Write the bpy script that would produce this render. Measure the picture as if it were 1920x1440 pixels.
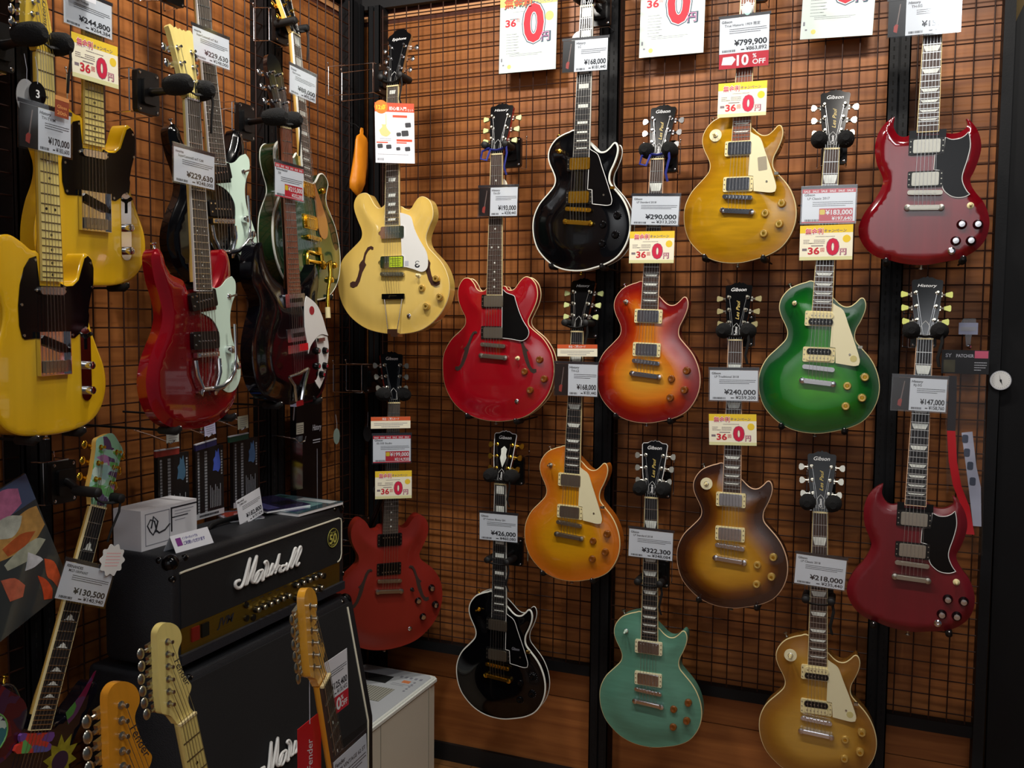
import bpy, math, random
from mathutils import Vector, Matrix
from mathutils.geometry import delaunay_2d_cdt

for _o in list(bpy.data.objects):
    bpy.data.objects.remove(_o, do_unlink=True)
SC = bpy.context.scene
COL = SC.collection
PI = math.pi
random.seed(7)

# ---------------------------------------------------------------- camera
CAMP = Vector((1.8605, -3.0277, 1.672))
_yaw, _pit, _rol = -0.390794, -0.065537, 0.00981
_f = Vector((math.sin(_yaw)*math.cos(_pit), math.cos(_yaw)*math.cos(_pit), math.sin(_pit)))
_r = Vector((math.cos(_yaw), -math.sin(_yaw), 0)); _u = _r.cross(_f)
_r2 = _r*math.cos(_rol) + _u*math.sin(_rol); _u2 = -_r*math.sin(_rol) + _u*math.cos(_rol)
cam = bpy.data.cameras.new('camera'); camo = bpy.data.objects.new('camera', cam); COL.objects.link(camo)
_m = Matrix((_r2, _u2, -_f)).transposed().to_4x4(); _m.translation = CAMP
camo.matrix_world = _m
cam.sensor_width = 36.0; cam.lens = 1719.2/1920*36.0; cam.clip_start = 0.05
SC.camera = camo

# ---------------------------------------------------------------- light
w = bpy.data.worlds.new('world'); SC.world = w; w.use_nodes = True
w.node_tree.nodes['Background'].inputs[0].default_value = (0.75, 0.85, 1.0, 1)
w.node_tree.nodes['Background'].inputs[1].default_value = 0.06
def area(name, loc, target, sx, sy, power, col=(1, .95, .88), spread=180):
    l = bpy.data.lights.new(name, 'AREA'); l.shape = 'RECTANGLE'; l.size = sx; l.size_y = sy
    l.energy = power; l.color = col; l.spread = math.radians(spread)
    o = bpy.data.objects.new(name, l); COL.objects.link(o); o.location = loc
    o.rotation_euler = (Vector(target)-Vector(loc)).to_track_quat('-Z', 'Y').to_euler()
    return o
area('ceiling_spot_left', (0.50, -1.30, 3.25), (0.55, 0, 1.8), 0.25, 0.10, 21, (1, .94, .86))
area('ceiling_spot_middle', (1.25, -1.35, 3.25), (1.15, 0, 1.8), 0.25, 0.10, 12, (1, .94, .86))
area('ceiling_spot_right', (1.95, -1.30, 3.25), (1.7, 0, 1.8), 0.25, 0.10, 15, (1, .94, .86))
area('added_fill_shop', (2.5, -3.2, 3.45), (0.9, -0.6, 1.3), 1.1, 0.3, 16, (.93, .96, 1.0))  # soft fill added out of view, evens out the steep spots
area('added_fill_rear', (1.6, -5.1, 3.45), (1.6, -6.2, 1.6), 2.4, 0.5, 85, (.95, .97, 1.0))  # added out of view to brighten the rear wall that the chrome reflects
SC.view_settings.view_transform = 'Standard'
SC.view_settings.look = 'None'
SC.view_settings.exposure = 0.0
SC.view_settings.gamma = 1.0
SC.view_settings.use_curve_mapping = False
SC.cycles.max_bounces = 8
SC.cycles.transparent_max_bounces = 12
SC.cycles.sample_clamp_indirect = 6

# ---------------------------------------------------------------- materials
def lin(c):
    c = c/255.0
    return c/12.92 if c <= 0.04045 else ((c+0.055)/1.055)**2.4
def rgb(r, g, b): return (lin(r), lin(g), lin(b), 1)
MATS = {}
def mat(name, col, rough=.5, metal=0, coat=0, spec=.5, bump=None, noise=None, emit=None, alpha=None):
    """procedural principled material. noise=(scale, amount, stretch) varies the colour; bump=(scale, strength)"""
    if name in MATS: return MATS[name]
    m = bpy.data.materials.new(name); m.use_nodes = True; nt = m.node_tree; b = nt.nodes['Principled BSDF']
    b.inputs['Base Color'].default_value = col; b.inputs['Roughness'].default_value = rough
    b.inputs['Metallic'].default_value = metal; b.inputs['Coat Weight'].default_value = coat
    b.inputs['Coat Roughness'].default_value = .04; b.inputs['Specular IOR Level'].default_value = spec
    if noise or bump:
        tc = nt.nodes.new('ShaderNodeTexCoord')
    if noise:
        sc, am, st = noise
        mp = nt.nodes.new('ShaderNodeMapping'); mp.inputs['Scale'].default_value = st
        nz = nt.nodes.new('ShaderNodeTexNoise'); nz.inputs['Scale'].default_value = sc; nz.inputs['Detail'].default_value = 5
        nt.links.new(tc.outputs['Object'], mp.inputs[0]); nt.links.new(mp.outputs[0], nz.inputs['Vector'])
        mr = nt.nodes.new('ShaderNodeMapRange'); mr.inputs[1].default_value = .3; mr.inputs[2].default_value = .7
        mr.inputs[3].default_value = 1-am; mr.inputs[4].default_value = 1+am
        nt.links.new(nz.outputs[0], mr.inputs[0])
        mx = nt.nodes.new('ShaderNodeVectorMath'); mx.operation = 'SCALE'; mx.inputs[0].default_value = col[:3]
        nt.links.new(mr.outputs[0], mx.inputs['Scale']); nt.links.new(mx.outputs[0], b.inputs['Base Color'])
    if bump:
        nz2 = nt.nodes.new('ShaderNodeTexNoise'); nz2.inputs['Scale'].default_value = bump[0]
        nt.links.new(tc.outputs['Object'], nz2.inputs['Vector'])
        bp = nt.nodes.new('ShaderNodeBump'); bp.inputs['Strength'].default_value = bump[1]; bp.inputs['Distance'].default_value = .002
        nt.links.new(nz2.outputs[0], bp.inputs['Height']); nt.links.new(bp.outputs[0], b.inputs['Normal'])
    if emit:
        b.inputs['Emission Color'].default_value = emit[0]; b.inputs['Emission Strength'].default_value = emit[1]
    MATS[name] = m
    return m
def clear_plastic(name='clear_plastic', gloss=.12, tint=(.9, .93, .95, 1)):
    if name in MATS: return MATS[name]
    m = bpy.data.materials.new(name); m.use_nodes = True; nt = m.node_tree
    for n in list(nt.nodes): nt.nodes.remove(n)
    out = nt.nodes.new('ShaderNodeOutputMaterial'); mx = nt.nodes.new('ShaderNodeMixShader')
    t = nt.nodes.new('ShaderNodeBsdfTransparent'); t.inputs[0].default_value = tint
    g = nt.nodes.new('ShaderNodeBsdfGlossy'); g.inputs['Roughness'].default_value = .08
    mx.inputs[0].default_value = gloss
    nt.links.new(t.outputs[0], mx.inputs[1]); nt.links.new(g.outputs[0], mx.inputs[2]); nt.links.new(mx.outputs[0], out.inputs[0])
    MATS[name] = m
    return m
def wood_wall():
    m = bpy.data.materials.new('orange_wood_wall'); m.use_nodes = True; nt = m.node_tree; b = nt.nodes['Principled BSDF']
    tc = nt.nodes.new('ShaderNodeTexCoord'); mp = nt.nodes.new('ShaderNodeMapping'); mp.inputs['Scale'].default_value = (1.2, 1.2, 22)
    nz = nt.nodes.new('ShaderNodeTexNoise'); nz.inputs['Scale'].default_value = 1.6; nz.inputs['Detail'].default_value = 8; nz.inputs['Distortion'].default_value = .6
    cr = nt.nodes.new('ShaderNodeValToRGB'); cr.color_ramp.elements[0].position = .32; cr.color_ramp.elements[1].position = .72
    cr.color_ramp.elements[0].color = rgb(136, 80, 40); cr.color_ramp.elements[1].color = rgb(172, 108, 56)
    nt.links.new(tc.outputs['Object'], mp.inputs[0]); nt.links.new(mp.outputs[0], nz.inputs['Vector'])
    nt.links.new(nz.outputs[0], cr.inputs[0]); nt.links.new(cr.outputs[0], b.inputs['Base Color'])
    b.inputs['Roughness'].default_value = .45; b.inputs['Specular IOR Level'].default_value = .35
    return m
def body_mat(name, ramp, rough=.12, coat=1.0, figure=.0, fscale=(90, 12, 1), metal=0, spec=.5, jitter=.06):
    """ramp: [(distance from the edge in m, colour)], figure: strength of flame / grain across the top"""
    if name in MATS: return MATS[name]
    m = bpy.data.materials.new(name); m.use_nodes = True; nt = m.node_tree; b = nt.nodes['Principled BSDF']
    at = nt.nodes.new('ShaderNodeAttribute'); at.attribute_name = 'edge'
    tc = nt.nodes.new('ShaderNodeTexCoord')
    mp = nt.nodes.new('ShaderNodeMapping'); mp.inputs['Scale'].default_value = fscale
    nz = nt.nodes.new('ShaderNodeTexNoise'); nz.inputs['Scale'].default_value = 1.0; nz.inputs['Detail'].default_value = 4; nz.inputs['Distortion'].default_value = .4
    nt.links.new(tc.outputs['Object'], mp.inputs[0]); nt.links.new(mp.outputs[0], nz.inputs['Vector'])
    # soften the burst a little with noise
    nz2 = nt.nodes.new('ShaderNodeTexNoise'); nz2.inputs['Scale'].default_value = 9
    nt.links.new(tc.outputs['Object'], nz2.inputs['Vector'])
    ma = nt.nodes.new('ShaderNodeMath'); ma.operation = 'MULTIPLY_ADD'; ma.inputs[1].default_value = jitter; ma.inputs[2].default_value = -jitter/2
    nt.links.new(nz2.outputs[0], ma.inputs[0])
    ad = nt.nodes.new('ShaderNodeMath'); ad.operation = 'MULTIPLY_ADD'; ad.inputs[1].default_value = 5.0
    nt.links.new(at.outputs['Fac'], ad.inputs[0]); nt.links.new(ma.outputs[0], ad.inputs[2])
    cr = nt.nodes.new('ShaderNodeValToRGB'); els = cr.color_ramp.elements
    els[0].position = ramp[0][0]*5; els[0].color = ramp[0][1]
    els[1].position = ramp[-1][0]*5 if len(ramp) > 1 else 1; els[1].color = ramp[-1][1]
    for p, c in ramp[1:-1]:
        e = els.new(p*5); e.color = c
    nt.links.new(ad.outputs[0], cr.inputs[0])
    mr = nt.nodes.new('ShaderNodeMapRange'); mr.inputs[1].default_value = .3; mr.inputs[2].default_value = .7
    mr.inputs[3].default_value = 1-figure; mr.inputs[4].default_value = 1+figure*.8
    nt.links.new(nz.outputs[0], mr.inputs[0])
    vm = nt.nodes.new('ShaderNodeVectorMath'); vm.operation = 'SCALE'
    nt.links.new(cr.outputs[0], vm.inputs[0]); nt.links.new(mr.outputs[0], vm.inputs['Scale'])
    nt.links.new(vm.outputs[0], b.inputs['Base Color'])
    b.inputs['Roughness'].default_value = rough; b.inputs['Coat Weight'].default_value = coat
    b.inputs['Coat Roughness'].default_value = .03; b.inputs['Metallic'].default_value = metal
    b.inputs['Specular IOR Level'].default_value = spec
    MATS[name] = m
    return m
def painted_mat(name, cols, scale=22, stretch=(1, 1, 1), rough=.25, coat=.6):
    """patchwork of painted colour blobs"""
    if name in MATS: return MATS[name]
    m = bpy.data.materials.new(name); m.use_nodes = True; nt = m.node_tree; b = nt.nodes['Principled BSDF']
    tc = nt.nodes.new('ShaderNodeTexCoord'); mp = nt.nodes.new('ShaderNodeMapping'); mp.inputs['Scale'].default_value = stretch
    vo = nt.nodes.new('ShaderNodeTexVoronoi'); vo.inputs['Scale'].default_value = scale
    nz = nt.nodes.new('ShaderNodeTexNoise'); nz.inputs['Scale'].default_value = 12
    ad = nt.nodes.new('ShaderNodeVectorMath'); ad.operation = 'MULTIPLY_ADD'; ad.inputs[1].default_value = (.06, .06, .06)
    nt.links.new(tc.outputs['Object'], mp.inputs[0]); nt.links.new(mp.outputs[0], nz.inputs['Vector'])
    nt.links.new(nz.outputs['Color'], ad.inputs[0]); nt.links.new(mp.outputs[0], ad.inputs[2]); nt.links.new(ad.outputs[0], vo.inputs['Vector'])
    sp = nt.nodes.new('ShaderNodeSeparateColor'); nt.links.new(vo.outputs['Color'], sp.inputs[0])
    cr = nt.nodes.new('ShaderNodeValToRGB'); cr.color_ramp.interpolation = 'CONSTANT'; els = cr.color_ramp.elements
    els[0].position = 0; els[0].color = cols[0]; els[1].position = 1/len(cols); els[1].color = cols[1]
    for i, c in enumerate(cols[2:], 2):
        e = els.new(i/len(cols)); e.color = c
    nt.links.new(sp.outputs[0], cr.inputs[0]); nt.links.new(cr.outputs[0], b.inputs['Base Color'])
    b.inputs['Roughness'].default_value = rough; b.inputs['Coat Weight'].default_value = coat
    MATS[name] = m
    return m

CHROME = mat('chrome', rgb(225, 225, 228), .14, 1)
NICKEL = mat('aged_nickel', rgb(190, 186, 172), .28, 1)
GOLD = mat('gold_plate', rgb(222, 178, 62), .2, 1)
BLACKP = mat('black_plastic', rgb(14, 14, 15), .3)
BLACKM = mat('black_painted_metal', rgb(10, 11, 14), .6, spec=.3, bump=(180, .15))
BLACKG = mat('black_gloss_plastic', rgb(7, 7, 9), .16, spec=.3)
CREAM = mat('cream_plastic', rgb(236, 222, 168), .35)
CREAMP = mat('pale_cream_plastic', rgb(238, 230, 190), .3)
WHITEP = mat('white_plastic', rgb(235, 235, 232), .35)
MINT = mat('mint_plastic', rgb(212, 236, 218), .3)
BIND = mat('cream_binding', rgb(238, 220, 165), .35)
BINDP = mat('pinkish_binding', rgb(238, 196, 160), .35)
BINDW = mat('white_binding', rgb(236, 238, 228), .35)
ROSE = mat('rosewood', rgb(66, 48, 40), .5, noise=(40, .35, (8, 1, 8)))
EBONY = mat('ebony', rgb(30, 30, 32), .4)
EBONYG = mat('grey_brown_fingerboard', rgb(82, 74, 66), .45, noise=(30, .3, (8, 1, 8)))
MAPLE = mat('maple', rgb(226, 184, 96), .25, coat=.6, noise=(14, .07, (6, 1, 6)))
MAPLEY = mat('yellow_maple', rgb(232, 196, 70), .25, coat=.7, noise=(14, .07, (6, 1, 6)))
MAPLEP = mat('pale_maple', rgb(236, 216, 132), .3, coat=.6, noise=(14, .05, (6, 1, 6)))
MAPLEA = mat('amber_maple', rgb(226, 150, 40), .22, coat=.8, noise=(14, .06, (6, 1, 6)))
MAHOG = mat('mahogany', rgb(96, 40, 26), .25, coat=.5, noise=(20, .2, (6, 1, 6)))
BUBINGA = mat('bubinga', rgb(134, 78, 56), .35, coat=.4, noise=(30, .25, (8, 1, 8)))
PEARL = mat('pearl', rgb(226, 230, 222), .2, coat=.6, noise=(60, .14, (1, 1, 1)))
STEEL = mat('string_steel', rgb(190, 190, 190), .3, 1)
FRETM = mat('fret_wire', rgb(205, 205, 200), .25, 1)
RUBBER = mat('black_rubber', rgb(13, 13, 14), .6)
PAD = mat('black_fleece', rgb(9, 9, 10), .95, bump=(300, .9))
PAPER = mat('white_paper', rgb(238, 240, 246), .6)
INK = mat('black_ink', rgb(34, 34, 42), .7)
INKG = mat('grey_ink', rgb(140, 142, 152), .7)
INKL = mat('light_grey_ink', rgb(188, 190, 200), .7)
INKR = mat('red_ink', rgb(206, 36, 56), .6)
INKP = mat('pink_ink', rgb(226, 96, 110), .6)
INKPL = mat('pale_pink_ink', rgb(246, 190, 190), .6)
INKY = mat('yellow_ink', rgb(238, 206, 40), .6)
INKYL = mat('pale_yellow_ink', rgb(246, 232, 130), .6)
INKO = mat('orange_ink', rgb(216, 92, 44), .6)
INKB = mat('slate_blue_ink', rgb(70, 92, 112), .6)
INKW = mat('white_ink', rgb(245, 245, 245), .6)
INKGR = mat('pale_green_ink', rgb(206, 232, 196), .6)
CREAMPAPER = mat('cream_paper', rgb(250, 244, 218), .6)
MINTPAPER = mat('mint_white_paper', rgb(226, 240, 234), .5)
DARKPHOTO = mat('dark_photo_print', rgb(30, 26, 28), .35)
CLEAR = clear_plastic()
SLEEVE = clear_plastic('grey_clear_sleeve', .10, (.66, .68, .72, 1))

# ---------------------------------------------------------------- mesh helper
class MB:
    def __init__(s): s.v = []; s.f = []; s.edge = []
    def add(s, vs, fs, e=None):
        o = len(s.v); s.v += [tuple(v) for v in vs]; s.f += [tuple(i+o for i in f) for f in fs]
        s.edge += (e if e is not None else [0.0]*len(vs)); return s
    def box(s, c, d, M=None):
        x, y, z = d[0]/2, d[1]/2, d[2]/2
        vs = [Vector((c[0]+a*x, c[1]+b*y, c[2]+e*z)) for a in (-1, 1) for b in (-1, 1) for e in (-1, 1)]
        if M: vs = [M @ v for v in vs]
        return s.add(vs, [(0, 1, 3, 2), (4, 6, 7, 5), (0, 4, 5, 1), (2, 3, 7, 6), (0, 2, 6, 4), (1, 5, 7, 3)])
    def bbox(s, lo, hi, M=None):
        return s.box([(a+b)/2 for a, b in zip(lo, hi)], [b-a for a, b in zip(lo, hi)], M)
    def cyl(s, p0, p1, r0, r1=None, n=16, caps=True):
        r1 = r0 if r1 is None else r1
        p0 = Vector(p0); p1 = Vector(p1); d = (p1-p0).normalized()
        a = d.orthogonal().normalized(); b = d.cross(a)
        vs = []
        for p, r in ((p0, r0), (p1, r1)):
            vs += [p + a*r*math.cos(2*PI*i/n) + b*r*math.sin(2*PI*i/n) for i in range(n)]
        fs = [(i, (i+1) % n, n+(i+1) % n, n+i) for i in range(n)]
        if caps: fs += [tuple(range(n))[::-1], tuple(range(n, 2*n))]
        return s.add(vs, fs)
    def lathe(s, c, axis, prof, n=20):
        """prof: [(radius, height)] along axis from c"""
        c = Vector(c); d = Vector(axis).normalized(); a = d.orthogonal().normalized(); b = d.cross(a)
        vs = []; fs = []
        for r, h in prof:
            vs += [c + d*h + a*r*math.cos(2*PI*i/n) + b*r*math.sin(2*PI*i/n) for i in range(n)]
        for k in range(len(prof)-1):
            fs += [(k*n+i, k*n+(i+1) % n, (k+1)*n+(i+1) % n, (k+1)*n+i) for i in range(n)]
        fs += [tuple(range(n))[::-1], tuple(range((len(prof)-1)*n, len(prof)*n))]
        return s.add(vs, fs)
    def tube(s, pts, r, n=8, closed=False, flat=1.0):
        pts = [Vector(p) for p in pts]; m = len(pts); vs = []; fs = []
        rr = r if isinstance(r, (list, tuple)) else [r]*m
        ref = None
        for i, p in enumerate(pts):
            t = (pts[(i+1) % m]-pts[i-1]) if closed else (pts[min(i+1, m-1)]-pts[max(i-1, 0)])
            if t.length < 1e-9: t = Vector((0, 0, 1))
            t.normalize()
            if ref is None: ref = t.orthogonal().normalized()
            a = (ref - t*ref.dot(t))
            a = a.normalized() if a.length > 1e-6 else t.orthogonal().normalized()
            ref = a; b = t.cross(a)
            vs += [p + (a*math.cos(2*PI*k/n) + b*math.sin(2*PI*k/n)*flat)*rr[i] for k in range(n)]
        for i in range(m if closed else m-1):
            j = (i+1) % m
            fs += [(i*n+k, i*n+(k+1) % n, j*n+(k+1) % n, j*n+k) for k in range(n)]
        if not closed: fs += [tuple(range(n))[::-1], tuple(range((m-1)*n, m*n))]
        return s.add(vs, fs)
    def prism(s, pts, z0, z1, M=None):
        n = len(pts)
        ar = sum(pts[i][0]*pts[(i+1) % n][1]-pts[(i+1) % n][0]*pts[i][1] for i in range(n))
        if ar < 0: pts = pts[::-1]
        vs = [Vector((x, y, z0)) for x, y in pts] + [Vector((x, y, z1)) for x, y in pts]
        if M: vs = [M @ v for v in vs]
        return s.add(vs, [tuple(range(n))[::-1], tuple(range(n, 2*n))] + [(i, (i+1) % n, n+(i+1) % n, n+i) for i in range(n)])
    def ball(s, c, r, nu=14, nv=8):
        if not isinstance(r, (tuple, list)): r = (r, r, r)
        vs = [(c[0], c[1], c[2]-r[2])]; fs = []
        for j in range(1, nv):
            t = PI*j/nv
            for i in range(nu):
                p = 2*PI*i/nu
                vs.append((c[0]+r[0]*math.sin(t)*math.cos(p), c[1]+r[1]*math.sin(t)*math.sin(p), c[2]-r[2]*math.cos(t)))
        vs.append((c[0], c[1], c[2]+r[2]))
        for i in range(nu): fs.append((0, 1+(i+1) % nu, 1+i))
        for j in range(nv-2):
            for i in range(nu):
                a = 1+j*nu; b = a+nu
                fs.append((a+i, a+(i+1) % nu, b+(i+1) % nu, b+i))
        l = len(vs)-1; a = 1+(nv-2)*nu
        for i in range(nu): fs.append((l, a+i, a+(i+1) % nu))
        return s.add(vs, fs)
    def text(s, string, size, x, y, z, M=None, align='L', width=None, bold=.0, shear=0, rot=0):
        vs, fs = text_geo(string, bold, shear)
        if not vs: return s
        xs = [v[0] for v in vs]; ys = [v[1] for v in vs]; x0, x1 = min(xs), max(xs)
        sx = size if width is None else width/(x1-x0)
        off = {'L': x0, 'C': (x0+x1)/2, 'R': x1}[align]
        out = []
        cr, sr = math.cos(rot), math.sin(rot)
        for v in vs:
            a, b = (v[0]-off)*sx, v[1]*size
            p = Vector((x+a*cr-b*sr, y+a*sr+b*cr, z))
            out.append(M @ p if M else p)
        return s.add(out, fs)
    def xform(s, M):
        s.v = [tuple(M @ Vector(v)) for v in s.v]; return s

_TXT = {}
def text_geo(string, bold=0, shear=0):
    key = (string, bold, shear)
    if key in _TXT: return _TXT[key]
    cu = bpy.data.curves.new('t', 'FONT'); cu.body = string; cu.size = 1.0; cu.offset = bold; cu.shear = shear
    cu.resolution_u = 3 if len(string) < 12 else 2
    o = bpy.data.objects.new('t', cu); COL.objects.link(o)
    dg = bpy.context.evaluated_depsgraph_get(); me = bpy.data.meshes.new_from_object(o.evaluated_get(dg))
    vs = [(v.co.x, v.co.y) for v in me.vertices]; fs = [tuple(p.vertices) for p in me.polygons]
    bpy.data.objects.remove(o); bpy.data.curves.remove(cu); bpy.data.meshes.remove(me)
    _TXT[key] = (vs, fs)
    return vs, fs

def part(name, mb, material, parent=None, smooth=True, label=None, kind=None, angle=40, M=None):
    me = bpy.data.meshes.new(name); me.from_pydata(mb.v, [], mb.f); me.update()
    if any(mb.edge):
        at = me.attributes.new('edge', 'FLOAT', 'POINT'); at.data.foreach_set('value', mb.edge)
    if smooth:
        me.polygons.foreach_set('use_smooth', [True]*len(me.polygons)); me.set_sharp_from_angle(angle=math.radians(angle))
    me.materials.append(material)
    o = bpy.data.objects.new(name, me); COL.objects.link(o)
    if parent: o.parent = parent
    if M is not None: o.matrix_local = M
    if label: o['label'] = label
    if kind: o['kind'] = kind
    return o
def thing(name, label, cat, M=None, group=None):
    o = bpy.data.objects.new(name, None); COL.objects.link(o); o.empty_display_size = .05
    if M is not None: o.matrix_world = M
    o['label'] = label; o['category'] = cat
    if group: o['group'] = group
    return o
def tag(o, label, cat, group=None):
    o['label'] = label; o['category'] = cat
    if group: o['group'] = group
    return o
def struct(name, mb, m, smooth=False): return part(name, mb, m, smooth=smooth, kind='structure')

ZF = .165
def basis(wall, yaw=0, pit=0, rol=0):
    b = Matrix(((1, 0, 0), (0, 0, -1), (0, 1, 0))) if wall == 'B' else Matrix(((0, 0, 1), (1, 0, 0), (0, 1, 0)))
    R = Matrix.Rotation(math.radians(yaw), 3, 'Z') @ b @ Matrix.Rotation(math.radians(pit), 3, 'X') @ Matrix.Rotation(math.radians(rol), 3, 'Z')
    return R
def placeM(wall, p, a=(0, 0, 0), zoff=ZF):
    M = basis(wall, *a).to_4x4(); M.translation = Vector((p[0], p[1], p[2]+zoff)); return M
TPL = {"LP":{"out":[[-28,84],[-50,81],[-73,73],[-93,62],[-109,44],[-118,24],[-119,3],[-112,-19],[-101,-40],[-93,-59],[-92,-75],[-98,-91],[-117,-113],[-143,-141],[-158,-168],[-166,-197],[-166,-229],[-160,-259],[-147,-289],[-126,-314],[-97,-337],[-62,-352],[-25,-358],[15,-357],[54,-348],[93,-335],[127,-315],[149,-288],[163,-256],[168,-222],[164,-188],[152,-155],[135,-128],[111,-102],[97,-86],[92,-69],[95,-48],[106,-24],[115,2],[117,22],[112,37],[104,39],[92,26],[78,15],[62,13],[47,20],[33,33],[31,35]],"pg":[[29,24],[39,17],[59,3],[74,-35],[94,-86],[111,-135],[109,-152],[96,-155],[69,-152],[46,-149],[43,-105],[28,-103],[29,-43]]},"SG":{"out":[[-87,50],[-102,41],[-118,24],[-129,3],[-135,-25],[-134,-54],[-128,-81],[-116,-108],[-110,-128],[-115,-151],[-130,-181],[-151,-210],[-164,-237],[-170,-263],[-165,-290],[-146,-321],[-117,-343],[-85,-352],[-54,-361],[-17,-366],[19,-366],[55,-359],[91,-352],[122,-338],[147,-316],[161,-290],[166,-258],[162,-229],[149,-197],[129,-171],[117,-151],[113,-132],[121,-113],[131,-81],[136,-50],[132,-21],[121,5],[104,27],[95,32],[99,13],[89,1],[72,-6],[51,-5],[35,4],[29,9],[-28,1],[-39,-2],[-57,-8],[-72,-5],[-83,8],[-89,25]],"pg":[[45,-18],[61,-25],[79,-24],[93,-17],[102,-7],[106,-23],[108,-48],[102,-83],[93,-118],[93,-140],[103,-163],[113,-176],[98,-183],[77,-183],[59,-174],[44,-154],[40,-109],[20,-105],[21,-63],[42,-61]]},"ES":{"out":[[-29,25],[-40,14],[-57,11],[-71,19],[-82,38],[-98,54],[-117,54],[-132,36],[-139,10],[-135,-22],[-122,-52],[-110,-75],[-110,-101],[-125,-120],[-155,-147],[-175,-174],[-190,-209],[-192,-248],[-188,-290],[-174,-331],[-150,-367],[-118,-394],[-76,-413],[-30,-423],[19,-424],[68,-417],[112,-403],[147,-379],[178,-346],[197,-312],[208,-271],[209,-235],[202,-198],[188,-169],[166,-141],[134,-116],[119,-101],[116,-83],[126,-61],[141,-28],[147,1],[142,30],[128,50],[110,59],[96,54],[82,39],[69,21],[55,14],[41,17],[31,28]],"fh":[[-67,-127],[-73,-122],[-83,-125],[-92,-139],[-100,-161],[-108,-175],[-117,-183],[-112,-188],[-118,-211],[-126,-234],[-134,-244],[-146,-244],[-147,-254],[-138,-259],[-128,-255],[-116,-239],[-105,-214],[-99,-195],[-95,-176],[-91,-161],[-83,-138],[-76,-129],[-70,-131]],"pg":[[31,19],[45,6],[71,-3],[77,-17],[90,-54],[106,-87],[125,-116],[123,-138],[107,-151],[88,-151],[64,-147],[31,-144],[30,-44]]},"CA":{"out":[[-27,82],[-44,66],[-59,60],[-76,72],[-90,93],[-103,111],[-122,115],[-143,107],[-155,86],[-154,60],[-141,26],[-127,-4],[-124,-27],[-134,-46],[-168,-75],[-197,-102],[-214,-139],[-218,-184],[-211,-229],[-192,-271],[-160,-307],[-111,-338],[-59,-353],[0,-359],[58,-356],[107,-344],[147,-319],[178,-285],[198,-246],[204,-203],[195,-163],[176,-128],[151,-101],[128,-78],[118,-56],[118,-35],[129,-6],[141,21],[141,50],[130,76],[111,89],[93,89],[77,74],[64,55],[50,50],[35,56],[31,60]],"fh":[[-73,-77],[-73,-69],[-82,-65],[-95,-69],[-107,-87],[-113,-109],[-123,-119],[-128,-127],[-127,-142],[-134,-167],[-142,-183],[-153,-182],[-163,-187],[-163,-197],[-150,-204],[-135,-199],[-125,-183],[-115,-153],[-100,-128],[-106,-118],[-102,-94],[-94,-80],[-84,-73],[-78,-78]],"pg":[[31,40],[56,33],[73,22],[85,-15],[104,-52],[130,-93],[136,-129],[130,-150],[112,-157],[88,-149],[55,-140],[41,-140],[36,-43]]},"TE":{"out":[[-28,58],[-47,62],[-75,78],[-105,88],[-135,78],[-152,45],[-150,5],[-132,-35],[-124,-65],[-130,-100],[-148,-145],[-160,-200],[-158,-250],[-135,-290],[-95,-312],[-40,-320],[20,-322],[75,-317],[118,-303],[146,-278],[161,-245],[164,-214],[157,-180],[138,-140],[119,-98],[112,-65],[116,-38],[128,-2],[132,36],[127,55],[114,65],[103,63],[93,45],[82,16],[66,-1],[45,-4],[29,2]]},"MO":{"out":[[-30,1],[-40,22],[-60,30],[-80,37],[-93,55],[-100,80],[-112,93],[-126,90],[-136,70],[-130,22],[-118,-16],[-112,-55],[-122,-90],[-142,-123],[-160,-155],[-172,-190],[-174,-220],[-166,-255],[-148,-285],[-118,-308],[-75,-322],[-20,-327],[35,-322],[82,-305],[115,-275],[130,-235],[132,-200],[124,-165],[104,-125],[93,-90],[95,-56],[110,-22],[122,9],[126,61],[118,92],[102,102],[88,97],[76,70],[62,41],[45,20],[30,8]]},"RI":{"out":[[-19,11],[-47,28],[-90,57],[-115,97],[-121,131],[-126,147],[-150,143],[-167,120],[-177,82],[-175,36],[-156,5],[-150,-26],[-169,-64],[-188,-108],[-198,-154],[-196,-200],[-184,-240],[-157,-276],[-114,-298],[-50,-316],[18,-324],[90,-324],[137,-301],[159,-260],[169,-208],[164,-155],[150,-94],[135,-50],[130,-15],[143,27],[140,61],[127,84],[111,65],[85,49],[55,29],[46,9]]},"GR":{"out":[[-31,85],[-45,70],[-60,66],[-80,80],[-100,100],[-128,100],[-152,80],[-160,45],[-150,5],[-138,-25],[-140,-50],[-165,-85],[-190,-125],[-203,-175],[-203,-225],[-185,-280],[-145,-325],[-85,-355],[0,-366],[85,-355],[145,-325],[185,-280],[203,-225],[203,-175],[190,-125],[165,-85],[140,-50],[138,-25],[150,0],[160,20],[152,38],[130,48],[108,42],[90,25],[72,10],[50,5],[32,12]]}}
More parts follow.
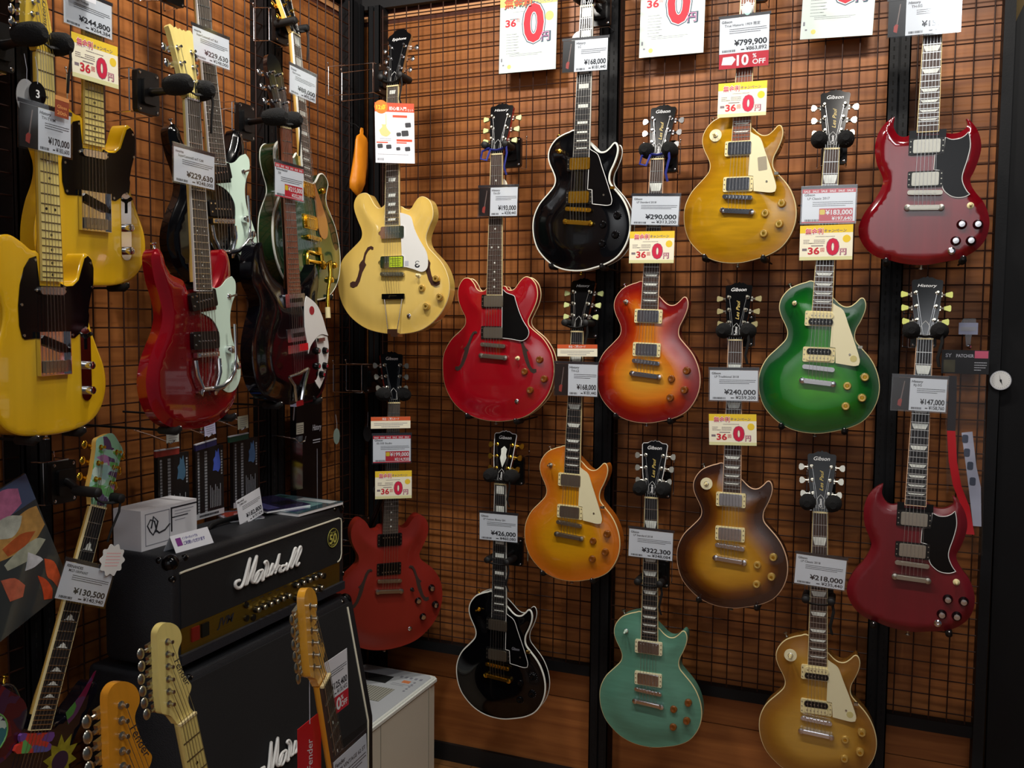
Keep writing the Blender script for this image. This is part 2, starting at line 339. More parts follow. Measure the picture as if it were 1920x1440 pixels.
POSE = {"green":["B",[1.6724,-0.1989,1.5528],[2.47,-0.13,-1.59]],"black_top":["B",[0.9321,-0.2016,2.0388],[-3.92,0.6,-1.62]],"cherry":["B",[1.1584,-0.1858,1.5569],[-1.98,-1.06,-1.64]],"lemon":["B",[1.4299,-0.2005,2.0564],[-5.15,0.45,-1.5]],"honey":["B",[0.9093,-0.1817,1.0188],[-2.74,-1.76,-0.71]],"tobacco":["B",[1.4281,-0.1974,0.9996],[-1.72,-1.3,0.33]],"teal":["B",[1.176,-0.1737,0.4951],[0.22,0.75,0.2]],"gold":["B",[1.6907,-0.1813,0.4942],[1.15,0.63,0.71]],"black_low":["B",[0.6518,-0.1786,0.4991],[-1.04,0.38,-0.24]],"sg_top":["B",[1.9361,-0.1981,2.0503],[-0.49,0.23,-0.53]],"sg_low":["B",[1.9409,-0.2132,1.0061],[0.46,-1.45,-0.98]],"es_top":["B",[0.6299,-0.1909,1.6034],[1.56,-0.72,-0.21]],"es_low":["B",[0.2415,-0.2259,0.764],[47.84,0.99,-1.24]],"casino":["B",[0.319,-0.3293,1.8287],[0.35,-1.85,0.76]],"tele_top":["L",[0.1456,-1.4162,1.9074],[0.77,1.59,1.13]],"tele_front":["L",[0.2335,-1.6174,1.5861],[7.48,-0.26,0.4]],"mos_red":["L",[0.3417,-1.29,1.5786],[-0.46,-1.73,1.69]],"mos_black":["L",[0.1704,-1.0303,1.9265],[-6.85,-1.91,4.41]],"ric":["L",[0.2538,-0.8092,1.5865],[0.86,-0.3,4.35]],"gretsch":["L",[0.1513,-0.6004,1.9411],[5.6,-5.53,-0.99]]}
CARD = {"posterA":["B",0.6719,-0.03,2.684,0.2102,0.2858,-0.8],"posterB":["B",1.1726,-0.03,2.6896,0.2103,0.289,-0.8],"posterC":["B",1.6811,-0.03,2.695,0.2076,0.2944,-2.3],"black_top":["B",0.9456,-0.235,2.5122,0.147,0.0966,-1.4],"es_top":["B",0.6495,-0.225,2.0727,0.1377,0.093,-1.3],"lemon":["B",1.4339,-0.235,2.5013,0.1423,0.1452,0.1],"lemon_c":["B",1.4326,-0.235,2.3373,0.1404,0.0992,-0.8],"sg_top":["B",1.9137,-0.235,2.5207,0.1791,0.0964,-0.2],"cherry":["B",1.1764,-0.225,2.0241,0.1476,0.0872,-2.6],"cherry_c":["B",1.1679,-0.225,1.9125,0.141,0.0977,-0.7],"green":["B",1.6823,-0.225,2.019,0.1447,0.0964,-0.6],"green_c":["B",1.6788,-0.225,1.9142,0.1448,0.0998,0.1],"honey_h":["B",0.9277,-0.215,1.5883,0.1355,0.0384,0.9],"honey":["B",0.9247,-0.215,1.4929,0.1453,0.1019,-0.2],"tobacco":["B",1.4279,-0.225,1.4932,0.1422,0.0909,1.0],"tobacco_c":["B",1.4281,-0.225,1.3592,0.1412,0.0947,2.1],"teal":["B",1.1809,-0.215,0.9798,0.1408,0.0881,-0.9],"gold":["B",1.6914,-0.215,0.9502,0.1408,0.088,-2.7],"black_low":["B",0.657,-0.215,0.9847,0.1387,0.0904,0.5],"sg_low":["B",1.9391,-0.24,1.4866,0.1373,0.0901,-1.2],"es_low_h":["B",0.2723,-0.27,1.3271,0.1567,0.0404,4.6],"es_low":["B",0.2771,-0.27,1.2352,0.1493,0.094,10.6],"es_low_c":["B",0.2835,-0.27,1.111,0.1455,0.097,6.8],"casino":["B",0.344,-0.37,2.2883,0.1462,0.1925,-10.7],"tele_front":["L",0.265,-1.6459,2.053,0.1215,0.0849,-1.6],"tele_front_o":["L",0.275,-1.6142,2.1054,0.034,0.0424,-2.9],"tele_top":["L",0.18,-1.453,2.3526,0.1333,0.0754,-0.3],"tele_top_c":["L",0.18,-1.4353,2.2545,0.1303,0.0956,0.8],"mos_red":["L",0.375,-1.341,2.0191,0.1322,0.0762,-1.0],"mos_black":["L",0.235,-1.115,2.3651,0.1356,0.0756,1.0],"ric":["L",0.285,-0.8582,2.0621,0.1317,0.0909,-0.1],"gretsch":["L",0.235,-0.7207,2.3689,0.13,0.0779,-1.6],"hide":["L",0.235,-1.5443,1.0885,0.1408,0.0793,-23.5],"hide_tag":["L",0.24,-1.4722,1.1268,0.0823,0.0686,-13.4],"n3_off":["L",0.85,-1.4705,0.9841,0.0601,0.0825,-2.3],"fender_red":["L",0.9,-1.6555,0.8885,0.0839,0.1036,-14.6],"n3_price":["L",0.9,-1.5294,0.8438,0.0961,0.0917,0.4],"oval":["L",0.03,-0.2086,1.2612,0.042,0.0583,-3.6],"pick":["B",0.0523,-0.06,1.2592,0.0349,0.0626,3.1],"cloth":["L",0.1,-0.1839,2.2381,0.1166,0.2332,9.0],"pack1":["L",0.1,-1.1453,1.2588,0.1205,0.1324,-1.9],"pack2":["L",0.1,-0.9926,1.2372,0.124,0.1583,-1.0],"pack3":["L",0.1,-0.8528,1.2432,0.1416,0.1518,0.9],"label1":["L",0.12,-1.1493,1.3692,0.0524,0.0197,-0.1],"label2":["L",0.12,-1.0065,1.3726,0.0489,0.028,5.5],"label3":["L",0.12,-0.8647,1.3764,0.0489,0.0308,1.8],"blackpack":["L",0.06,-0.4218,1.2388,0.153,0.3842,-3.5],"smalllabel":["L",0.1,-0.5586,1.3238,0.0537,0.0345,-1.3],"poster_l":["L",0.12,-1.637,1.1881,0.1195,0.2719,2.4],"rpack_header":["B",2.0663,-0.06,1.5742,0.1241,0.069,-0.4],"rpack_clip":["B",2.067,-0.06,1.6702,0.0453,0.0332,-2.3],"gauge":["B",2.1557,-0.05,1.5241,0.0518,0.0539,1.9],"ampcard":["L",0.2,-0.9373,1.1325,0.1099,0.0761,0.0]}
# ---------------------------------------------------------------- the room
# back wall stands at y = +0.05 behind the wire grid (y = 0), left wall at x = -0.05 behind its grid (x = 0)
WOOD = wood_wall()
DARKGAP = mat('dark_seam', rgb(70, 30, 14), .8)
LIGHTSTRIP = mat('pale_wood_batten', rgb(196, 140, 92), .5, noise=(3, .12, (1, 1, 14)))
BASEB = mat('black_baseboard', rgb(20, 20, 22), .6)
def wood_wall_build(name, horiz):
    m = MB(); L0, L1 = (-.05, 2.16) if horiz else (-3.6, .05)
    def slab(z0, z1, t, mb):
        if horiz: mb.bbox((L0, .05+t, z0), (L1, .09, z1))
        else: mb.bbox((-.09, L0, z0), (-.05-t, L1, z1))
    slab(.066, .320, 0, m); slab(.323, 2.790, 0, m)
    o = struct(name, m, WOOD)
    g = MB(); slab(.30, .34, .004, g); slab(2.79, 2.842, .006, g); part('seam', g, DARKGAP, o, smooth=False, kind='structure')
    l = MB(); slab(2.808, 2.827, 0, l); part('batten', l, LIGHTSTRIP, o, smooth=False, kind='structure')
    return o
wood_wall_build('wall_back', True)
wood_wall_build('wall_left', False)
b = MB(); b.bbox((-.05, .035, 0), (2.16, .09, .066)); struct('baseboard_back', b, BASEB)
b = MB(); b.bbox((-.09, -3.6, 0), (-.035, .05, .066)); struct('baseboard_left', b, BASEB)
b = MB(); b.bbox((-.09, .02, 2.842), (2.16, .12, 3.55)); struct('trim_1', b, mat('black_header_board', rgb(18, 16, 18), .7))
b = MB(); b.bbox((-.12, -3.6, 2.842), (-.02, .09, 3.55)); struct('trim_2', b, MATS['black_header_board'])
def floor_mat():
    m = bpy.data.materials.new('wood_floor'); m.use_nodes = True; nt = m.node_tree; bb = nt.nodes['Principled BSDF']
    tc = nt.nodes.new('ShaderNodeTexCoord'); br = nt.nodes.new('ShaderNodeTexBrick')
    br.inputs['Scale'].default_value = 1; br.inputs['Brick Width'].default_value = .9; br.inputs['Row Height'].default_value = .09
    br.inputs['Mortar Size'].default_value = .0015; br.inputs['Color1'].default_value = rgb(150, 104, 58); br.inputs['Color2'].default_value = rgb(128, 84, 46)
    br.inputs['Mortar'].default_value = rgb(60, 36, 20)
    nz = nt.nodes.new('ShaderNodeTexNoise'); nz.inputs['Scale'].default_value = 30
    nt.links.new(tc.outputs['Object'], br.inputs['Vector']); nt.links.new(br.outputs['Color'], bb.inputs['Base Color'])
    bb.inputs['Roughness'].default_value = .4
    return m
b = MB(); b.bbox((-.1, -6.2, -.05), (4.2, .9, 0)); struct('floor', b, floor_mat())
b = MB(); b.bbox((-.1, -6.2, 3.55), (4.2, .9, 3.6)); struct('ceiling', b, mat('dark_ceiling', rgb(44, 44, 46), .9))
b = MB(); b.bbox((-.1, -6.3, 0), (4.2, -6.2, 3.6)); struct('wall_front', b, mat('pale_shop_wall', rgb(226, 226, 226), .8))
b = MB(); b.bbox((2.0, .55, 0), (4.2, .6, 3.55)); struct('wall_far', b, mat('beige_wall', rgb(196, 166, 112), .8, bump=(60, .2)))
# black panelled side with a slanting top on the far right, and the tall black column at the end of the grid
b = MB(); b.prism([(2.17, 0), (3.4, 0), (3.4, 3.55), (2.43, 3.2), (2.157, 2.54), (2.157, 2.2)], -.012, .03, Matrix(((1, 0, 0, 0), (0, 0, -1, .02), (0, 1, 0, 0), (0, 0, 0, 1))))
b.box((2.62, -.004, 1.3), (.006, .012, 2.6)); b.box((2.28, -.004, 1.1), (.004, .012, 2.2))
struct('wall_right', b, mat('black_panel', rgb(9, 9, 11), .6, spec=.25, bump=(40, .1)))
b = MB(); b.bbox((2.128, -.035, 0), (2.157, .05, 3.55)); struct('trim_3', b, BLACKM)
# framework posts
def post(wall, a0, a1, label, holes=True, front=.018):
    m = MB(); h = MB()
    if wall == 'B':
        m.bbox((a0, -front, 0), (a0+.004, .05, 2.842)); m.bbox((a1-.004, -front, 0), (a1, .05, 2.842))
        m.bbox((a0, -front, 0), ((a0+a1)/2-.0035, -front+.003, 2.842)); m.bbox(((a0+a1)/2+.0035, -front, 0), (a1, -front+.003, 2.842))
        m.bbox((a0, -front+.012, 0), (a1, -front+.015, 2.842))
        if holes:
            for k in range(110):
                z = .12+k*.025
                for s in (.25, .75): h.bbox((a0+(a1-a0)*s-.002, -front-.0006, z), (a0+(a1-a0)*s+.002, -front+.001, z+.012))
    else:
        m.bbox((-.05, a0, 0), (front, a0+.004, 2.842)); m.bbox((-.05, a1-.004, 0), (front, a1, 2.842))
        m.bbox((front-.003, a0, 0), (front, (a0+a1)/2-.0035, 2.842)); m.bbox((front-.003, (a0+a1)/2+.0035, 0), (front, a1, 2.842))
        m.bbox((front-.015, a0, 0), (front-.012, a1, 2.842))
        if holes:
            for k in range(110):
                z = .12+k*.025
                for s in (.25, .75): h.bbox((front-.001, a0+(a1-a0)*s-.002, z), (front+.0006, a0+(a1-a0)*s+.002, z+.012))
    o = part('shelf_post', m, BLACKM, smooth=False); tag(o, label, 'post', 'slotted posts carrying the wire grids')
    if holes: part('slots', h, mat('slot_shadow', rgb(3, 3, 3), .9), o, smooth=False)
    return o
post('B', .025, .075, 'black steel post on the back wall right at the room corner', False, .012)
post('B', .925, .993, 'slotted black post behind the upper black single cutaway guitar')
post('B', 1.825, 1.888, 'slotted black post on the back wall between green guitar and dark red guitars')
post('L', -.093, -.016, 'black steel post on the left wall right at the room corner', False, .012)
post('L', -.600, -.525, 'black post on the left wall behind the black guitar with white pickguard')
post('L', -1.510, -1.436, 'black post on the left wall behind the yellow guitars')
def rail(wall, a0, a1, label):
    m = MB()
    if wall == 'B': m.bbox((a0, -.006, .436), (a1, .03, .472))
    else: m.bbox((-.03, a0, .436), (.006, a1, .472))
    o = part('bottom_rail', m, BLACKM, smooth=False); tag(o, label, 'rail')
rail('B', .075, .925, 'black rail under the wire grid nearest the room corner')
rail('B', .993, 1.825, 'black rail under the middle wire grid, crossing behind the teal guitar')
rail('B', 1.888, 2.128, 'black rail under the narrow wire grid at the right')
rail('L', -.525, -.093, 'black rail under the left wall grid nearest the corner')
rail('L', -1.436, -.600, 'black rail under the left wall grid behind the amplifier')
WIRE = mat('dark_brown_grid_wire', rgb(50, 24, 13), .5, spec=.3)
def grid(wall, xs, x0, x1, label, zb=.475, edges=True):
    m = MB(); r = .0021
    for x in xs:
        if wall == 'B': m.cyl((x, -r, zb), (x, -r, 2.826), r, n=6)
        else: m.cyl((r, x, zb), (r, x, 2.835), r, n=6)
    z = .5
    while z < 2.81:
        if wall == 'B': m.cyl((x0, r, z), (x1, r, z), r, n=6)
        else: m.cyl((-r, x0, z+.002), (-r, x1, z+.002), r, n=6)
        z += .05
    o = part('wire_grid', m, WIRE); tag(o, label, 'wire grid', 'wire grid panels over the wooden walls')
grid('B', [.045]+[.082+.05*k for k in range(17)], .045, .925, 'brown wire grid on the back wall nearest the corner')
grid('B', [.995+.05*k for k in range(17)], .99, 1.83, 'brown wire grid filling the middle of the back wall')
grid('B', [1.9065+.05*k for k in range(5)], 1.885, 2.13, 'narrow brown wire grid beside the black column')
grid('L', [-.005-.05*k for k in range(11)], -.525, -.005, 'brown wire grid on the left wall next to the corner')
grid('L', [-.640-.05*k for k in range(16)], -1.44, -.60, 'brown wire grid behind the red and the black guitars on the left wall')
grid('L', [-1.553-.05*k for k in range(14)], -2.25, -1.505, 'brown wire grid at the left edge behind the front yellow guitar')
# ---------------------------------------------------------------- guitars
def cat_rom(pts, k=4):
    n = len(pts); out = []
    P = [Vector(p) for p in pts]
    sharp = []
    for i in range(n):
        a = (P[i]-P[i-1]); b = (P[(i+1) % n]-P[i])
        sharp.append(a.angle(b, 0) > math.radians(62))
    for i in range(n):
        p1, p2 = P[i], P[(i+1) % n]; p0 = P[i-1]; p3 = P[(i+2) % n]
        t1 = (p2-p0)*.5; t2 = (p3-p1)*.5
        if sharp[i]: t1 = (p2-p1)*.8
        if sharp[(i+1) % n]: t2 = (p2-p1)*.8
        L_ = (p2-p1).length
        for t in (t1, t2):
            if t.length > L_*1.6: t *= L_*1.6/t.length
        for s in range(k):
            u = s/k; h = (2*u**3-3*u*u+1, u**3-2*u*u+u, -2*u**3+3*u*u, u**3-u*u)
            q = p1*h[0]+t1*h[1]+p2*h[2]+t2*h[3]; out.append((q.x, q.y))
    return out
def seg_dist(x, y, poly):
    best = 1e9; n = len(poly)
    for i in range(n):
        ax, ay = poly[i]; bx, by = poly[(i+1) % n]; dx, dy = bx-ax, by-ay; l = dx*dx+dy*dy
        t = 0 if l == 0 else max(0, min(1, ((x-ax)*dx+(y-ay)*dy)/l))
        d = (x-ax-t*dx)**2+(y-ay-t*dy)**2
        if d < best: best = d
    return math.sqrt(best)
def inside(x, y, poly):
    c = False; n = len(poly); j = n-1
    for i in range(n):
        xi, yi = poly[i]; xj, yj = poly[j]
        if (yi > y) != (yj > y) and x < (xj-xi)*(y-yi)/(yj-yi)+xi: c = not c
        j = i
    return c
_BODY = {}
def body_geo(key, pts, rings):
    if key in _BODY: return _BODY[key]
    out = cat_rom([(x/1000, y/1000) for x, y in pts]); n = len(out)
    ar = sum(out[i][0]*out[(i+1) % n][1]-out[(i+1) % n][0]*out[i][1] for i in range(n))
    if ar < 0: out = out[::-1]
    ins = []
    for r in rings:
        for i in range(0, n, 1):
            ax, ay = out[i-1]; bx, by = out[(i+1) % n]; dx, dy = bx-ax, by-ay; l = math.hypot(dx, dy) or 1
            x, y = out[i][0]-dy/l*r, out[i][1]+dx/l*r
            if inside(x, y, out) and seg_dist(x, y, out) > r*.93: ins.append((x, y, r))
    pl = [(p[0], p[1]) for p in ins]
    xs = [p[0] for p in out]; ys = [p[1] for p in out]; g = .011
    rm = max(rings)
    y = min(ys)
    while y < max(ys):
        x = min(xs)
        while x < max(xs):
            if inside(x, y, out):
                d = seg_dist(x, y, out)
                if d > rm*1.0+.004: pl.append((x, y))
            x += g
        y += g
    vs = [Vector(p) for p in out] + [Vector(p) for p in pl]
    r = delaunay_2d_cdt(vs, [], [list(range(n))], 1, 1e-6)
    V = [(v.x, v.y) for v in r[0]]; F = [tuple(f) for f in r[2]]
    D = [0.0 if i < n else seg_dist(V[i][0], V[i][1], out) for i in range(len(V))]
    _BODY[key] = (out, V, F, D)
    return _BODY[key]
def sstep(t): t = max(0, min(1, t)); return t*t*(3-2*t)
def build_body(key, pts, style, T):
    """style: carve / flat / sg / german ; top surface z(d), sides down to -T"""
    rings = {'carve': (.004, .012, .022), 'flat': (.0015, .004), 'sg': (.004, .012, .020), 'german': (.005, .014, .022)}[style]
    out, V, F, D = body_geo(key+style, pts, rings)
    def z(d):
        if style == 'carve': return .0+.011*sstep(d/.075)
        if style == 'flat': return -.003*(1-min(1, d/.004))**2
        if style == 'sg': return -.011*(1-min(1, d/.019))
        return -.013*(1-sstep(d/.022))
    m = MB(); n = len(out)
    m.add([(x, y, z(d)) for (x, y), d in zip(V, D)], F, [max(d, 1e-5) for d in D])
    ze = z(0); cx = sum(p[0] for p in out)/n; cy = sum(p[1] for p in out)/n
    rows = [ze, ze-.5*(T+ze), -T]
    o = len(m.v)
    for zz in rows:
        for x, y in out: m.v.append((x, y, zz)); m.edge.append(1e-5)
    for k in range(2):
        for i in range(n):
            j = (i+1) % n; m.f.append((o+k*n+i, o+(k+1)*n+i, o+(k+1)*n+j, o+k*n+j))
    m.add([(x, y, -T) for x, y in V], [f[::-1] for f in F], [1e-5]*len(V))
    return m, out, z
def hexlerp(a, b, t): return a+(b-a)*t

def rrect(w, h, r, n=4, cx=0, cy=0, rot=0):
    pts = []
    for sx, sy, a0 in ((1, 1, 0), (-1, 1, 90), (-1, -1, 180), (1, -1, 270)):
        for k in range(n+1):
            a = math.radians(a0+90*k/n)
            x, y = sx*(w/2-r)+r*math.cos(a), sy*(h/2-r)+r*math.sin(a)
            pts.append((cx+x*math.cos(rot)-y*math.sin(rot), cy+x*math.sin(rot)+y*math.cos(rot)))
    return pts
def humbucker(g, cx, cy, z0, cover=None, ring=CREAM, ringh=.007, flip=False, w=.089, h=.044, thin=False, pcol=None, stripe=None):
    p = MB()
    if ring: p.prism(rrect(w, h, .004, 2, cx, cy), z0, z0+ringh)
    else: p.prism(rrect(.072, .040, .003, 2, cx, cy), z0, z0+.003)
    po = part('pickup', p, ring or BLACKP, g)
    if ring:
        s = MB()
        for sx in (-1, 1):
            for sy in (-.8, 0, .8) if not thin else (0,): s.cyl((cx+sx*(w/2-.004), cy+sy*h/2*.8, z0+ringh), (cx+sx*(w/2-.004), cy+sy*h/2*.8, z0+ringh+.0012), .0018, n=8)
        part('ring_screw', s, NICKEL, po)
    zt = z0+ringh+.005
    yb = cy+(-.0095 if flip else .0095)
    if cover:
        c = MB(); c.prism(rrect(.069, .037, .004, 3, cx, cy), z0, zt-.0012); c.prism(rrect(.066, .034, .004, 3, cx, cy), zt-.0012, zt)
        part('pickup_cover', c, cover, po)
        s = MB()
        for k in range(6): s.cyl((cx-.0255+.0102*k, yb, zt), (cx-.0255+.0102*k, yb, zt+.001), .0024, n=8)
        part('pole_screws', s, pcol or cover, po)
    else:
        for sy, col in ((1, 'a'), (-1, 'b')):
            c = MB(); c.prism(rrect(.068, .0175, .008, 4, cx, cy+sy*.0092), z0, zt)
            light = (sy == 1) != flip
            part('coil', c, CREAM if light else BLACKP, po)
            s = MB()
            for k in range(6): s.cyl((cx-.0255+.0102*k, cy+sy*.0092, zt), (cx-.0255+.0102*k, cy+sy*.0092, zt+.0008), .0018, n=8)
            part('pole_pieces', s, NICKEL, po)
    return po
def knob(g, x, y, z0, style):
    m = MB()
    if style in ('amber', 'gold', 'blackspeed', 'goldpl'):
        m.lathe((x, y, z0), (0, 0, 1), [(.0125, 0), (.0128, .003), (.0108, .010), (.0098, .0118), (.0055, .0124), (.0045, .0118)], 20)
        c = {'amber': mat('amber_knob', rgb(124, 68, 16), .12, coat=.8, spec=.6), 'gold': mat('gold_knob', rgb(214, 178, 92), .18, coat=1, metal=.5), 'blackspeed': BLACKG, 'goldpl': GOLD}[style]
        k = part('knob', m, c, g)
        if style == 'gold':
            t = MB(); t.lathe((x, y, z0+.0118), (0, 0, 1), [(.0048, 0), (.0040, .0012)], 14); part('knob_cap', t, GOLD, k)
        if style == 'blackspeed':
            t = MB()
            for i in range(12):
                a = 2*PI*i/12; t.box((x+math.cos(a)*.0138, y+math.sin(a)*.0138, z0+.0012), (.0008, .0008, .0012))
            part('knob_numbers', t, INKL, k)
    elif style == 'reflector':
        m.lathe((x, y, z0), (0, 0, 1), [(.0135, 0), (.013, .004), (.0095, .013), (.0085, .0134)], 20)
        k = part('knob', m, BLACKG, g)
        t = MB(); t.lathe((x, y, z0+.0134), (0, 0, 1), [(.0086, 0), (.0078, .0012), (.001, .0016)], 18); part('knob_cap', t, CHROME, k)
    elif style == 'chrome':
        m.lathe((x, y, z0), (0, 0, 1), [(.0095, 0), (.0095, .015), (.0085, .0175), (.004, .0190)], 20); k = part('knob', m, CHROME, g)
    elif style == 'blackpointer':
        m.lathe((x, y, z0), (0, 0, 1), [(.0115, 0), (.011, .003), (.0085, .011), (.007, .0118)], 16); k = part('knob', m, BLACKG, g)
        t = MB(); t.lathe((x, y, z0+.0118), (0, 0, 1), [(.0062, 0), (.005, .001)], 14); part('knob_cap', t, CHROME, k)
    return k
def tom_bridge(g, x, y, z0, metal, tilt=0.0):
    m = MB(); R = Matrix.Translation((x, y, 0)) @ Matrix.Rotation(tilt, 4, 'Z')
    m.prism(rrect(.090, .013, .006, 5), z0+.006, z0+.014, R)
    for s in (-1, 1): m.cyl(R @ Vector((s*.037, 0, z0)), R @ Vector((s*.037, 0, z0+.016)), .0055, n=14)
    b = part('bridge', m, metal, g)
    for k in range(6):
        q = MB(); q.prism([(-.0035, -.004), (.0035, -.004), (.0035, .004), (-.0035, .004)], z0+.012, z0+.017, R @ Matrix.Translation((-.0255+.0102*k, .001*(k % 2), 0)))
        part('saddle', q, metal, b)
    return b
def stop_tail(g, x, y, z0, metal, tilt=0.0):
    m = MB(); R = Matrix.Translation((x, y, 0)) @ Matrix.Rotation(tilt, 4, 'Z')
    m.prism(rrect(.084, .014, .005, 5), z0+.003, z0+.013, R); m.prism(rrect(.080, .009, .004, 5), z0+.013, z0+.016, R)
    t = part('tailpiece', m, metal, g)
    for s in (-1, 1):
        q = MB(); p = R @ Vector((s*.043, 0, 0)); q.lathe((p.x, p.y, z0), (0, 0, 1), [(.0088, 0), (.009, .010), (.0085, .0150), (.003, .0165)], 16)
        part('tailpiece_stud', q, metal, t)
    return t
def trap_inlay(y0, y1, w, zt):
    a, b = w*.5*.86, w*.5*.62
    return [(-a, y1, zt), (a, y1, zt), (b, y0, zt), (-b, y0, zt)]

def head_gibson():
    return [(-21.5, 0), (-22, 14), (-28, 40), (-34, 80), (-38, 125), (-41, 166), (-37, 171), (-24, 172), (-12, 179), (-5, 178), (0, 182), (5, 178), (12, 179), (24, 172), (37, 171), (41, 166), (38, 125), (34, 80), (28, 40), (22, 14), (21.5, 0)]
def head_epi():
    return [(-21.5, 0), (-22, 16), (-27, 50), (-31, 100), (-35, 140), (-43, 172), (-40, 184), (-28, 192), (-20, 203), (-6, 206), (6, 206), (20, 203), (28, 192), (40, 184), (43, 172), (35, 140), (31, 100), (27, 50), (22, 16), (21.5, 0)]
def head_strat():
    return [(-21, 0), (-31, 22), (-43, 33), (-50, 42), (-46, 81), (-36, 127), (-26, 173), (-20, 184), (-7, 189), (10, 183), (25, 168), (30, 151), (27, 138), (17, 128), (13, 116), (16, 88), (22, 66), (29, 50), (25, 40), (16, 31), (16, 14), (21, 0)]
def head_tele():
    return [(-21, 0), (-30, 18), (-44, 30), (-46, 60), (-40, 110), (-33, 160), (-27, 186), (-12, 192), (2, 186), (8, 172), (2, 158), (8, 130), (18, 90), (25, 52), (25, 24), (21, 0)]
def head_mos():
    return [(-21.5, 0), (-23, 18), (-26, 50), (-31, 100), (-38, 150), (-41, 160), (-35, 166), (-28, 164), (-23, 160), (-17, 164), (-10, 160), (-4, 164), (3, 160), (9, 164), (15, 160), (22, 166), (32, 168), (38, 160), (36, 148), (30, 100), (26, 50), (23, 18), (21.5, 0)]
def head_ric():
    return [(-21.5, 0), (-24, 20), (-31, 45), (-33, 100), (-30, 160), (-18, 196), (2, 206), (24, 200), (36, 180), (36, 120), (33, 50), (24, 20), (21.5, 0)]
def head_gretsch():
    return [(-21.5, 0), (-25, 20), (-32, 40), (-38, 100), (-50, 150), (-44, 160), (-20, 158), (0, 168), (20, 158), (44, 160), (50, 150), (38, 100), (32, 40), (25, 20), (21.5, 0)]
def head_mg():
    return [(-21.5, 0), (-26, 14), (-36, 34), (-35, 70), (-37, 120), (-40, 146), (-26, 158), (0, 172), (22, 160), (44, 140), (40, 120), (37, 70), (36, 34), (26, 14), (21.5, 0)]
HEADS = dict(gibson=head_gibson, epi=head_epi, strat=head_strat, tele=head_tele, mos=head_mos, ric=head_ric, gretsch=head_gretsch, mg=head_mg)

def tuners_of(head):
    if head in ('strat',):
        return [(-30+4.9*k, 46+21.6*k, -1) for k in range(6)]
    if head == 'tele': return [(-30+3.4*k, 44+24.5*k, -1) for k in range(6)]
    ys, xs = {'gibson': ((52, 92, 132), (22, 25, 28)), 'epi': ((62, 102, 142), (22, 24, 26)), 'mos': ((42, 78, 114), (17, 20, 23)),
              'ric': ((70, 110, 150), (20, 20, 18)), 'gretsch': ((45, 85, 125), (22, 25, 30)), 'mg': ((58, 95, 132), (23, 24, 25))}[head]
    return [(-x, y, -1) for x, y in zip(xs, ys)]+[(x, y, 1) for x, y in zip(xs, ys)]

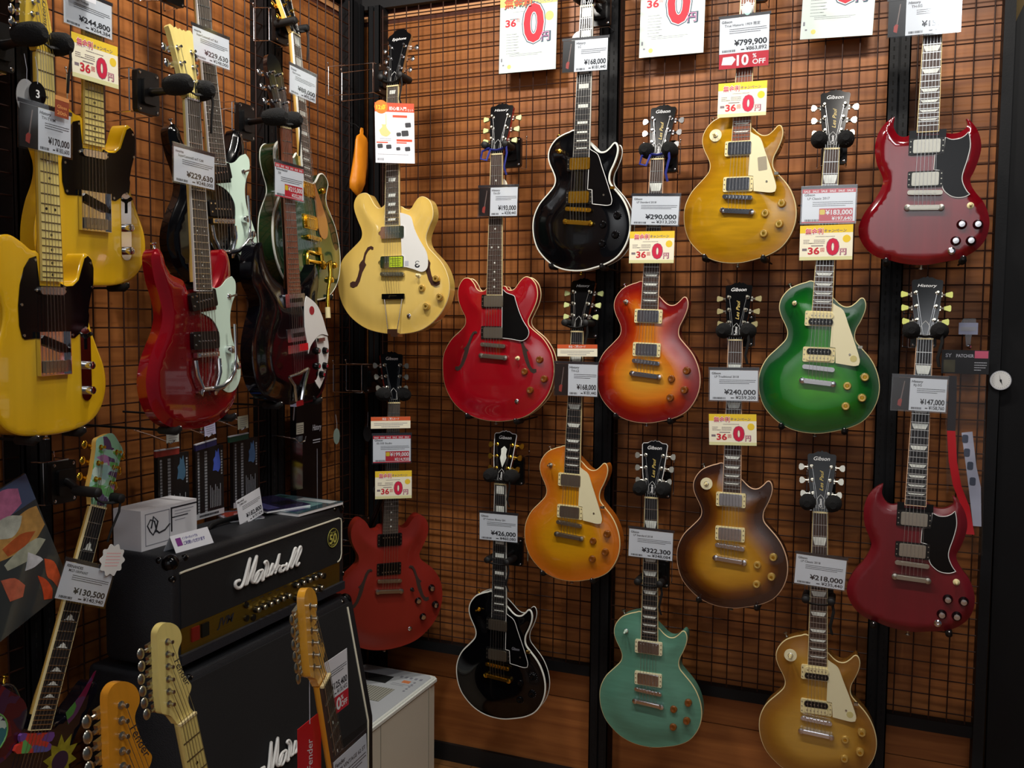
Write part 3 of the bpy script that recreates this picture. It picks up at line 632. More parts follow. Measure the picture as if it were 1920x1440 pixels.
def guitar(name, label, pose, S):
    M = placeM(*pose) if not isinstance(pose, Matrix) else pose
    g = thing('electric_guitar', label, 'guitar', M)
    g.name = 'electric_guitar'
    T = S.get('T', .05); style = S['style']
    pts = TPL[S['tpl']]['out'] if isinstance(S['tpl'], str) else S['tpl']
    bm, out, zf_ = build_body(name if not isinstance(S['tpl'], str) else S['tpl'], pts, style, T)
    body = part('body', bm, S['body'], g, angle=50)
    ztop = {'carve': .011, 'flat': 0, 'sg': 0, 'german': 0}[style]
    if S.get('bind'):
        t = MB(); t.tube([(x, y, -.0028) for x, y in out], S.get('bindr', .0024), 6, closed=True, flat=1.0); part('body_binding', t, S['bind'], body)
        if S.get('backbind'):
            t = MB(); t.tube([(x, y, -T+.004) for x, y in out], .0018, 5, closed=True); part('back_binding', t, S['bind'], body)
    # neck and fingerboard
    N = S.get('N', .462); FT = S.get('ft', .0125); FB = FT-.0062; SCL = S.get('scale', .628)
    def wd(y): return .0565-(.0565-.043)*y/N
    m = MB(); rows = 12; seg = 10; ys = [S.get('heel', .03)+(N-S.get('heel', .03))*k/rows for k in range(rows+1)]
    for y in ys:
        for k in range(seg+1):
            a = PI*k/seg; m.v.append((-wd(y)/2*math.cos(a), y, FB-.0195*math.sin(a)*(1 if y > .07 else 1.3)))
    for r in range(rows):
        for k in range(seg): a = r*(seg+1)+k; m.f.append((a, a+seg+1, a+seg+2, a+1))
        a = r*(seg+1); m.f.append((a, a+seg, a+2*seg+1, a+seg+1))
    m.f.append(tuple(range(seg+1))); m.f.append(tuple(range(rows*(seg+1), (rows+1)*(seg+1)))[::-1]); m.edge = [0]*len(m.v)
    neck = part('neck', m, S.get('neck', MAHOG), g)
    m = MB(); h0, h1 = wd(0)/2, wd(N)/2; bi = .0016 if S.get('fbind') else 0
    m.prism([(-h0+bi, 0), (h0-bi, 0), (h1-bi, N), (-h1+bi, N)], FB, FT); fb = part('fingerboard', m, S.get('fb', ROSE), g)
    if bi:
        m = MB()
        for s in (-1, 1): m.prism([(s*h0, 0), (s*(h0-bi), 0), (s*(h1-bi), N), (s*h1, N)], FB, FT+.0002)
        m.prism([(-h0, -.002), (h0, -.002), (h0, 0), (-h0, 0)], FB, FT)
        part('fingerboard_binding', m, S['fbind'], fb)
    nf = S.get('nf', 22); fy = [N-SCL*(1-2**(-k/12)) for k in range(nf+1)]
    for k in range(1, nf+1):
        m = MB(); m.box((0, fy[k], FT+.0004), (wd(fy[k])-2*bi, .0022, .0012)); part('fret', m, S.get('fretm', FRETM), fb, smooth=False)
    inl = S.get('inlay'); m = MB(); zi = FT+.0003
    def flush():
        nonlocal m
        part('inlay', m, BLACKP if inl == 'blackdot' else PEARL, fb, smooth=False); m = MB()
    spots = [3, 5, 7, 9, 12, 15, 17, 19, 21]
    if inl == 'trap':
        for k in spots:
            y1, y0 = fy[k-1]-.0035, fy[k]+.0035; q = trap_inlay(y0, y1, wd(y0), zi); m.add(q, [(0, 3, 2, 1)]); flush()
    elif inl == 'block':
        for k in [1]+spots:
            y1, y0 = fy[k-1]-.004, fy[k]+.004; a = wd(y0)*.5*.66; m.add([(-a, y1, zi), (a, y1, zi), (a, y0, zi), (-a, y0, zi)], [(0, 3, 2, 1)]); flush()
    elif inl == 'para':
        for k in [1]+spots:
            yc = (fy[k-1]+fy[k])/2; hh = min(.006, (fy[k-1]-fy[k])*.32); a = wd(yc)*.5*.55; m.add([(-a*.8, yc+hh, zi), (a, yc+hh, zi), (a*.8, yc-hh, zi), (-a, yc-hh, zi)], [(0, 3, 2, 1)]); flush()
    elif inl in ('dot', 'blackdot', 'sidedot'):
        for k in spots:
            yc = (fy[k-1]+fy[k])/2
            for x in ((-.012, .012) if k == 12 else (0,)): m.cyl((x, yc, zi-.001), (x, yc, zi+.0001), .0031 if inl != 'sidedot' else .0018, n=12); flush()
    elif inl == 'mountain':
        for k in spots:
            y0 = fy[k]+.003; hh = (fy[k-1]-fy[k])*.62; a = wd(y0)*.5*.62
            m.prism([(-a, y0), (a, y0), (a*.5, y0+hh*.3), (a*.42, y0+hh*.7), (a*.15, y0+hh*.8), (0, y0+hh), (-a*.15, y0+hh*.85), (-a*.45, y0+hh*.6), (-a*.5, y0+hh*.3)], zi-.0005, zi+.0001); flush()
    m = MB(); m.box((0, N+.0022, FT-.001), (.0435, .0045, .0065)); part('nut', m, BIND if not S.get('metalnut') else CHROME, g)
    # headstock
    hd = S['head']; fender = hd in ('strat', 'tele')
    tilt = 0 if fender else math.radians(S.get('tilt', 14))
    Mh = Matrix.Translation((0, N+.004, FT-.002 if not fender else FT-.006)) @ Matrix.Rotation(-tilt, 4, 'X')
    ho = cat_rom([(x/1000, y/1000) for x, y in HEADS[hd]()], 3) if hd not in ('gibson', 'mos') else [(x/1000, y/1000) for x, y in HEADS[hd]()]
    m = MB(); m.prism(ho, -.014, -.0012, Mh); head = part('headstock', m, S.get('headback', S.get('neck', MAHOG)), g)
    m = MB(); m.prism(ho, -.0012, .0003, Mh); part('headstock_face', m, S['face'], head)
    if S.get('hbind'):
        m = MB(); k0 = 2; loop = [Mh @ Vector((x, y, .0002)) for x, y in ho[k0:-k0]]
        m.tube(loop, .0013, 5); part('headstock_binding', m, S['hbind'], head)
    tm = S.get('tmetal', NICKEL); tb = S.get('tbutton', tm); TP = tuners_of(hd)
    for (x, y, sd) in TP:
        x, y = x/1000, y/1000
        m = MB(); m.lathe((x, y, .0003), (0, 0, 1), [(.0062, 0), (.0062, .0012), (.0045, .002), (.0032, .0028), (.0032, .011), (.0038, .0112), (.0034, .013)], 12)
        near = [p[0] for p in ho if abs(p[1]-y) < .035]; ex = min(near) if sd < 0 else max(near)
        m.cyl((x, y, -.016), (ex+sd*.008, y, -.016), .0032, n=8); m.box(((x+ex)/2, y, -.018), (abs(x-ex), .014, .008))
        m.xform(Mh); tn = part('tuner', m, tm, g)
        q = MB()
        if S.get('keystone'): q.prism([(sd*.000, -.0045), (sd*.016, -.0095), (sd*.0185, -.006), (sd*.0185, .006), (sd*.016, .0095), (sd*.000, .0045)], -.0192, -.0128)
        elif S.get('oval'): q.ball((sd*.009, 0, -.016), (.0085, .0105, .0035), 12, 6)
        else: q.prism([(sd*.000, -.003), (sd*.006, -.009), (sd*.013, -.010), (sd*.0165, -.005), (sd*.0165, .005), (sd*.013, .010), (sd*.006, .009), (sd*.000, .003)], -.0188, -.0132)
        q.v = [(v[0]+ex+sd*.008, v[1]+y, v[2]) for v in q.v]; q.xform(Mh); part('tuner_button', q, tb, tn)
    logo = S.get('logo')
    if hd in ('gibson', 'epi') and S.get('truss', 'black') :
        m = MB(); cv = [(-.011, .010), (.011, .010), (.011, .034), (.007, .042), (0, .050), (-.007, .042), (-.011, .034)]
        m.prism(cv, .0003, .0018, Mh); tc = part('truss_rod_cover', m, BLACKG, head)
        m = MB(); m.tube([Mh @ Vector((x, y, .0019)) for x, y in cv], .0007, 4, closed=True); part('cover_edge', m, WHITEP, tc)
        if S.get('trusstext'):
            m = MB(); m.text(S['trusstext'], .011, .0035, .013, .0021, Mh, width=.026, rot=PI/2, bold=.01, shear=.2); part('cover_lettering', m, INKW, tc)
    if logo:
        m = MB(); lx, ly, lw, ls = S.get('logopos', (0, .150, .044, .016))
        m.text(logo, ls, lx, ly, .0006, Mh, align='C', width=lw, bold=0, shear=.25, rot=S.get('logorot', 0)); part('logo', m, S.get('logocol', INKW), head, smooth=False)
    if S.get('lespaul'):
        m = MB(); m.text('Les Paul', .015, .006, .062, .0006, Mh, width=.060, rot=PI/2, bold=0, shear=.35); part('model_script', m, mat('gold_script', rgb(214, 186, 96), .4), head, smooth=False)
    if S.get('diamond'):
        m = MB(); q = [(0, .128), (.011, .118), (.009, .100), (.012, .088), (.008, .075), (0, .055), (-.008, .075), (-.012, .088), (-.009, .100), (-.011, .118)]
        m.prism(q, .0003, .0008, Mh); part('diamond_inlay', m, PEARL, head)
    # bridge, strings, pickups by builder
    S['hw'](g, S, ztop)
    bx, by, bz = S['bridge']; tx, ty, tz = S['tail']
    for k in range(6):
        u = k-2.5; n_ = Vector((u*.0070, N+.0035, FT+.0030)); b_ = Vector((bx+u*.0102, by, bz)); t_ = Vector((tx+u*.0102*S.get('tsp', 1), ty, tz))
        order = ([0, 1, 2, 3, 4, 5] if fender else [0, 1, 2, 5, 4, 3])[k]
        px, py, _ = TP[order]; p_ = Mh @ Vector((px/1000+.002*(1 if px < 0 else -1), py/1000, .008))
        m = MB(); m.tube([t_, b_, n_, p_], .00065 if k < 3 else .00048, 4); part('string', m, STEEL, g)
    for (x, y, rot_) in S.get('buttons', []):
        m = MB(); d = Vector((math.cos(rot_), math.sin(rot_), 0)); c = Vector((x, y, -T*.5))
        m.lathe(c, d, [(.0045, 0), (.003, .004), (.003, .008), (.0068, .011), (.0068, .013), (.003, .015)], 12); part('strap_button', m, tm if S.get('tmetal') else NICKEL, g)
    return g, M, out

# ------- hardware sets
def pg_part(g, pts, z0, z1, material, edge=None, name='pickguard', label=None):
    m = MB(); q = cat_rom([(x/1000, y/1000) for x, y in pts], 3); m.prism(q, z0, z1); o = part(name, m, material, g, label=label)
    if edge:
        t = MB(); t.tube([(x, y, z1-.0002) for x, y in q], .0011, 5, closed=True); part('pickguard_edge', t, edge, o)
    return o
def hw_lp(g, S, zt):
    me = S['metal']; cov = S.get('cover'); ring = S.get('ring', CREAM)
    z0 = zt-.002
    if S.get('pg'):
        pg = [(x, y) for x, y in TPL['LP']['pg']]
        o = pg_part(g, pg, z0+.0060, z0+.0085, S['pg'], S.get('pgedge'))
        q = MB(); q.cyl((.083, -.122, z0+.0085), (.083, -.122, z0+.010), .003, n=10); part('pickguard_screw', q, NICKEL, o)
        q = MB(); q.prism([(.104, -.096), (.116, -.096), (.116, -.104), (.104, -.104)], z0, z0+.010); part('pickguard_bracket', q, S.get('bracket', NICKEL), o)
        if S.get('sticker') == 'round':
            q = MB(); q.cyl((.094, -.134, z0+.0085), (.094, -.134, z0+.0089), .0095, n=24); part('sticker', q, mat('beige_sticker', rgb(208, 196, 130), .6), o)
        if S.get('sticker') == 'grey':
            q = MB(); q.prism(rrect(.026, .040, .003, 3, .068, -.070, .12), z0+.0085, z0+.0089); part('sticker', q, mat('grey_sticker', rgb(160, 150, 128), .6), o)
        if S.get('pgtext'):
            q = MB(); q.text(S['pgtext'], .014, .052, -.100, z0+.0087, bold=.005, shear=.2, width=.028); part('pickguard_lettering', q, INKG, o)
    for k, cy in enumerate((-.022, -.127)):
        humbucker(g, -.0015, cy, z0+.001, cov, ring, .006, flip=(k == 1), pcol=S.get('pcol'))
    tom_bridge(g, 0, -.166, z0, me, -.07); stop_tail(g, 0, -.207, z0-.001, me, -.07)
    for x, y in ((.128, -.186), (.082, -.214), (.124, -.246), (.081, -.273)): knob(g, x, y, .006, S['knob'])
    q = MB(); q.lathe((-.078, .021, .0075), (0, 0, 1), [(.006, 0), (.006, .006), (.0025, .007), (.0022, .015), (.0034, .017), (.0036, .024), (.002, .027)], 12); sw = part('toggle_switch', q, S.get('swc', CREAM), g)
    if S.get('poker'):
        q = MB(); q.cyl((-.078, .021, .0060), (-.078, .021, .0098), .0185, n=28); part('switch_ring', q, CREAMP, sw)
    q = MB(); q.lathe((-.078, .021, .0075), (0, 0, 1), [(.0075, 0), (.0075, .0035), (.005, .0045)], 14); part('switch_collar', q, me, sw)
    S['bridge'] = (0, -.166, z0+.0175); S['tail'] = (0, -.205, z0+.012)
LPB = [(.000, -.358, -PI/2), (-.092, .066, PI*.62)]
def hw_sg(g, S, zt):
    me = NICKEL
    o = pg_part(g, TPL['SG']['pg'], .0008, .0030, BLACKG, WHITEP)
    m = MB(); m.prism([(-.047, .005), (.047, .005), (.046, -.060), (-.047, -.062)], .0006, .0028); part('neck_pickup_surround', m, BLACKG, g)
    for k, cy in enumerate((-.040, -.130)): humbucker(g, -.001, cy, .001, NICKEL, BLACKP, .004, flip=(k == 1), w=.090, h=.045)
    tom_bridge(g, 0, -.168, 0, me, -.03); stop_tail(g, 0, -.209, 0, me, -.02)
    for x, y in ((.097, -.257), (.137, -.258), (.084, -.302), (.122, -.302)): knob(g, x, y, .0, 'reflector')
    q = MB(); q.lathe((.116, -.206, 0), (0, 0, 1), [(.009, 0), (.009, .002), (.006, .004), (.003, .005), (.0028, .012), (.0045, .016), (.002, .021)], 14); part('toggle_switch', q, CREAM, g)
    q = MB(); q.lathe((.075, -.329, 0), (0, 0, 1), [(.010, 0), (.010, .002), (.006, .004), (.0055, .006), (.003, .006), (.003, .001)], 16); part('output_jack', q, CHROME, g)
    S['bridge'] = (0, -.168, .0175); S['tail'] = (0, -.207, .013)
def hw_es(g, S, zt):
    z0 = .008
    m = MB()
    f = [(x/1000, y/1000) for x, y in TPL['ES']['fh']]
    for mir in (1, -1):
        q = MB(); q.prism([(mir*(x+.006), y) for x, y in f] if mir == 1 else [(-(x+.006)+.012, y) for x, y in f], .004, .0112 if True else 0)
        q.v = [(v[0], v[1], v[2]) for v in q.v]; part('f_hole', q, mat('f_hole_dark', rgb(52, 34, 26) if S.get('fhl') else rgb(14, 8, 6), .8), g)
    if S.get('pg'): pg_part(g, TPL['ES']['pg'], z0+.006, z0+.0085, BLACKG, WHITEP)
    for k, cy in enumerate((-.022, -.127)): humbucker(g, -.0015, cy, z0, S.get('cover'), BLACKP, .006, flip=(k == 1), pcol=S.get('pcol'))
    tom_bridge(g, 0, -.169, z0, NICKEL, -.06); stop_tail(g, .001, -.207, z0, NICKEL, -.06)
    for x, y in ((.163, -.213), (.112, -.254), (.180, -.276), (.132, -.315)): knob(g, x, y, .006, S['knob'])
    q = MB(); q.lathe((.087, -.210, .009), (0, 0, 1), [(.008, 0), (.007, .003), (.003, .005), (.003, .012), (.0042, .018), (.002, .022)], 14); part('toggle_switch', q, S.get('swc', CREAM), g)
    q = MB(); q.lathe((.085, -.354, .008), (0, 0, 1), [(.0075, 0), (.0075, .002), (.0045, .004), (.002, .004)], 14); part('output_jack', q, CHROME, g)
    S['bridge'] = (0, -.169, z0+.0175); S['tail'] = (0, -.205, z0+.012)
def hw_casino(g, S, zt):
    z0 = .008
    f = [(x/1000, y/1000) for x, y in TPL['CA']['fh']]
    for mir in (1, -1):
        q = MB(); q.prism([(x, y) for x, y in f] if mir == 1 else [(-x+.010, y) for x, y in f], .004, .0114); part('f_hole', q, mat('f_hole_brown', rgb(60, 26, 14), .8), g)
    pgo = pg_part(g, TPL['CA']['pg'], z0+.008, z0+.0105, WHITEP)
    q = MB(); q.text('ε', .040, .088, -.142, z0+.0108, bold=.02, shear=.0); part('pickguard_emblem', q, INK, pgo)
    q = MB(); q.box((.058, -.128, z0+.0107), (.014, .016, .0004)); part('pickguard_print', q, INKL, pgo)
    for k, cy in enumerate((-.024, -.122)):
        q = MB(); cx = .004
        q.prism(rrect(.088, .040, .006, 4, cx, cy), z0, z0+.013); q.prism([(cx-.044, cy+.014), (cx-.058, cy+.003), (cx-.058, cy-.003), (cx-.044, cy-.014)], z0, z0+.003)
        p = part('pickup', q, CHROME, g)
        q = MB()
        for i in range(6): q.cyl((cx-.0255+.0102*i, cy, z0+.013), (cx-.0255+.0102*i, cy, z0+.014), .002, n=8)
        part('pole_screws', q, NICKEL, p)
        if k == 1:
            q = MB(); q.box((cx+.015, cy, z0+.0140), (.050, .034, .0006)); st = part('sticker', q, mat('lime_sticker', rgb(190, 214, 40), .5), p)
            q = MB()
            for j in range(4): q.box((cx+.015, cy+.010-.007*j, z0+.0145), (.040-.006*(j % 2), .0016, .0003))
            part('sticker_text', q, INK, p)
    tom_bridge(g, .004, -.162, z0, GOLD if False else NICKEL, -.03)
    q = MB(); q.prism(rrect(.084, .018, .002, 2, .008, -.236), z0+.008, z0+.014); tp = part('tailpiece', q, BLACKG, g)
    q = MB(); q.box((.008, -.234, z0+.0145), (.030, .0012, .0006)); q.text('E', .012, -.008, -.240, z0+.0146, shear=.4); part('tailpiece_emblem', q, NICKEL, tp)
    q = MB()
    for s in (-1, 1): q.tube([(.008+s*.034, -.228, z0+.010), (.008+s*.033, -.246, z0+.010), (.006+s*.018, -.345, z0+.010), (.006+s*.018, -.356, z0+.008)], .0018, 6)
    q.prism(rrect(.038, .016, .002, 2, .006, -.352), z0-.004, z0+.012); q.box((.006, -.364, -.010), (.026, .010, .034))
    part('trapeze_frame', q, CHROME, tp)
    for x, y in ((.163, -.180), (.112, -.210), (.176, -.239), (.128, -.269)): knob(g, x, y, .007, 'gold')
    q = MB(); q.lathe((.100, -.168, .009), (0, 0, 1), [(.009, 0), (.008, .003), (.003, .005), (.003, .012), (.0055, .018), (.002, .022)], 14); part('toggle_switch', q, CREAM, g)
    q = MB(); q.lathe((.062, -.300, .008), (0, 0, 1), [(.0075, 0), (.0075, .002), (.0045, .004), (.002, .004)], 14); part('output_jack', q, CHROME, g)
    S['bridge'] = (.004, -.162, z0+.0175); S['tail'] = (.008, -.228, z0+.012); S['tsp'] = .9
def hw_tele(g, S, zt):
    pg = [(-37, 50), (-55, 44), (-70, 24), (-82, -10), (-88, -51), (-87, -92), (-80, -116), (-74, -120), (-45, -118), (-45, -105), (43, -105), (43, -118), (66, -119), (90, -104), (108, -96), (112, -70), (110, -62), (116, -36), (128, 0), (130, 34), (124, 52), (114, 60), (104, 54), (94, 30), (84, 6), (66, -7), (45, -9), (30, -4), (28, -10), (-30, -10), (-31, 0)]
    m = MB(); m.prism([(x/1000, y/1000) for x, y in pg], .0002, .0020); o = part('pickguard', m, BLACKG, g)
    q = MB()
    for x, y in ((-40, 42), (-80, -50), (-76, -112), (60, -113), (100, -98), (121, 45), (124, -8), (40, -12)): q.cyl((x/1000, y/1000, .002), (x/1000, y/1000, .0032), .003, n=8)
    part('pickguard_screw', q, NICKEL, o)
    q = MB(); q.prism(rrect(.070, .016, .0078, 5, 0, -.020), .002, .0085); p = part('neck_pickup', q, CHROME, g)
    q = MB()
    for s in (-1, 1): q.cyl((s*.040, -.020, .002), (s*.040, -.020, .004), .003, n=8)
    part('pickup_screw', q, NICKEL, p)
    q = MB(); q.prism([(-.043, -.105), (.043, -.105), (.043, -.195), (-.043, -.195)], .0005, .002)
    for s in (-1, 1): q.bbox((s*.043-.0008, -.195, .0005), (s*.043+.0008, -.105, .011))
    q.bbox((-.043, -.196, .0005), (.043, -.1945, .011)); br = part('bridge_plate', q, CHROME, g)
    q = MB(); q.prism([(-.036, -.118), (-.030, -.112), (.030, -.132), (.038, -.140), (.036, -.150), (.028, -.150), (-.034, -.130)], .002, .009); part('bridge_pickup', q, BLACKG, br)
    for k in range(6):
        q = MB(); q.box((-.0265+.0106*k, -.178, .008), (.0095, .024, .009)); part('saddle', q, NICKEL, br)
    q = MB(); q.prism(rrect(.032, .160, .0155, 6, .098, -.178), .0003, .0022); c = part('control_plate', q, CHROME, g)
    for y in (-.180, -.235): knob(g, .098, y, .002, 'chrome')
    q = MB(); q.box((.098, -.128, .004), (.0025, .034, .003)); q.cyl((.098, -.122, .002), (.098, -.114, .012), .002, n=8); q.cyl((.098, -.114, .010), (.098, -.110, .018), .0045, n=12); part('lever_switch', q, BLACKG, g)
    S['bridge'] = (0, -.178, .0145); S['tail'] = (0, -.193, .006)
def vibrato(g, x, y, z0, metal, w=.088, arm=True, tail_y=-.24):
    """roller bridge and cast vibrato frame with a bent arm"""
    q = MB(); q.box((x, y, z0+.008), (w*.92, .012, .012)); b = part('roller_bridge', q, metal, g)
    for k in range(6):
        s = MB(); s.cyl((x-.0265+.0106*k-.003, y, z0+.015), (x-.0265+.0106*k+.003, y, z0+.015), .004, n=10); part('bridge_roller', s, metal, b)
    q = MB()
    for s in (-1, 1):
        q.tube([(x+s*w*.48, y-.012, z0+.010), (x+s*w*.46, y-.045, z0+.012), (x+s*w*.28, y-.078, z0+.012), (x+s*w*.30, y-.095, z0+.008), (x+s*w*.42, tail_y+.002, z0+.006)], .005, 8)
    q.tube([(x-w*.30, y-.082, z0+.013), (x+w*.30, y-.082, z0+.013)], .006, 10)
    q.prism([(x-w*.42, tail_y), (x, tail_y+.012), (x+w*.42, tail_y), (x+w*.24, y-.088), (x-w*.24, y-.088)], z0, z0+.006)
    f = part('vibrato_frame', q, metal, g)
    if arm:
        a = MB(); a.tube([(x+.005, y-.084, z0+.018), (x+.034, y-.080, z0+.022), (x+.055, y-.066, z0+.026), (x+.072, y-.045, z0+.028), (x+.080, y-.010, z0+.028), (x+.080, y+.070, z0+.030)], [.0062, .0065, .006, .0045, .0032, .0036], 10); part('vibrato_arm', a, metal, g)
    return f
def hw_mos(g, S, zt):
    pg = [(28, 13), (50, 6), (72, 12), (92, 28), (112, 36), (124, 22), (122, -6), (108, -30), (98, -60), (97, -94), (102, -122), (116, -158), (126, -198), (119, -226), (100, -246), (76, -250), (55, -239), (44, -224), (44, -193), (50, -159), (56, -115), (48, -87), (28, -66), (-6, -52), (50, -46), (46, -4)]
    q = cat_rom([(x/1000, y/1000) for x, y in pg], 3); m = MB(); m.prism(q, .0010, .0032); part('pickguard', m, MINT, g, label='pale mint green pickguard')
    for cy, rot in ((-.022, .16), (-.118, 0)):
        m = MB(); m.prism(rrect(.088, .042, .005, 3, 0, cy, rot), .002, .012); p = part('pickup', m, BLACKP, g)
        m = MB(); R = Matrix.Translation((0, cy, 0)) @ Matrix.Rotation(rot, 4, 'Z')
        for k in range(6): a = R @ Vector((-.0235+.0102*k, -.002, 0)); m.cyl((a.x, a.y, .012), (a.x, a.y, .0136), .0022, n=8)
        for a in ((-.038, .012), (-.024, .012), (-.036, -.010)): b_ = R @ Vector((a[0], a[1], 0)); m.cyl((b_.x, b_.y, .012), (b_.x, b_.y, .013), .0026, n=8)
        part('pole_screws', m, CHROME, p)
    vibrato(g, 0, -.152, .001, CHROME, .084)
    for x, y in ((.083, -.145), (.100, -.186)):
        q = MB(); q.lathe((x, y, .003), (0, 0, 1), [(.0105, 0), (.0105, .012), (.009, .016), (.004, .018)], 18); part('knob', q, CHROME, g)
    q = MB(); q.lathe((.088, -.212, .003), (0, 0, 1), [(.0075, 0), (.0075, .002), (.0045, .004), (.002, .004)], 14); part('output_jack', q, CHROME, g)
    q = MB(); q.lathe((.098, -.014, .003), (0, 0, 1), [(.0075, 0), (.006, .003), (.003, .004)], 14); q.tube([(.098, -.014, .006), (.108, -.010, .020)], .0026, 8); part('toggle_switch', q, CHROME, g)
    S['bridge'] = (0, -.152, .020); S['tail'] = (0, -.236, .014)
def hw_ric(g, S, zt):
    m = MB(); q = cat_rom([(x/1000, y/1000) for x, y in [(55, -8), (44, -30), (40, -70), (40, -110), (48, -150), (50, -178), (62, -158), (86, -140), (120, -126), (160, -134), (150, -115), (134, -76), (112, -42), (84, -22)]], 3)
    m.prism(q, .0115, .0138); u = part('pickguard', m, WHITEP, g)
    m = MB(); m.cyl((.078, -.052, .0138), (.078, -.052, .0143), .013, n=24); part('sticker', m, mat('dark_red_sticker', rgb(160, 30, 48), .5), u)
    m = MB(); q = cat_rom([(x/1000, y/1000) for x, y in [(55, -176), (50, -190), (58, -226), (80, -262), (104, -290), (132, -260), (156, -212), (165, -166), (160, -136), (122, -128), (88, -142), (64, -160)]], 3)
    m.prism(q, .0080, .0100); part('control_pickguard', m, WHITEP, g)
    for cy in (-.018, -.118):
        m = MB(); m.prism(rrect(.096, .038, .003, 2, 0, cy), .001, .013); p = part('pickup', m, CHROME, g)
        m = MB(); m.box((.004, cy, .0133), (.060, .012, .001)); part('pickup_bars', m, BLACKP, p)
    m = MB(); m.box((0, -.158, .006), (.094, .024, .011)); b = part('bridge', m, CHROME, g)
    m = MB(); m.box((.030, -.156, .0125), (.040, .020, .003)); part('bridge_clip', m, mat('red_plastic_clip', rgb(206, 24, 34), .3), b)
    m = MB(); m.tube([(-.048, -.236, .010), (-.030, -.262, .014), (-.020, -.310, .010)], .005, 8); m.tube([(.046, -.222, .012), (.020, -.262, .014), (.008, -.310, .010)], .0065, 8); m.tube([(-.048, -.236, .011), (0, -.232, .014), (.046, -.222, .012)], .0045, 8)
    m.box((-.006, -.318, .002), (.036, .016, .022)); part('tailpiece', m, CHROME, g)
    for x, y in ((.095, -.174), (.138, -.178), (.092, -.220), (.134, -.224), (.114, -.248)): knob(g, x, y, .010, 'blackpointer')
    m = MB(); m.box((.118, -.142, .014), (.034, .010, .008)); part('toggle_switch', m, NICKEL, g)
    S['bridge'] = (0, -.158, .015); S['tail'] = (-.004, -.232, .014); S['tsp'] = .8
def hw_gr(g, S, zt):
    z0 = .008
    m = MB(); q = cat_rom([(x/1000, y/1000) for x, y in [(36, 2), (58, -36), (82, -78), (100, -120), (92, -160), (66, -172), (44, -156), (34, -85)]], 3); m.prism(q, z0+.008, z0+.0105)
    part('pickguard', m, mat('bronze_pickguard', rgb(168, 110, 62), .25, coat=.8, metal=.2), g, label='bronze coloured pickguard')
    for cy in (-.024, -.126): humbucker(g, 0, cy, z0, GOLD, GOLD, .006)
    tom_bridge(g, 0, -.176, z0, GOLD, -.02)
    q = MB(); q.tube([(.040, -.222, z0+.008), (-.040, -.222, z0+.008), (-.048, -.232, z0+.008), (-.048, -.262, z0+.008), (-.034, -.268, z0+.008)], .006, 8)
    q.tube([(.040, -.222, z0+.010), (.044, -.262, z0+.010)], .007, 8); q.tube([(-.048, -.250, z0+.010), (.044, -.250, z0+.010)], .005, 8)
    q.tube([(0, -.262, z0+.004), (0, -.350, z0), (0, -.368, -.006)], .006, 8); q.box((.020, -.214, z0+.012), (.020, .020, .012)); part('vibrato_frame', q, GOLD, g)
    q = MB(); q.lathe((.040, -.258, z0+.010), (0, 0, 1), [(.014, 0), (.014, .008), (.006, .014)], 16)
    q.tube([(.040, -.258, z0+.022), (.062, -.245, z0+.026), (.060, -.290, z0+.026), (.044, -.340, z0+.022), (.038, -.380, z0+.020), (.034, -.415, z0+.020)], [.006, .008, .006, .005, .006, .007], 10); part('vibrato_arm', q, GOLD, g)
    q = MB(); q.tube([(.035, -.392, z0+.020), (.033, -.426, z0+.020)], .0085, 10); part('arm_handle', q, CREAM, g)
    for x, y in ((.130, -.250), (.098, -.300), (.090, -.014)): 
        q = MB(); q.lathe((x, y, .006), (0, 0, 1), [(.0085, 0), (.0105, .004), (.0105, .012), (.008, .016), (.003, .017)], 16); part('knob', q, GOLD, g)
    S['bridge'] = (0, -.176, z0+.0175); S['tail'] = (0, -.222, z0+.012)
def hw_strat(g, S, zt):
    m = MB(); q = cat_rom([(x/1000, y/1000) for x, y in [(-28, 0), (-60, 20), (-84, 20), (-92, -30), (-98, -90), (-90, -150), (-40, -170), (40, -175), (110, -250), (142, -240), (138, -180), (110, -120), (104, -60), (116, 20), (90, 20), (60, -10), (30, -6)]], 3)
    m.prism(q, .0002, .0022); part('pickguard', m, CREAMP, g)
    for cy, r in ((-.028, 0), (-.080, 0), (-.128, -.18)):
        q = MB(); q.prism(rrect(.083, .018, .008, 4, 0, cy, r), .002, .009); part('pickup', q, WHITEP, g)
    q = MB(); q.box((0, -.178, .003), (.080, .034, .004)); part('bridge', q, CHROME, g)
    for x, y in ((.086, -.150), (.104, -.190), (.118, -.230)):
        q = MB(); q.lathe((x, y, .002), (0, 0, 1), [(.012, 0), (.010, .010), (.006, .013)], 16); part('knob', q, WHITEP, g)
    S['bridge'] = (0, -.178, .013); S['tail'] = (0, -.192, .004)
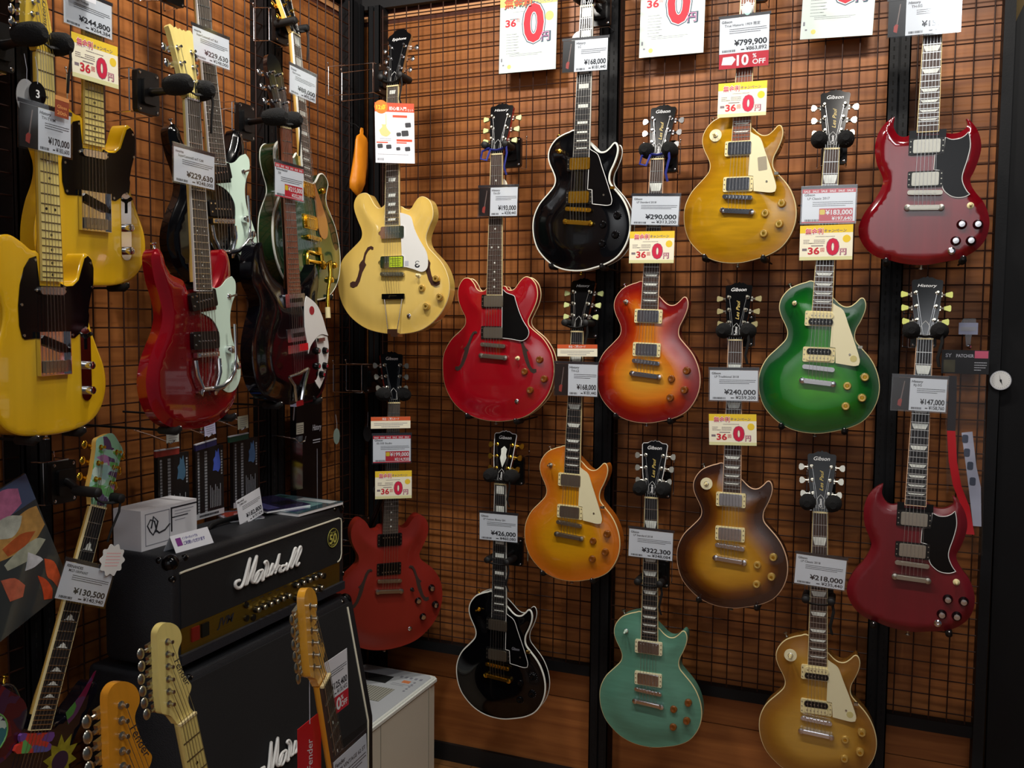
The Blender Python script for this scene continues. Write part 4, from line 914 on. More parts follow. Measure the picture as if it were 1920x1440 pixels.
def hw_mg(g, S, zt):
    # two stubby rounded halves, painted red, green and violet
    m = MB(); m.prism([(-.042, .004-.012), (.042, -.008), (.046, -.016), (.042, -.026), (.034, -.028), (.044, -.034), (.044, -.044), (.036, -.048), (-.042, -.048), (-.050, -.042), (-.048, -.032), (-.038, -.027), (-.044, -.020), (-.046, -.012)], .002, .010)
    p = part('pickup', m, painted_mat('painted_pickup', [rgb(206, 60, 48), rgb(96, 170, 90), rgb(110, 70, 150), rgb(206, 60, 48), rgb(90, 90, 160)], 40), g, label='red, green and violet painted pickup')
    # painted round and pointed shapes on the top
    q = MB(); q.cyl((-.118, -.010, .0002), (-.118, -.010, .0012), .044, n=36); part('painted_disc', q, painted_mat('painted_eye', [rgb(24, 70, 84), rgb(40, 110, 120), rgb(180, 200, 190), rgb(24, 60, 90), rgb(60, 40, 80)], 60), body_of(g))
    q = MB(); q.tube([(-.118+.044*math.cos(a*.2618), -.010+.044*math.sin(a*.2618), .0012) for a in range(24)], .0018, 6, closed=True); part('disc_rim', q, mat('green_paint', rgb(104, 160, 86), .3), body_of(g))
    pts = []
    for k in range(20):
        a = 2*PI*k/20; r = .052 if k % 2 == 0 else .032; pts.append((.088+r*math.cos(a)*.9, -.070+r*math.sin(a)*1.1))
    q = MB(); q.prism(pts, .0002, .0010); part('painted_sun', q, mat('olive_yellow_paint', rgb(150, 140, 40), .35, noise=(60, .25, (1, 1, 1))), body_of(g))
    q = MB(); q.cyl((.088, -.072, .0010), (.088, -.072, .0016), .022, n=24); part('sun_centre', q, mat('dark_violet_paint', rgb(60, 40, 60), .35), body_of(g))
    q = MB(); q.prism(cat_rom([(.070, .030), (.100, .070), (.122, .118), (.128, .122), (.120, .080), (.104, .030), (.085, .005)], 3), .0002, .0010); part('painted_leaf', q, painted_mat('painted_leaf', [rgb(70, 130, 60), rgb(90, 50, 90), rgb(110, 24, 60), rgb(70, 130, 60)], 26), body_of(g))
    q = MB(); q.prism(cat_rom([(-.140, .100), (-.100, .080), (-.055, .060), (-.035, .030), (-.040, -.020), (-.060, -.060), (-.150, -.110), (-.168, -.050), (-.165, .040)], 3), .0001, .0006); part('painted_cloud', q, painted_mat('painted_cloud', [rgb(96, 24, 34), rgb(70, 16, 30), rgb(60, 30, 60), rgb(30, 24, 50)], 34), body_of(g))
    m = MB(); m.prism(rrect(.080, .040, .01, 4, 0, -.130), .002, .010); part('pickup', m, BLACKP, g)
    q = MB(); q.box((0, -.168, .006), (.084, .018, .010)); part('bridge', q, GOLD, g)
    S['bridge'] = (0, -.168, .012); S['tail'] = (0, -.190, .004)
def body_of(g): return [c for c in g.children if c.name.startswith('body')][0]
# ---------------------------------------------------------------- guitar instances
R_ = rgb
def bm(n, ramp, **k): return body_mat(n, ramp, **k)
M_BLK = bm('black_lacquer', [(0, R_(5, 5, 7)), (.1, R_(5, 5, 7))], rough=.12, coat=.4, spec=.3)
M_CHS = bm('cherry_sunburst', [(0, R_(112, 12, 16)), (.022, R_(132, 18, 14)), (.045, R_(172, 52, 12)), (.075, R_(214, 122, 26)), (.115, R_(214, 150, 44))], figure=.07, fscale=(10, 70, 1), jitter=.05)
M_LEM = bm('olive_gold_flame', [(0, R_(160, 108, 18)), (.03, R_(176, 128, 14)), (.1, R_(188, 142, 18))], figure=.16, fscale=(9, 60, 1))
M_HON = bm('amber_burst', [(0, R_(196, 104, 28)), (.03, R_(204, 116, 22)), (.08, R_(206, 142, 14)), (.13, R_(202, 148, 14))], figure=.05, fscale=(10, 60, 1))
M_TOB = bm('tobacco_burst', [(0, R_(48, 24, 14)), (.022, R_(58, 28, 12)), (.045, R_(110, 62, 14)), (.075, R_(178, 124, 28)), (.12, R_(196, 146, 42))], figure=.06, fscale=(10, 60, 1))
M_TEAL = bm('sea_green_stain', [(0, R_(92, 146, 124)), (.1, R_(96, 150, 130))], rough=.3, coat=.3, figure=.09, fscale=(10, 80, 1))
M_HBB = bm('honey_brown_burst', [(0, R_(138, 92, 32)), (.03, R_(156, 106, 34)), (.07, R_(188, 142, 50)), (.13, R_(198, 154, 62))], rough=.2, coat=.8, figure=.06, fscale=(9, 50, 1))
M_GRN = bm('emerald_burst', [(0, R_(8, 66, 24)), (.03, R_(8, 82, 24)), (.07, R_(22, 118, 20)), (.12, R_(58, 142, 22))], figure=.12, fscale=(14, 24, 1))
M_SGT = bm('cherry_red_gloss', [(0, R_(118, 8, 20)), (.1, R_(106, 8, 18))], rough=.12, figure=.14, fscale=(34, 2, 1))
M_SGL = bm('cherry_red_satin', [(0, R_(112, 14, 26)), (.1, R_(104, 14, 24))], rough=.38, coat=.2, figure=.10, fscale=(30, 2, 1))
M_EST = bm('bright_cherry', [(0, R_(160, 10, 26)), (.1, R_(152, 8, 24))], figure=.05, fscale=(20, 20, 1))
M_ESL = bm('walnut_cherry_satin', [(0, R_(138, 36, 26)), (.1, R_(134, 34, 24))], rough=.35, coat=.25, figure=.04, fscale=(20, 4, 1))
M_NAT = bm('natural_blonde', [(0, R_(226, 190, 96)), (.1, R_(232, 200, 112))], figure=.03, fscale=(30, 3, 1))
M_BUT = bm('butterscotch', [(0, R_(234, 182, 24)), (.1, R_(228, 184, 40))], rough=.2, figure=.06, fscale=(26, 2, 1))
M_RED = bm('candy_red', [(0, R_(158, 6, 24)), (.02, R_(140, 6, 22)), (.05, R_(110, 6, 18))], rough=.16, metal=.25, figure=.05, fscale=(200, 200, 1))
M_RIC = bm('black_cherry', [(0, R_(8, 7, 12)), (.06, R_(10, 6, 9)), (.12, R_(20, 7, 9))], rough=.12, coat=.5, spec=.3)
M_GRT = bm('dark_green_lacquer', [(0, R_(14, 52, 28)), (.1, R_(20, 66, 34))], rough=.14)
M_MG = bm('midnight_violet', [(0, R_(12, 10, 20)), (.1, R_(20, 12, 30))], rough=.1)
def LPS(body, **k):
    d = dict(tpl='LP', style='carve', T=.048, body=body, bind=BIND, bindr=.0026, head='gibson', face=BLACKG, fb=ROSE, fbind=BIND, inlay='trap',
             logo='Gibson', logopos=(0, .152, .046, .016), lespaul=True, metal=CHROME, hw=hw_lp, knob='gold', N=.463, buttons=LPB, heel=.05); d.update(k); return d
G = {}
def add(key, label, S, pose=None):
    G[key] = guitar(key, label, pose or POSE[key], S)
add('black_top', 'black single cutaway guitar with gold pickups and white binding, high on the wall', LPS(M_BLK, metal=GOLD, cover=GOLD, ring=BLACKP, pg=BLACKG, pgedge=WHITEP, bind=BINDW, bindr=.0036, backbind=True, fb=EBONY, fbind=BINDW, inlay='block', knob='blackspeed', tmetal=GOLD, logo=None, lespaul=False, swc=GOLD, bracket=GOLD))
add('lemon', 'olive gold flame top single cutaway guitar with grey sticker on cream pickguard', LPS(M_LEM, cover=CHROME, pg=CREAMP, sticker='grey', poker=True, knob='gold', fb=BUBINGA, keystone=True, tbutton=CREAM))
add('cherry', 'cherry sunburst single cutaway guitar without pickguard, amber knobs', LPS(M_CHS, cover=CHROME, bind=BINDP, fbind=BINDP, fb=ROSE, knob='amber', trusstext='Standard', swc=NICKEL, tmetal=CHROME))
add('green', 'green burst single cutaway guitar with cream pickguard and cream and black pickups', LPS(M_GRN, pg=CREAMP, sticker='round', knob='gold', trusstext='Classic', fb=ROSE))
add('honey', 'orange amber burst single cutaway guitar with cream pickguard', LPS(M_HON, cover=NICKEL, metal=NICKEL, pg=CREAMP, knob='amber', keystone=True, tbutton=mat('pale_green_button', rgb(196, 206, 140), .3), logo='History', logopos=(0, .150, .046, .012), lespaul=False, trusstext=None, swc=NICKEL, fb=EBONY))
add('tobacco', 'tobacco burst single cutaway guitar with dark brown edge and no pickguard', LPS(M_TOB, cover=CHROME, bind=BINDP, fbind=BINDP, poker=True, knob='gold', keystone=True, tbutton=mat('olive_button', rgb(150, 140, 96), .3), trusstext='Traditional', fb=ROSE))
add('teal', 'sea green stained single cutaway guitar hanging lowest in the middle', LPS(M_TEAL, cover=CHROME, ring=CREAMP, knob='amber', trusstext='Standard', hbind=WHITEP, swc=MINT, fb=EBONY, inlay='trap'))
add('gold', 'honey brown single cutaway guitar at the bottom right with cream pickguard', LPS(M_HBB, pg=CREAMP, sticker='round', poker=True, knob='gold', trusstext='Classic', fb=ROSE))
add('black_low', 'black single cutaway guitar with gold bridge hanging low beside the beige heater', LPS(M_BLK, metal=GOLD, cover=NICKEL, ring=BLACKP, pg=BLACKG, pgedge=WHITEP, pgtext='Gibson', bind=BINDW, bindr=.0034, backbind=True, fb=EBONY, fbind=BINDW, inlay='block', knob='blackspeed', tmetal=GOLD, lespaul=False, diamond=True, hbind=WHITEP, logo='Gibson', trusstext='Custom', swc=GOLD, bracket=GOLD, oval=False))
SGS = dict(tpl='SG', style='sg', T=.036, head='gibson', face=BLACKG, fb=ROSE, fbind=BIND, inlay='trap', hw=hw_sg, N=.468, ft=.009, heel=-.01,
           logo='History', logopos=(0, .150, .050, .012), keystone=True, tbutton=mat('yellow_green_button', rgb(200, 206, 92), .3), buttons=[(.0, -.366, -PI/2)])
add('sg_top', 'glossy dark red double horned guitar with black pickguard, top right of the wall', dict(SGS, body=M_SGT, neck=M_SGT))
add('sg_low', 'satin dark red double horned guitar hanging below the glossy one', dict(SGS, body=M_SGL, neck=M_SGL, fb=EBONY, fbind=BINDP))
ESS = dict(tpl='ES', style='carve', T=.042, head='gibson', face=BLACKG, hw=hw_es, ft=.0145, heel=.02, N=.462)
add('es_top', 'bright red semi-hollow guitar with f-holes and black pickguard', dict(ESS, body=M_EST, bind=BIND, backbind=True, neck=M_EST, cover=NICKEL, pg=True, knob='amber', fb=ROSE, fbind=BIND, inlay='dot', logo='History', logopos=(0, .152, .050, .012), keystone=True, tbutton=MATS['pale_green_button'], trusstext=None, fhl=True, buttons=[(0, -.424, -PI/2)]))
add('es_low', 'dull dark red semi-hollow guitar hanging in the corner behind the amplifier', dict(ESS, body=M_ESL, neck=M_ESL, cover=BLACKG, pcol=NICKEL, knob='reflector', fb=EBONYG, inlay='dot', logo='Gibson', trusstext=None, buttons=[(0, -.424, -PI/2)], swc=BLACKP))
add('casino', 'blonde hollow body guitar with white pickguard and chrome pickups', dict(tpl='CA', style='carve', T=.044, body=M_NAT, bind=BIND, bindr=.0016, head='epi', face=BLACKG, fb=EBONYG, fbind=BIND, inlay='para', hw=hw_casino, N=.455, ft=.016, heel=.04,
    neck=mat('dark_maple_neck', rgb(150, 100, 50), .3, coat=.5), logo='Epiphone', logopos=(0, .166, .052, .014), oval=True, tmetal=CHROME, buttons=[], trusstext=None))
TES = dict(tpl='TE', style='flat', T=.044, body=M_BUT, head='tele', face=MAPLEY, neck=MAPLEY, fb=MAPLEP, fretm=mat('dark_fret', rgb(96, 82, 50), .5), inlay='blackdot', nf=21, scale=.648, N=.463, ft=.008, heel=.055, hw=hw_tele,
           logo='History', logopos=(.010, .078, .062, .016), logorot=PI*.53, logocol=INK, oval=True, tmetal=CHROME, buttons=[(-.11, .078, PI*.6), (0, -.32, -PI/2)])
add('tele_front', 'yellow single cutaway guitar with black pickguard, nearest at the left edge', dict(TES))
add('tele_top', 'yellow single cutaway guitar with black pickguard behind and above the front one', dict(TES, logo=None))
MOS = dict(tpl='MO', style='german', T=.040, head='mos', face=MAPLEP, neck=MAPLEP, fb=EBONYG, fbind=WHITEP, inlay='sidedot', hw=hw_mos, N=.440, scale=.620, ft=.012, heel=.02, oval=True, tmetal=CHROME, tilt=8,
           truss=None, metalnut=True, buttons=[(-.117, .094, PI*.55), (0, -.326, -PI/2)])
add('mos_red', 'metallic red offset guitar with mint pickguard and chrome vibrato', dict(MOS, body=M_RED))
add('mos_black', 'black offset guitar with mint pickguard behind the red one', dict(MOS, body=M_BLK))
add('ric', 'black cherry crescent horned guitar with white pickguards and reddish fingerboard', dict(tpl='RI', style='carve', T=.038, body=M_RIC, head='ric', face=BLACKG, neck=mat('black_neck', rgb(20, 10, 10), .2, coat=.8), fb=BUBINGA, inlay=None, nf=24, hw=hw_ric, N=.465, ft=.013, heel=.0, oval=True, tmetal=CHROME,
    truss=None, buttons=[(-.140, .146, PI*.6)], tilt=10))
add('gretsch', 'dark green hollow guitar with gold vibrato and bronze pickguard', dict(tpl='GR', style='carve', T=.055, body=M_GRT, bind=BINDW, bindr=.0036, backbind=True, head='gretsch', face=BLACKG, neck=MAPLE, fb=EBONYG, fbind=BINDW, inlay='block', hw=hw_gr, N=.455, ft=.016, heel=.03, tmetal=GOLD, oval=True, truss=None, hbind=BINDW,
    buttons=[]))
STRATO = [(-28, 62), (-50, 80), (-80, 120), (-105, 138), (-126, 130), (-140, 90), (-138, 40), (-128, 0), (-122, -40), (-130, -90), (-152, -150), (-162, -210), (-152, -265), (-120, -300), (-60, -318), (20, -318), (90, -300), (140, -262), (160, -210), (152, -150), (126, -90), (114, -40), (116, 10), (128, 60), (126, 92), (108, 98), (84, 78), (62, 40), (42, 14), (28, 10)]
STS = dict(tpl=STRATO, style='flat', T=.044, head='strat', scale=.648, N=.465, ft=.008, heel=.05, hw=hw_strat, oval=True, tmetal=NICKEL, inlay='blackdot', logo='Fender', logopos=(.008, .082, .062, .020), logorot=-PI*.42, logocol=INK, buttons=[])
def strat_pose(nut, yaw, pit, rol, N=.465, zf=.008):
    R = basis('L', yaw, pit, rol); p = Vector(nut)-R @ Vector((0, N, zf)); M = R.to_4x4(); M.translation = p; return M
add('strat_a', 'pale maple six-in-line headstock guitar standing in the middle of the three', dict(STS, face=MAPLEP, neck=MAPLEP, fb=MAPLEP, fretm=MATS['dark_fret'], body=bm('vintage_white', [(0, R_(220, 212, 180)), (.1, R_(220, 212, 180))])), strat_pose((.70, -1.745, .945), 0, -4, 9.6))
add('strat_b', 'amber maple six-in-line headstock guitar standing nearest the viewer', dict(STS, face=MAPLEA, neck=MAPLEA, fb=MAPLEA, body=bm('amber_natural', [(0, R_(200, 130, 50)), (.1, R_(200, 130, 50))])), strat_pose((.86, -2.009, .959), 0, -4, 9.6))
add('strat_c', 'yellow maple headstock guitar with dark fingerboard standing before the speaker cabinet', dict(STS, face=mat('golden_maple', rgb(230, 164, 50), .25, coat=.7, noise=(14, .06, (6, 1, 6))), neck=MATS['golden_maple'] if 'golden_maple' in MATS else MAPLE, fb=ROSE, inlay='dot', body=bm('olympic', [(0, R_(40, 60, 90)), (.1, R_(40, 60, 90))])), strat_pose((.92, -1.629, 1.010), 14, -4, 12))
MGO = [(-28, 20), (-40, 40), (-58, 62), (-78, 84), (-98, 92), (-125, 85), (-150, 60), (-162, 20), (-156, -20), (-142, -60), (-140, -95), (-158, -150), (-170, -210), (-160, -270), (-125, -315), (-60, -335), (20, -330), (90, -310), (140, -270), (155, -215), (142, -160), (118, -110), (112, -60), (120, -15), (140, 40), (150, 80), (140, 98), (122, 92), (98, 55), (75, 25), (50, 10), (30, 12)]
add('mg', 'painted guitar with colourful headstock and body leaning at the bottom left', dict(tpl=MGO, style='flat', T=.040, body=M_MG, head='mg', face=painted_mat('painted_headstock', [rgb(150, 200, 176), rgb(190, 214, 204), rgb(96, 168, 92), rgb(150, 190, 186), rgb(176, 120, 170), rgb(140, 196, 160), rgb(84, 60, 100)], 44, (1, 1.6, 1)), headback=MAPLE, neck=MAPLE,
    fb=EBONY, fbind=BIND, inlay='mountain', nf=24, scale=.628, N=.481, ft=.013, heel=.03, tmetal=GOLD, oval=True, tilt=6, hw=hw_mg, truss=None, buttons=[(-.098, .092, PI*.5)]),
    strat_pose((.2, -1.470, 1.243), 0, 0, -20.4, N=.481, zf=.013))

# ---------------------------------------------------------------- hangers and rests
BLUE = mat('blue_strap', rgb(40, 50, 140), .7)
CORD = mat('black_cord', rgb(12, 12, 13), .8)
def hanger(key, label, wallpt=None, wall=None, pads='foam', at=None, strap='black', group='padded wall hangers holding the guitars', zoff=0):
    g, M, out = G[key]; N = at if at is not None else (.455 if key not in () else .46)
    gp = POSE.get(key); wall = wall or (gp[0] if gp else 'L')
    Nn = {'casino': .455, 'mos_red': .440, 'mos_black': .440, 'gretsch': .455, 'tele_front': .463, 'tele_top': .463, 'mg': .481}.get(key, .463)
    y = at if at is not None else Nn+.030
    H = M @ Vector((0, y, -.006)); outd = (M.to_3x3() @ Vector((0, 0, 1))).normalized(); xd = (M.to_3x3() @ Vector((1, 0, 0))).normalized(); up = (M.to_3x3() @ Vector((0, 1, 0))).normalized()
    nrm = Vector((0, -1, 0)) if wall == 'B' else Vector((1, 0, 0)); side = Vector((1, 0, 0)) if wall == 'B' else Vector((0, 1, 0))
    W = Vector(wallpt) if wallpt else (Vector((H.x, 0, H.z)) if wall == 'B' else Vector((0, H.y, H.z)))
    if not wallpt: W = W + Vector((0, 0, zoff))
    T = thing('guitar_hanger', label, 'hanger', Matrix.Translation(W), group)
    Z = Vector((0, 0, 1)); inv = Matrix.Translation(-W)
    def fin(mb): return mb.xform(inv)
    Dd = (H-W).dot(nrm); L_ = max(.062, min(Dd-.125, .20)); P = W + nrm*L_
    m = MB(); B3 = Matrix((side, Z, nrm)).transposed().to_4x4(); B3.translation = P
    m.prism(rrect(.070, .100, .008, 3), -.006, .010, B3); m.prism(rrect(.046, .060, .006, 3), .010, .020, B3); pl = part('back_plate', fin(m), BLACKP, T)
    m = MB()
    for sx in (-1, 1):
        for sz in (-1, 1): q = B3 @ Vector((sx*.027, sz*.042, .010)); m.lathe(q, nrm, [(.004, 0), (.004, .001), (.002, .002)], 8)
    part('plate_screws', fin(m), CHROME, pl)
    m = MB()
    for sz in (-1, 1):
        a = W + Z*.05*sz + nrm*.004
        m.tube([a-side*.055+Z*.010, a-side*.055+nrm*.004, a-side*.040+nrm*(L_-.010), a+side*.026+nrm*(L_-.010), a+side*.030+nrm*.004, a+side*.030+Z*.010], .0017, 6)
    for sx in (-.055, .030): m.tube([W+Z*.05+side*sx+nrm*.006, W-Z*.05+side*sx+nrm*.006], .0017, 6)
    for sx in (-.040, .026): m.tube([W+Z*.05+side*sx+nrm*(L_-.010), W-Z*.05+side*sx+nrm*(L_-.010)], .0017, 6)
    for sx in (-.055, .030): m.ball(tuple(W+Z*.063+side*sx+nrm*.004), .0035, 8, 5)
    part('wire_bracket', fin(m), CHROME, T)
    C = H - outd*.034
    m = MB(); m.tube([P+nrm*.012, P+nrm*.026, C-outd*.012, C], [.013, .010, .0085, .0085], 10); part('arm', fin(m), BLACKP, T)
    m = MB(); r = .036
    m.tube([C-xd*r+outd*.070, C-xd*r+outd*.004, C-xd*r*.6-outd*.002, C, C+xd*r*.6-outd*.002, C+xd*r+outd*.004, C+xd*r+outd*.070], .0055, 8); y_ = part('yoke', fin(m), BLACKP, T)
    for s in (-1, 1):
        m = MB(); c = C+xd*s*r
        if pads == 'fleece':
            m.tube([c+outd*.006, c+outd*.012, c+outd*.030, c+outd*.050, c+outd*.070, c+outd*.080], [.010, .020, .0235, .0245, .021, .010], 14); part('fleece_cover', fin(m), PAD, y_)
        else:
            m.tube([c+outd*.004, c+outd*.008, c+outd*.060, c+outd*.078, c+outd*.082], [.006, .0115, .0120, .0110, .006], 12); part('foam_pad', fin(m), RUBBER, y_)
    if strap:
        mt = BLUE if strap == 'blue' else CORD
        m = MB(); e = outd*.072
        m.tube([C-xd*r*1.2+e-up*.006, C-xd*r*.6+outd*.062-up*.014, C+outd*.058-up*.017, C+xd*r*.6+outd*.062-up*.014, C+xd*r*1.2+e-up*.006], .0024, 6, flat=1.8)
        s = -1 if strap != 'blue' else 1
        m.tube([C+xd*r*1.1+e-up*.006, C+xd*r*1.2+e-up*.03, C+xd*r*.95+e-up*.075, C+xd*r*1.1+e*.9-up*.10], .0028, 6, flat=2.0)
        if strap == 'blue': m.tube([C-xd*.020+outd*.066-up*.01, C-xd*.045+outd*.07-up*.02, C-xd*.050+outd*.07-up*.045, C-xd*.030+outd*.068-up*.05, C-xd*.018+outd*.066-up*.016], .0024, 6, flat=1.6)
        part('neck_strap', fin(m), mt, T, label='blue tie strap' if strap == 'blue' else None)
    return T
NM = dict(black_top='upper black guitar', lemon='olive gold guitar', cherry='cherry sunburst guitar', green='green guitar', honey='orange amber guitar', tobacco='tobacco burst guitar', teal='sea green guitar', gold='honey brown guitar',
          black_low='lower black guitar', sg_top='glossy dark red guitar', sg_low='satin dark red guitar', es_top='bright red semi-hollow guitar', es_low='dull dark red guitar in the corner', casino='blonde guitar', tele_front='front yellow guitar',
          tele_top='rear yellow guitar', mos_red='metallic red guitar', mos_black='black guitar with mint pickguard', ric='black cherry crescent horned guitar', gretsch='dark green guitar', mg='painted guitar')
for k, pd, st in (('black_top', 'foam', None), ('lemon', 'foam', None), ('cherry', 'fleece', 'blue'), ('green', 'fleece', None), ('honey', 'foam', 'black'), ('tobacco', 'fleece', 'black'), ('teal', 'fleece', None), ('gold', 'fleece', None),
                  ('black_low', 'fleece', 'black'), ('sg_top', 'foam', None), ('sg_low', 'fleece', 'black'), ('es_top', 'foam', 'blue'), ('tele_front', 'fleece', 'black'), ('mos_red', 'fleece', 'black'),
                  ('ric', 'fleece', 'black'), ('gretsch', 'foam', 'black')):
    hanger(k, 'black padded wall hanger holding the '+NM[k], pads=pd, strap=st)
hanger('mg', 'black yoke hanger on a chrome bracket holding the painted guitar', (0, -1.450, 1.290), 'L', 'foam', strap='black')
hanger('tele_top', 'black wall hanger holding the rear yellow guitar, mostly above the view', pads='fleece', strap=None)
hanger('mos_black', 'black wall hanger holding the black offset guitar, mostly above the view', pads='foam', strap=None)
hanger('casino', 'long armed black hanger reaching from the left wall to the blonde guitar', (0, -.190, 2.515), 'L', 'foam', strap='black')
hanger('es_low', 'long armed black hanger on the left wall holding the corner guitar by its headstock', (0, -.165, 1.470), 'L', 'fleece', strap=None)
hanger('es_low', 'black yoke hanger gripping the neck of the dull dark red corner guitar', (0, -.205, .920), 'L', 'fleece', at=.150, strap=None)
for k, yy in (('black_low', .205), ('teal', .195), ('gold', .205)):
    hanger(k, 'small black hanger gripping the middle of the neck of the '+NM[k], pads='foam', at=yy, strap='black')
def rests(key, xs=(-88, 88), wall=None):
    g, M, out = G[key]; wall = wall or POSE[key][0]; T_ = .05
    for i, x in enumerate(xs):
        x = x/1000; y = min((q for q in out if q[1] < -.2), key=lambda q: abs(q[0]-x))[1]-.010
        a = M @ Vector((x, y, .004)); nrm = Vector((0, -1, 0)) if wall == 'B' else Vector((1, 0, 0))
        wpt = Vector((a.x, 0, a.z)) if wall == 'B' else Vector((0, a.y, a.z))
        o = thing('body_rest', 'black rubber peg under the '+('left' if i == 0 else 'right')+' side of the '+NM[key], 'guitar rest', Matrix.Translation(wpt), 'rubber pegs the guitar bodies rest on')
        m = MB(); m.cyl((0, 0, 0), nrm*((a-wpt).length-.05), .0028, n=8); m.xform(Matrix.Identity(4)); part('peg_rod', m, BLACKM, o)
        L_ = (a-wpt).length
        m = MB(); m.tube([nrm*(L_-.055), nrm*(L_-.050), nrm*(L_-.004), nrm*(L_+.006)+Vector((0, 0, .006)), nrm*(L_+.009)+Vector((0, 0, .012))], [.006, .0095, .0095, .0075, .004], 12); part('rubber_sleeve', m, RUBBER, o)
        m = MB(); m.ball(tuple(nrm*(L_+.0095)+Vector((0, 0, .010))), .0032, 8, 6); part('end_cap', m, CHROME, o)
for k in ('black_top', 'lemon', 'cherry', 'green', 'honey', 'tobacco', 'es_top', 'sg_top', 'sg_low'): rests(k, (-95, 82) if k not in ('sg_low', 'sg_top') else (-92, 105))
for k, xs in (('tele_top', (-60, 90)), ('tele_front', (-60, 75)), ('mos_red', (-105, 85)), ('ric', (-95, 105)), ('gretsch', (-90, 100)), ('mos_black', (-90, 90))): rests(k, xs)
# ---------------------------------------------------------------- price cards and posters
def cardM(key, dz=0):
    wall, x, y, z, w_, h_, roll = CARD[key]; yw = 0
    if key.startswith('es_low'): yw, w_, roll = 36, w_*.87, 0
    if key == 'casino': yw, w_, roll = 34, w_*.87, 1
    M = basis(wall, yw, 0, roll).to_4x4(); M.translation = Vector((x, y, z)); return M, w_, h_
def barcode(m, x, y, w_, h_, z):
    k = 0; xx = x
    rnd = random.Random(int(x*1e5))
    while xx < x+w_:
        t = rnd.choice((.0006, .0010, .0016)); m.bbox((xx, y, z-.00005), (xx+t, y+h_, z+.00005)); xx += t+rnd.choice((.0006, .0012))
def fine(m, x0, x1, y, n, z, step=.0042, th=.0011, seed=1):
    """lines of print too small to read"""
    rnd = random.Random(seed)
    for i in range(n):
        x = x0
        while x < x1*(.96 if i < n-1 else .7):
            l = rnd.uniform(.002, .006); m.bbox((x, y-i*step, z-.00005), (min(x+l, x1), y-i*step+th, z+.00005)); x += l+.0007
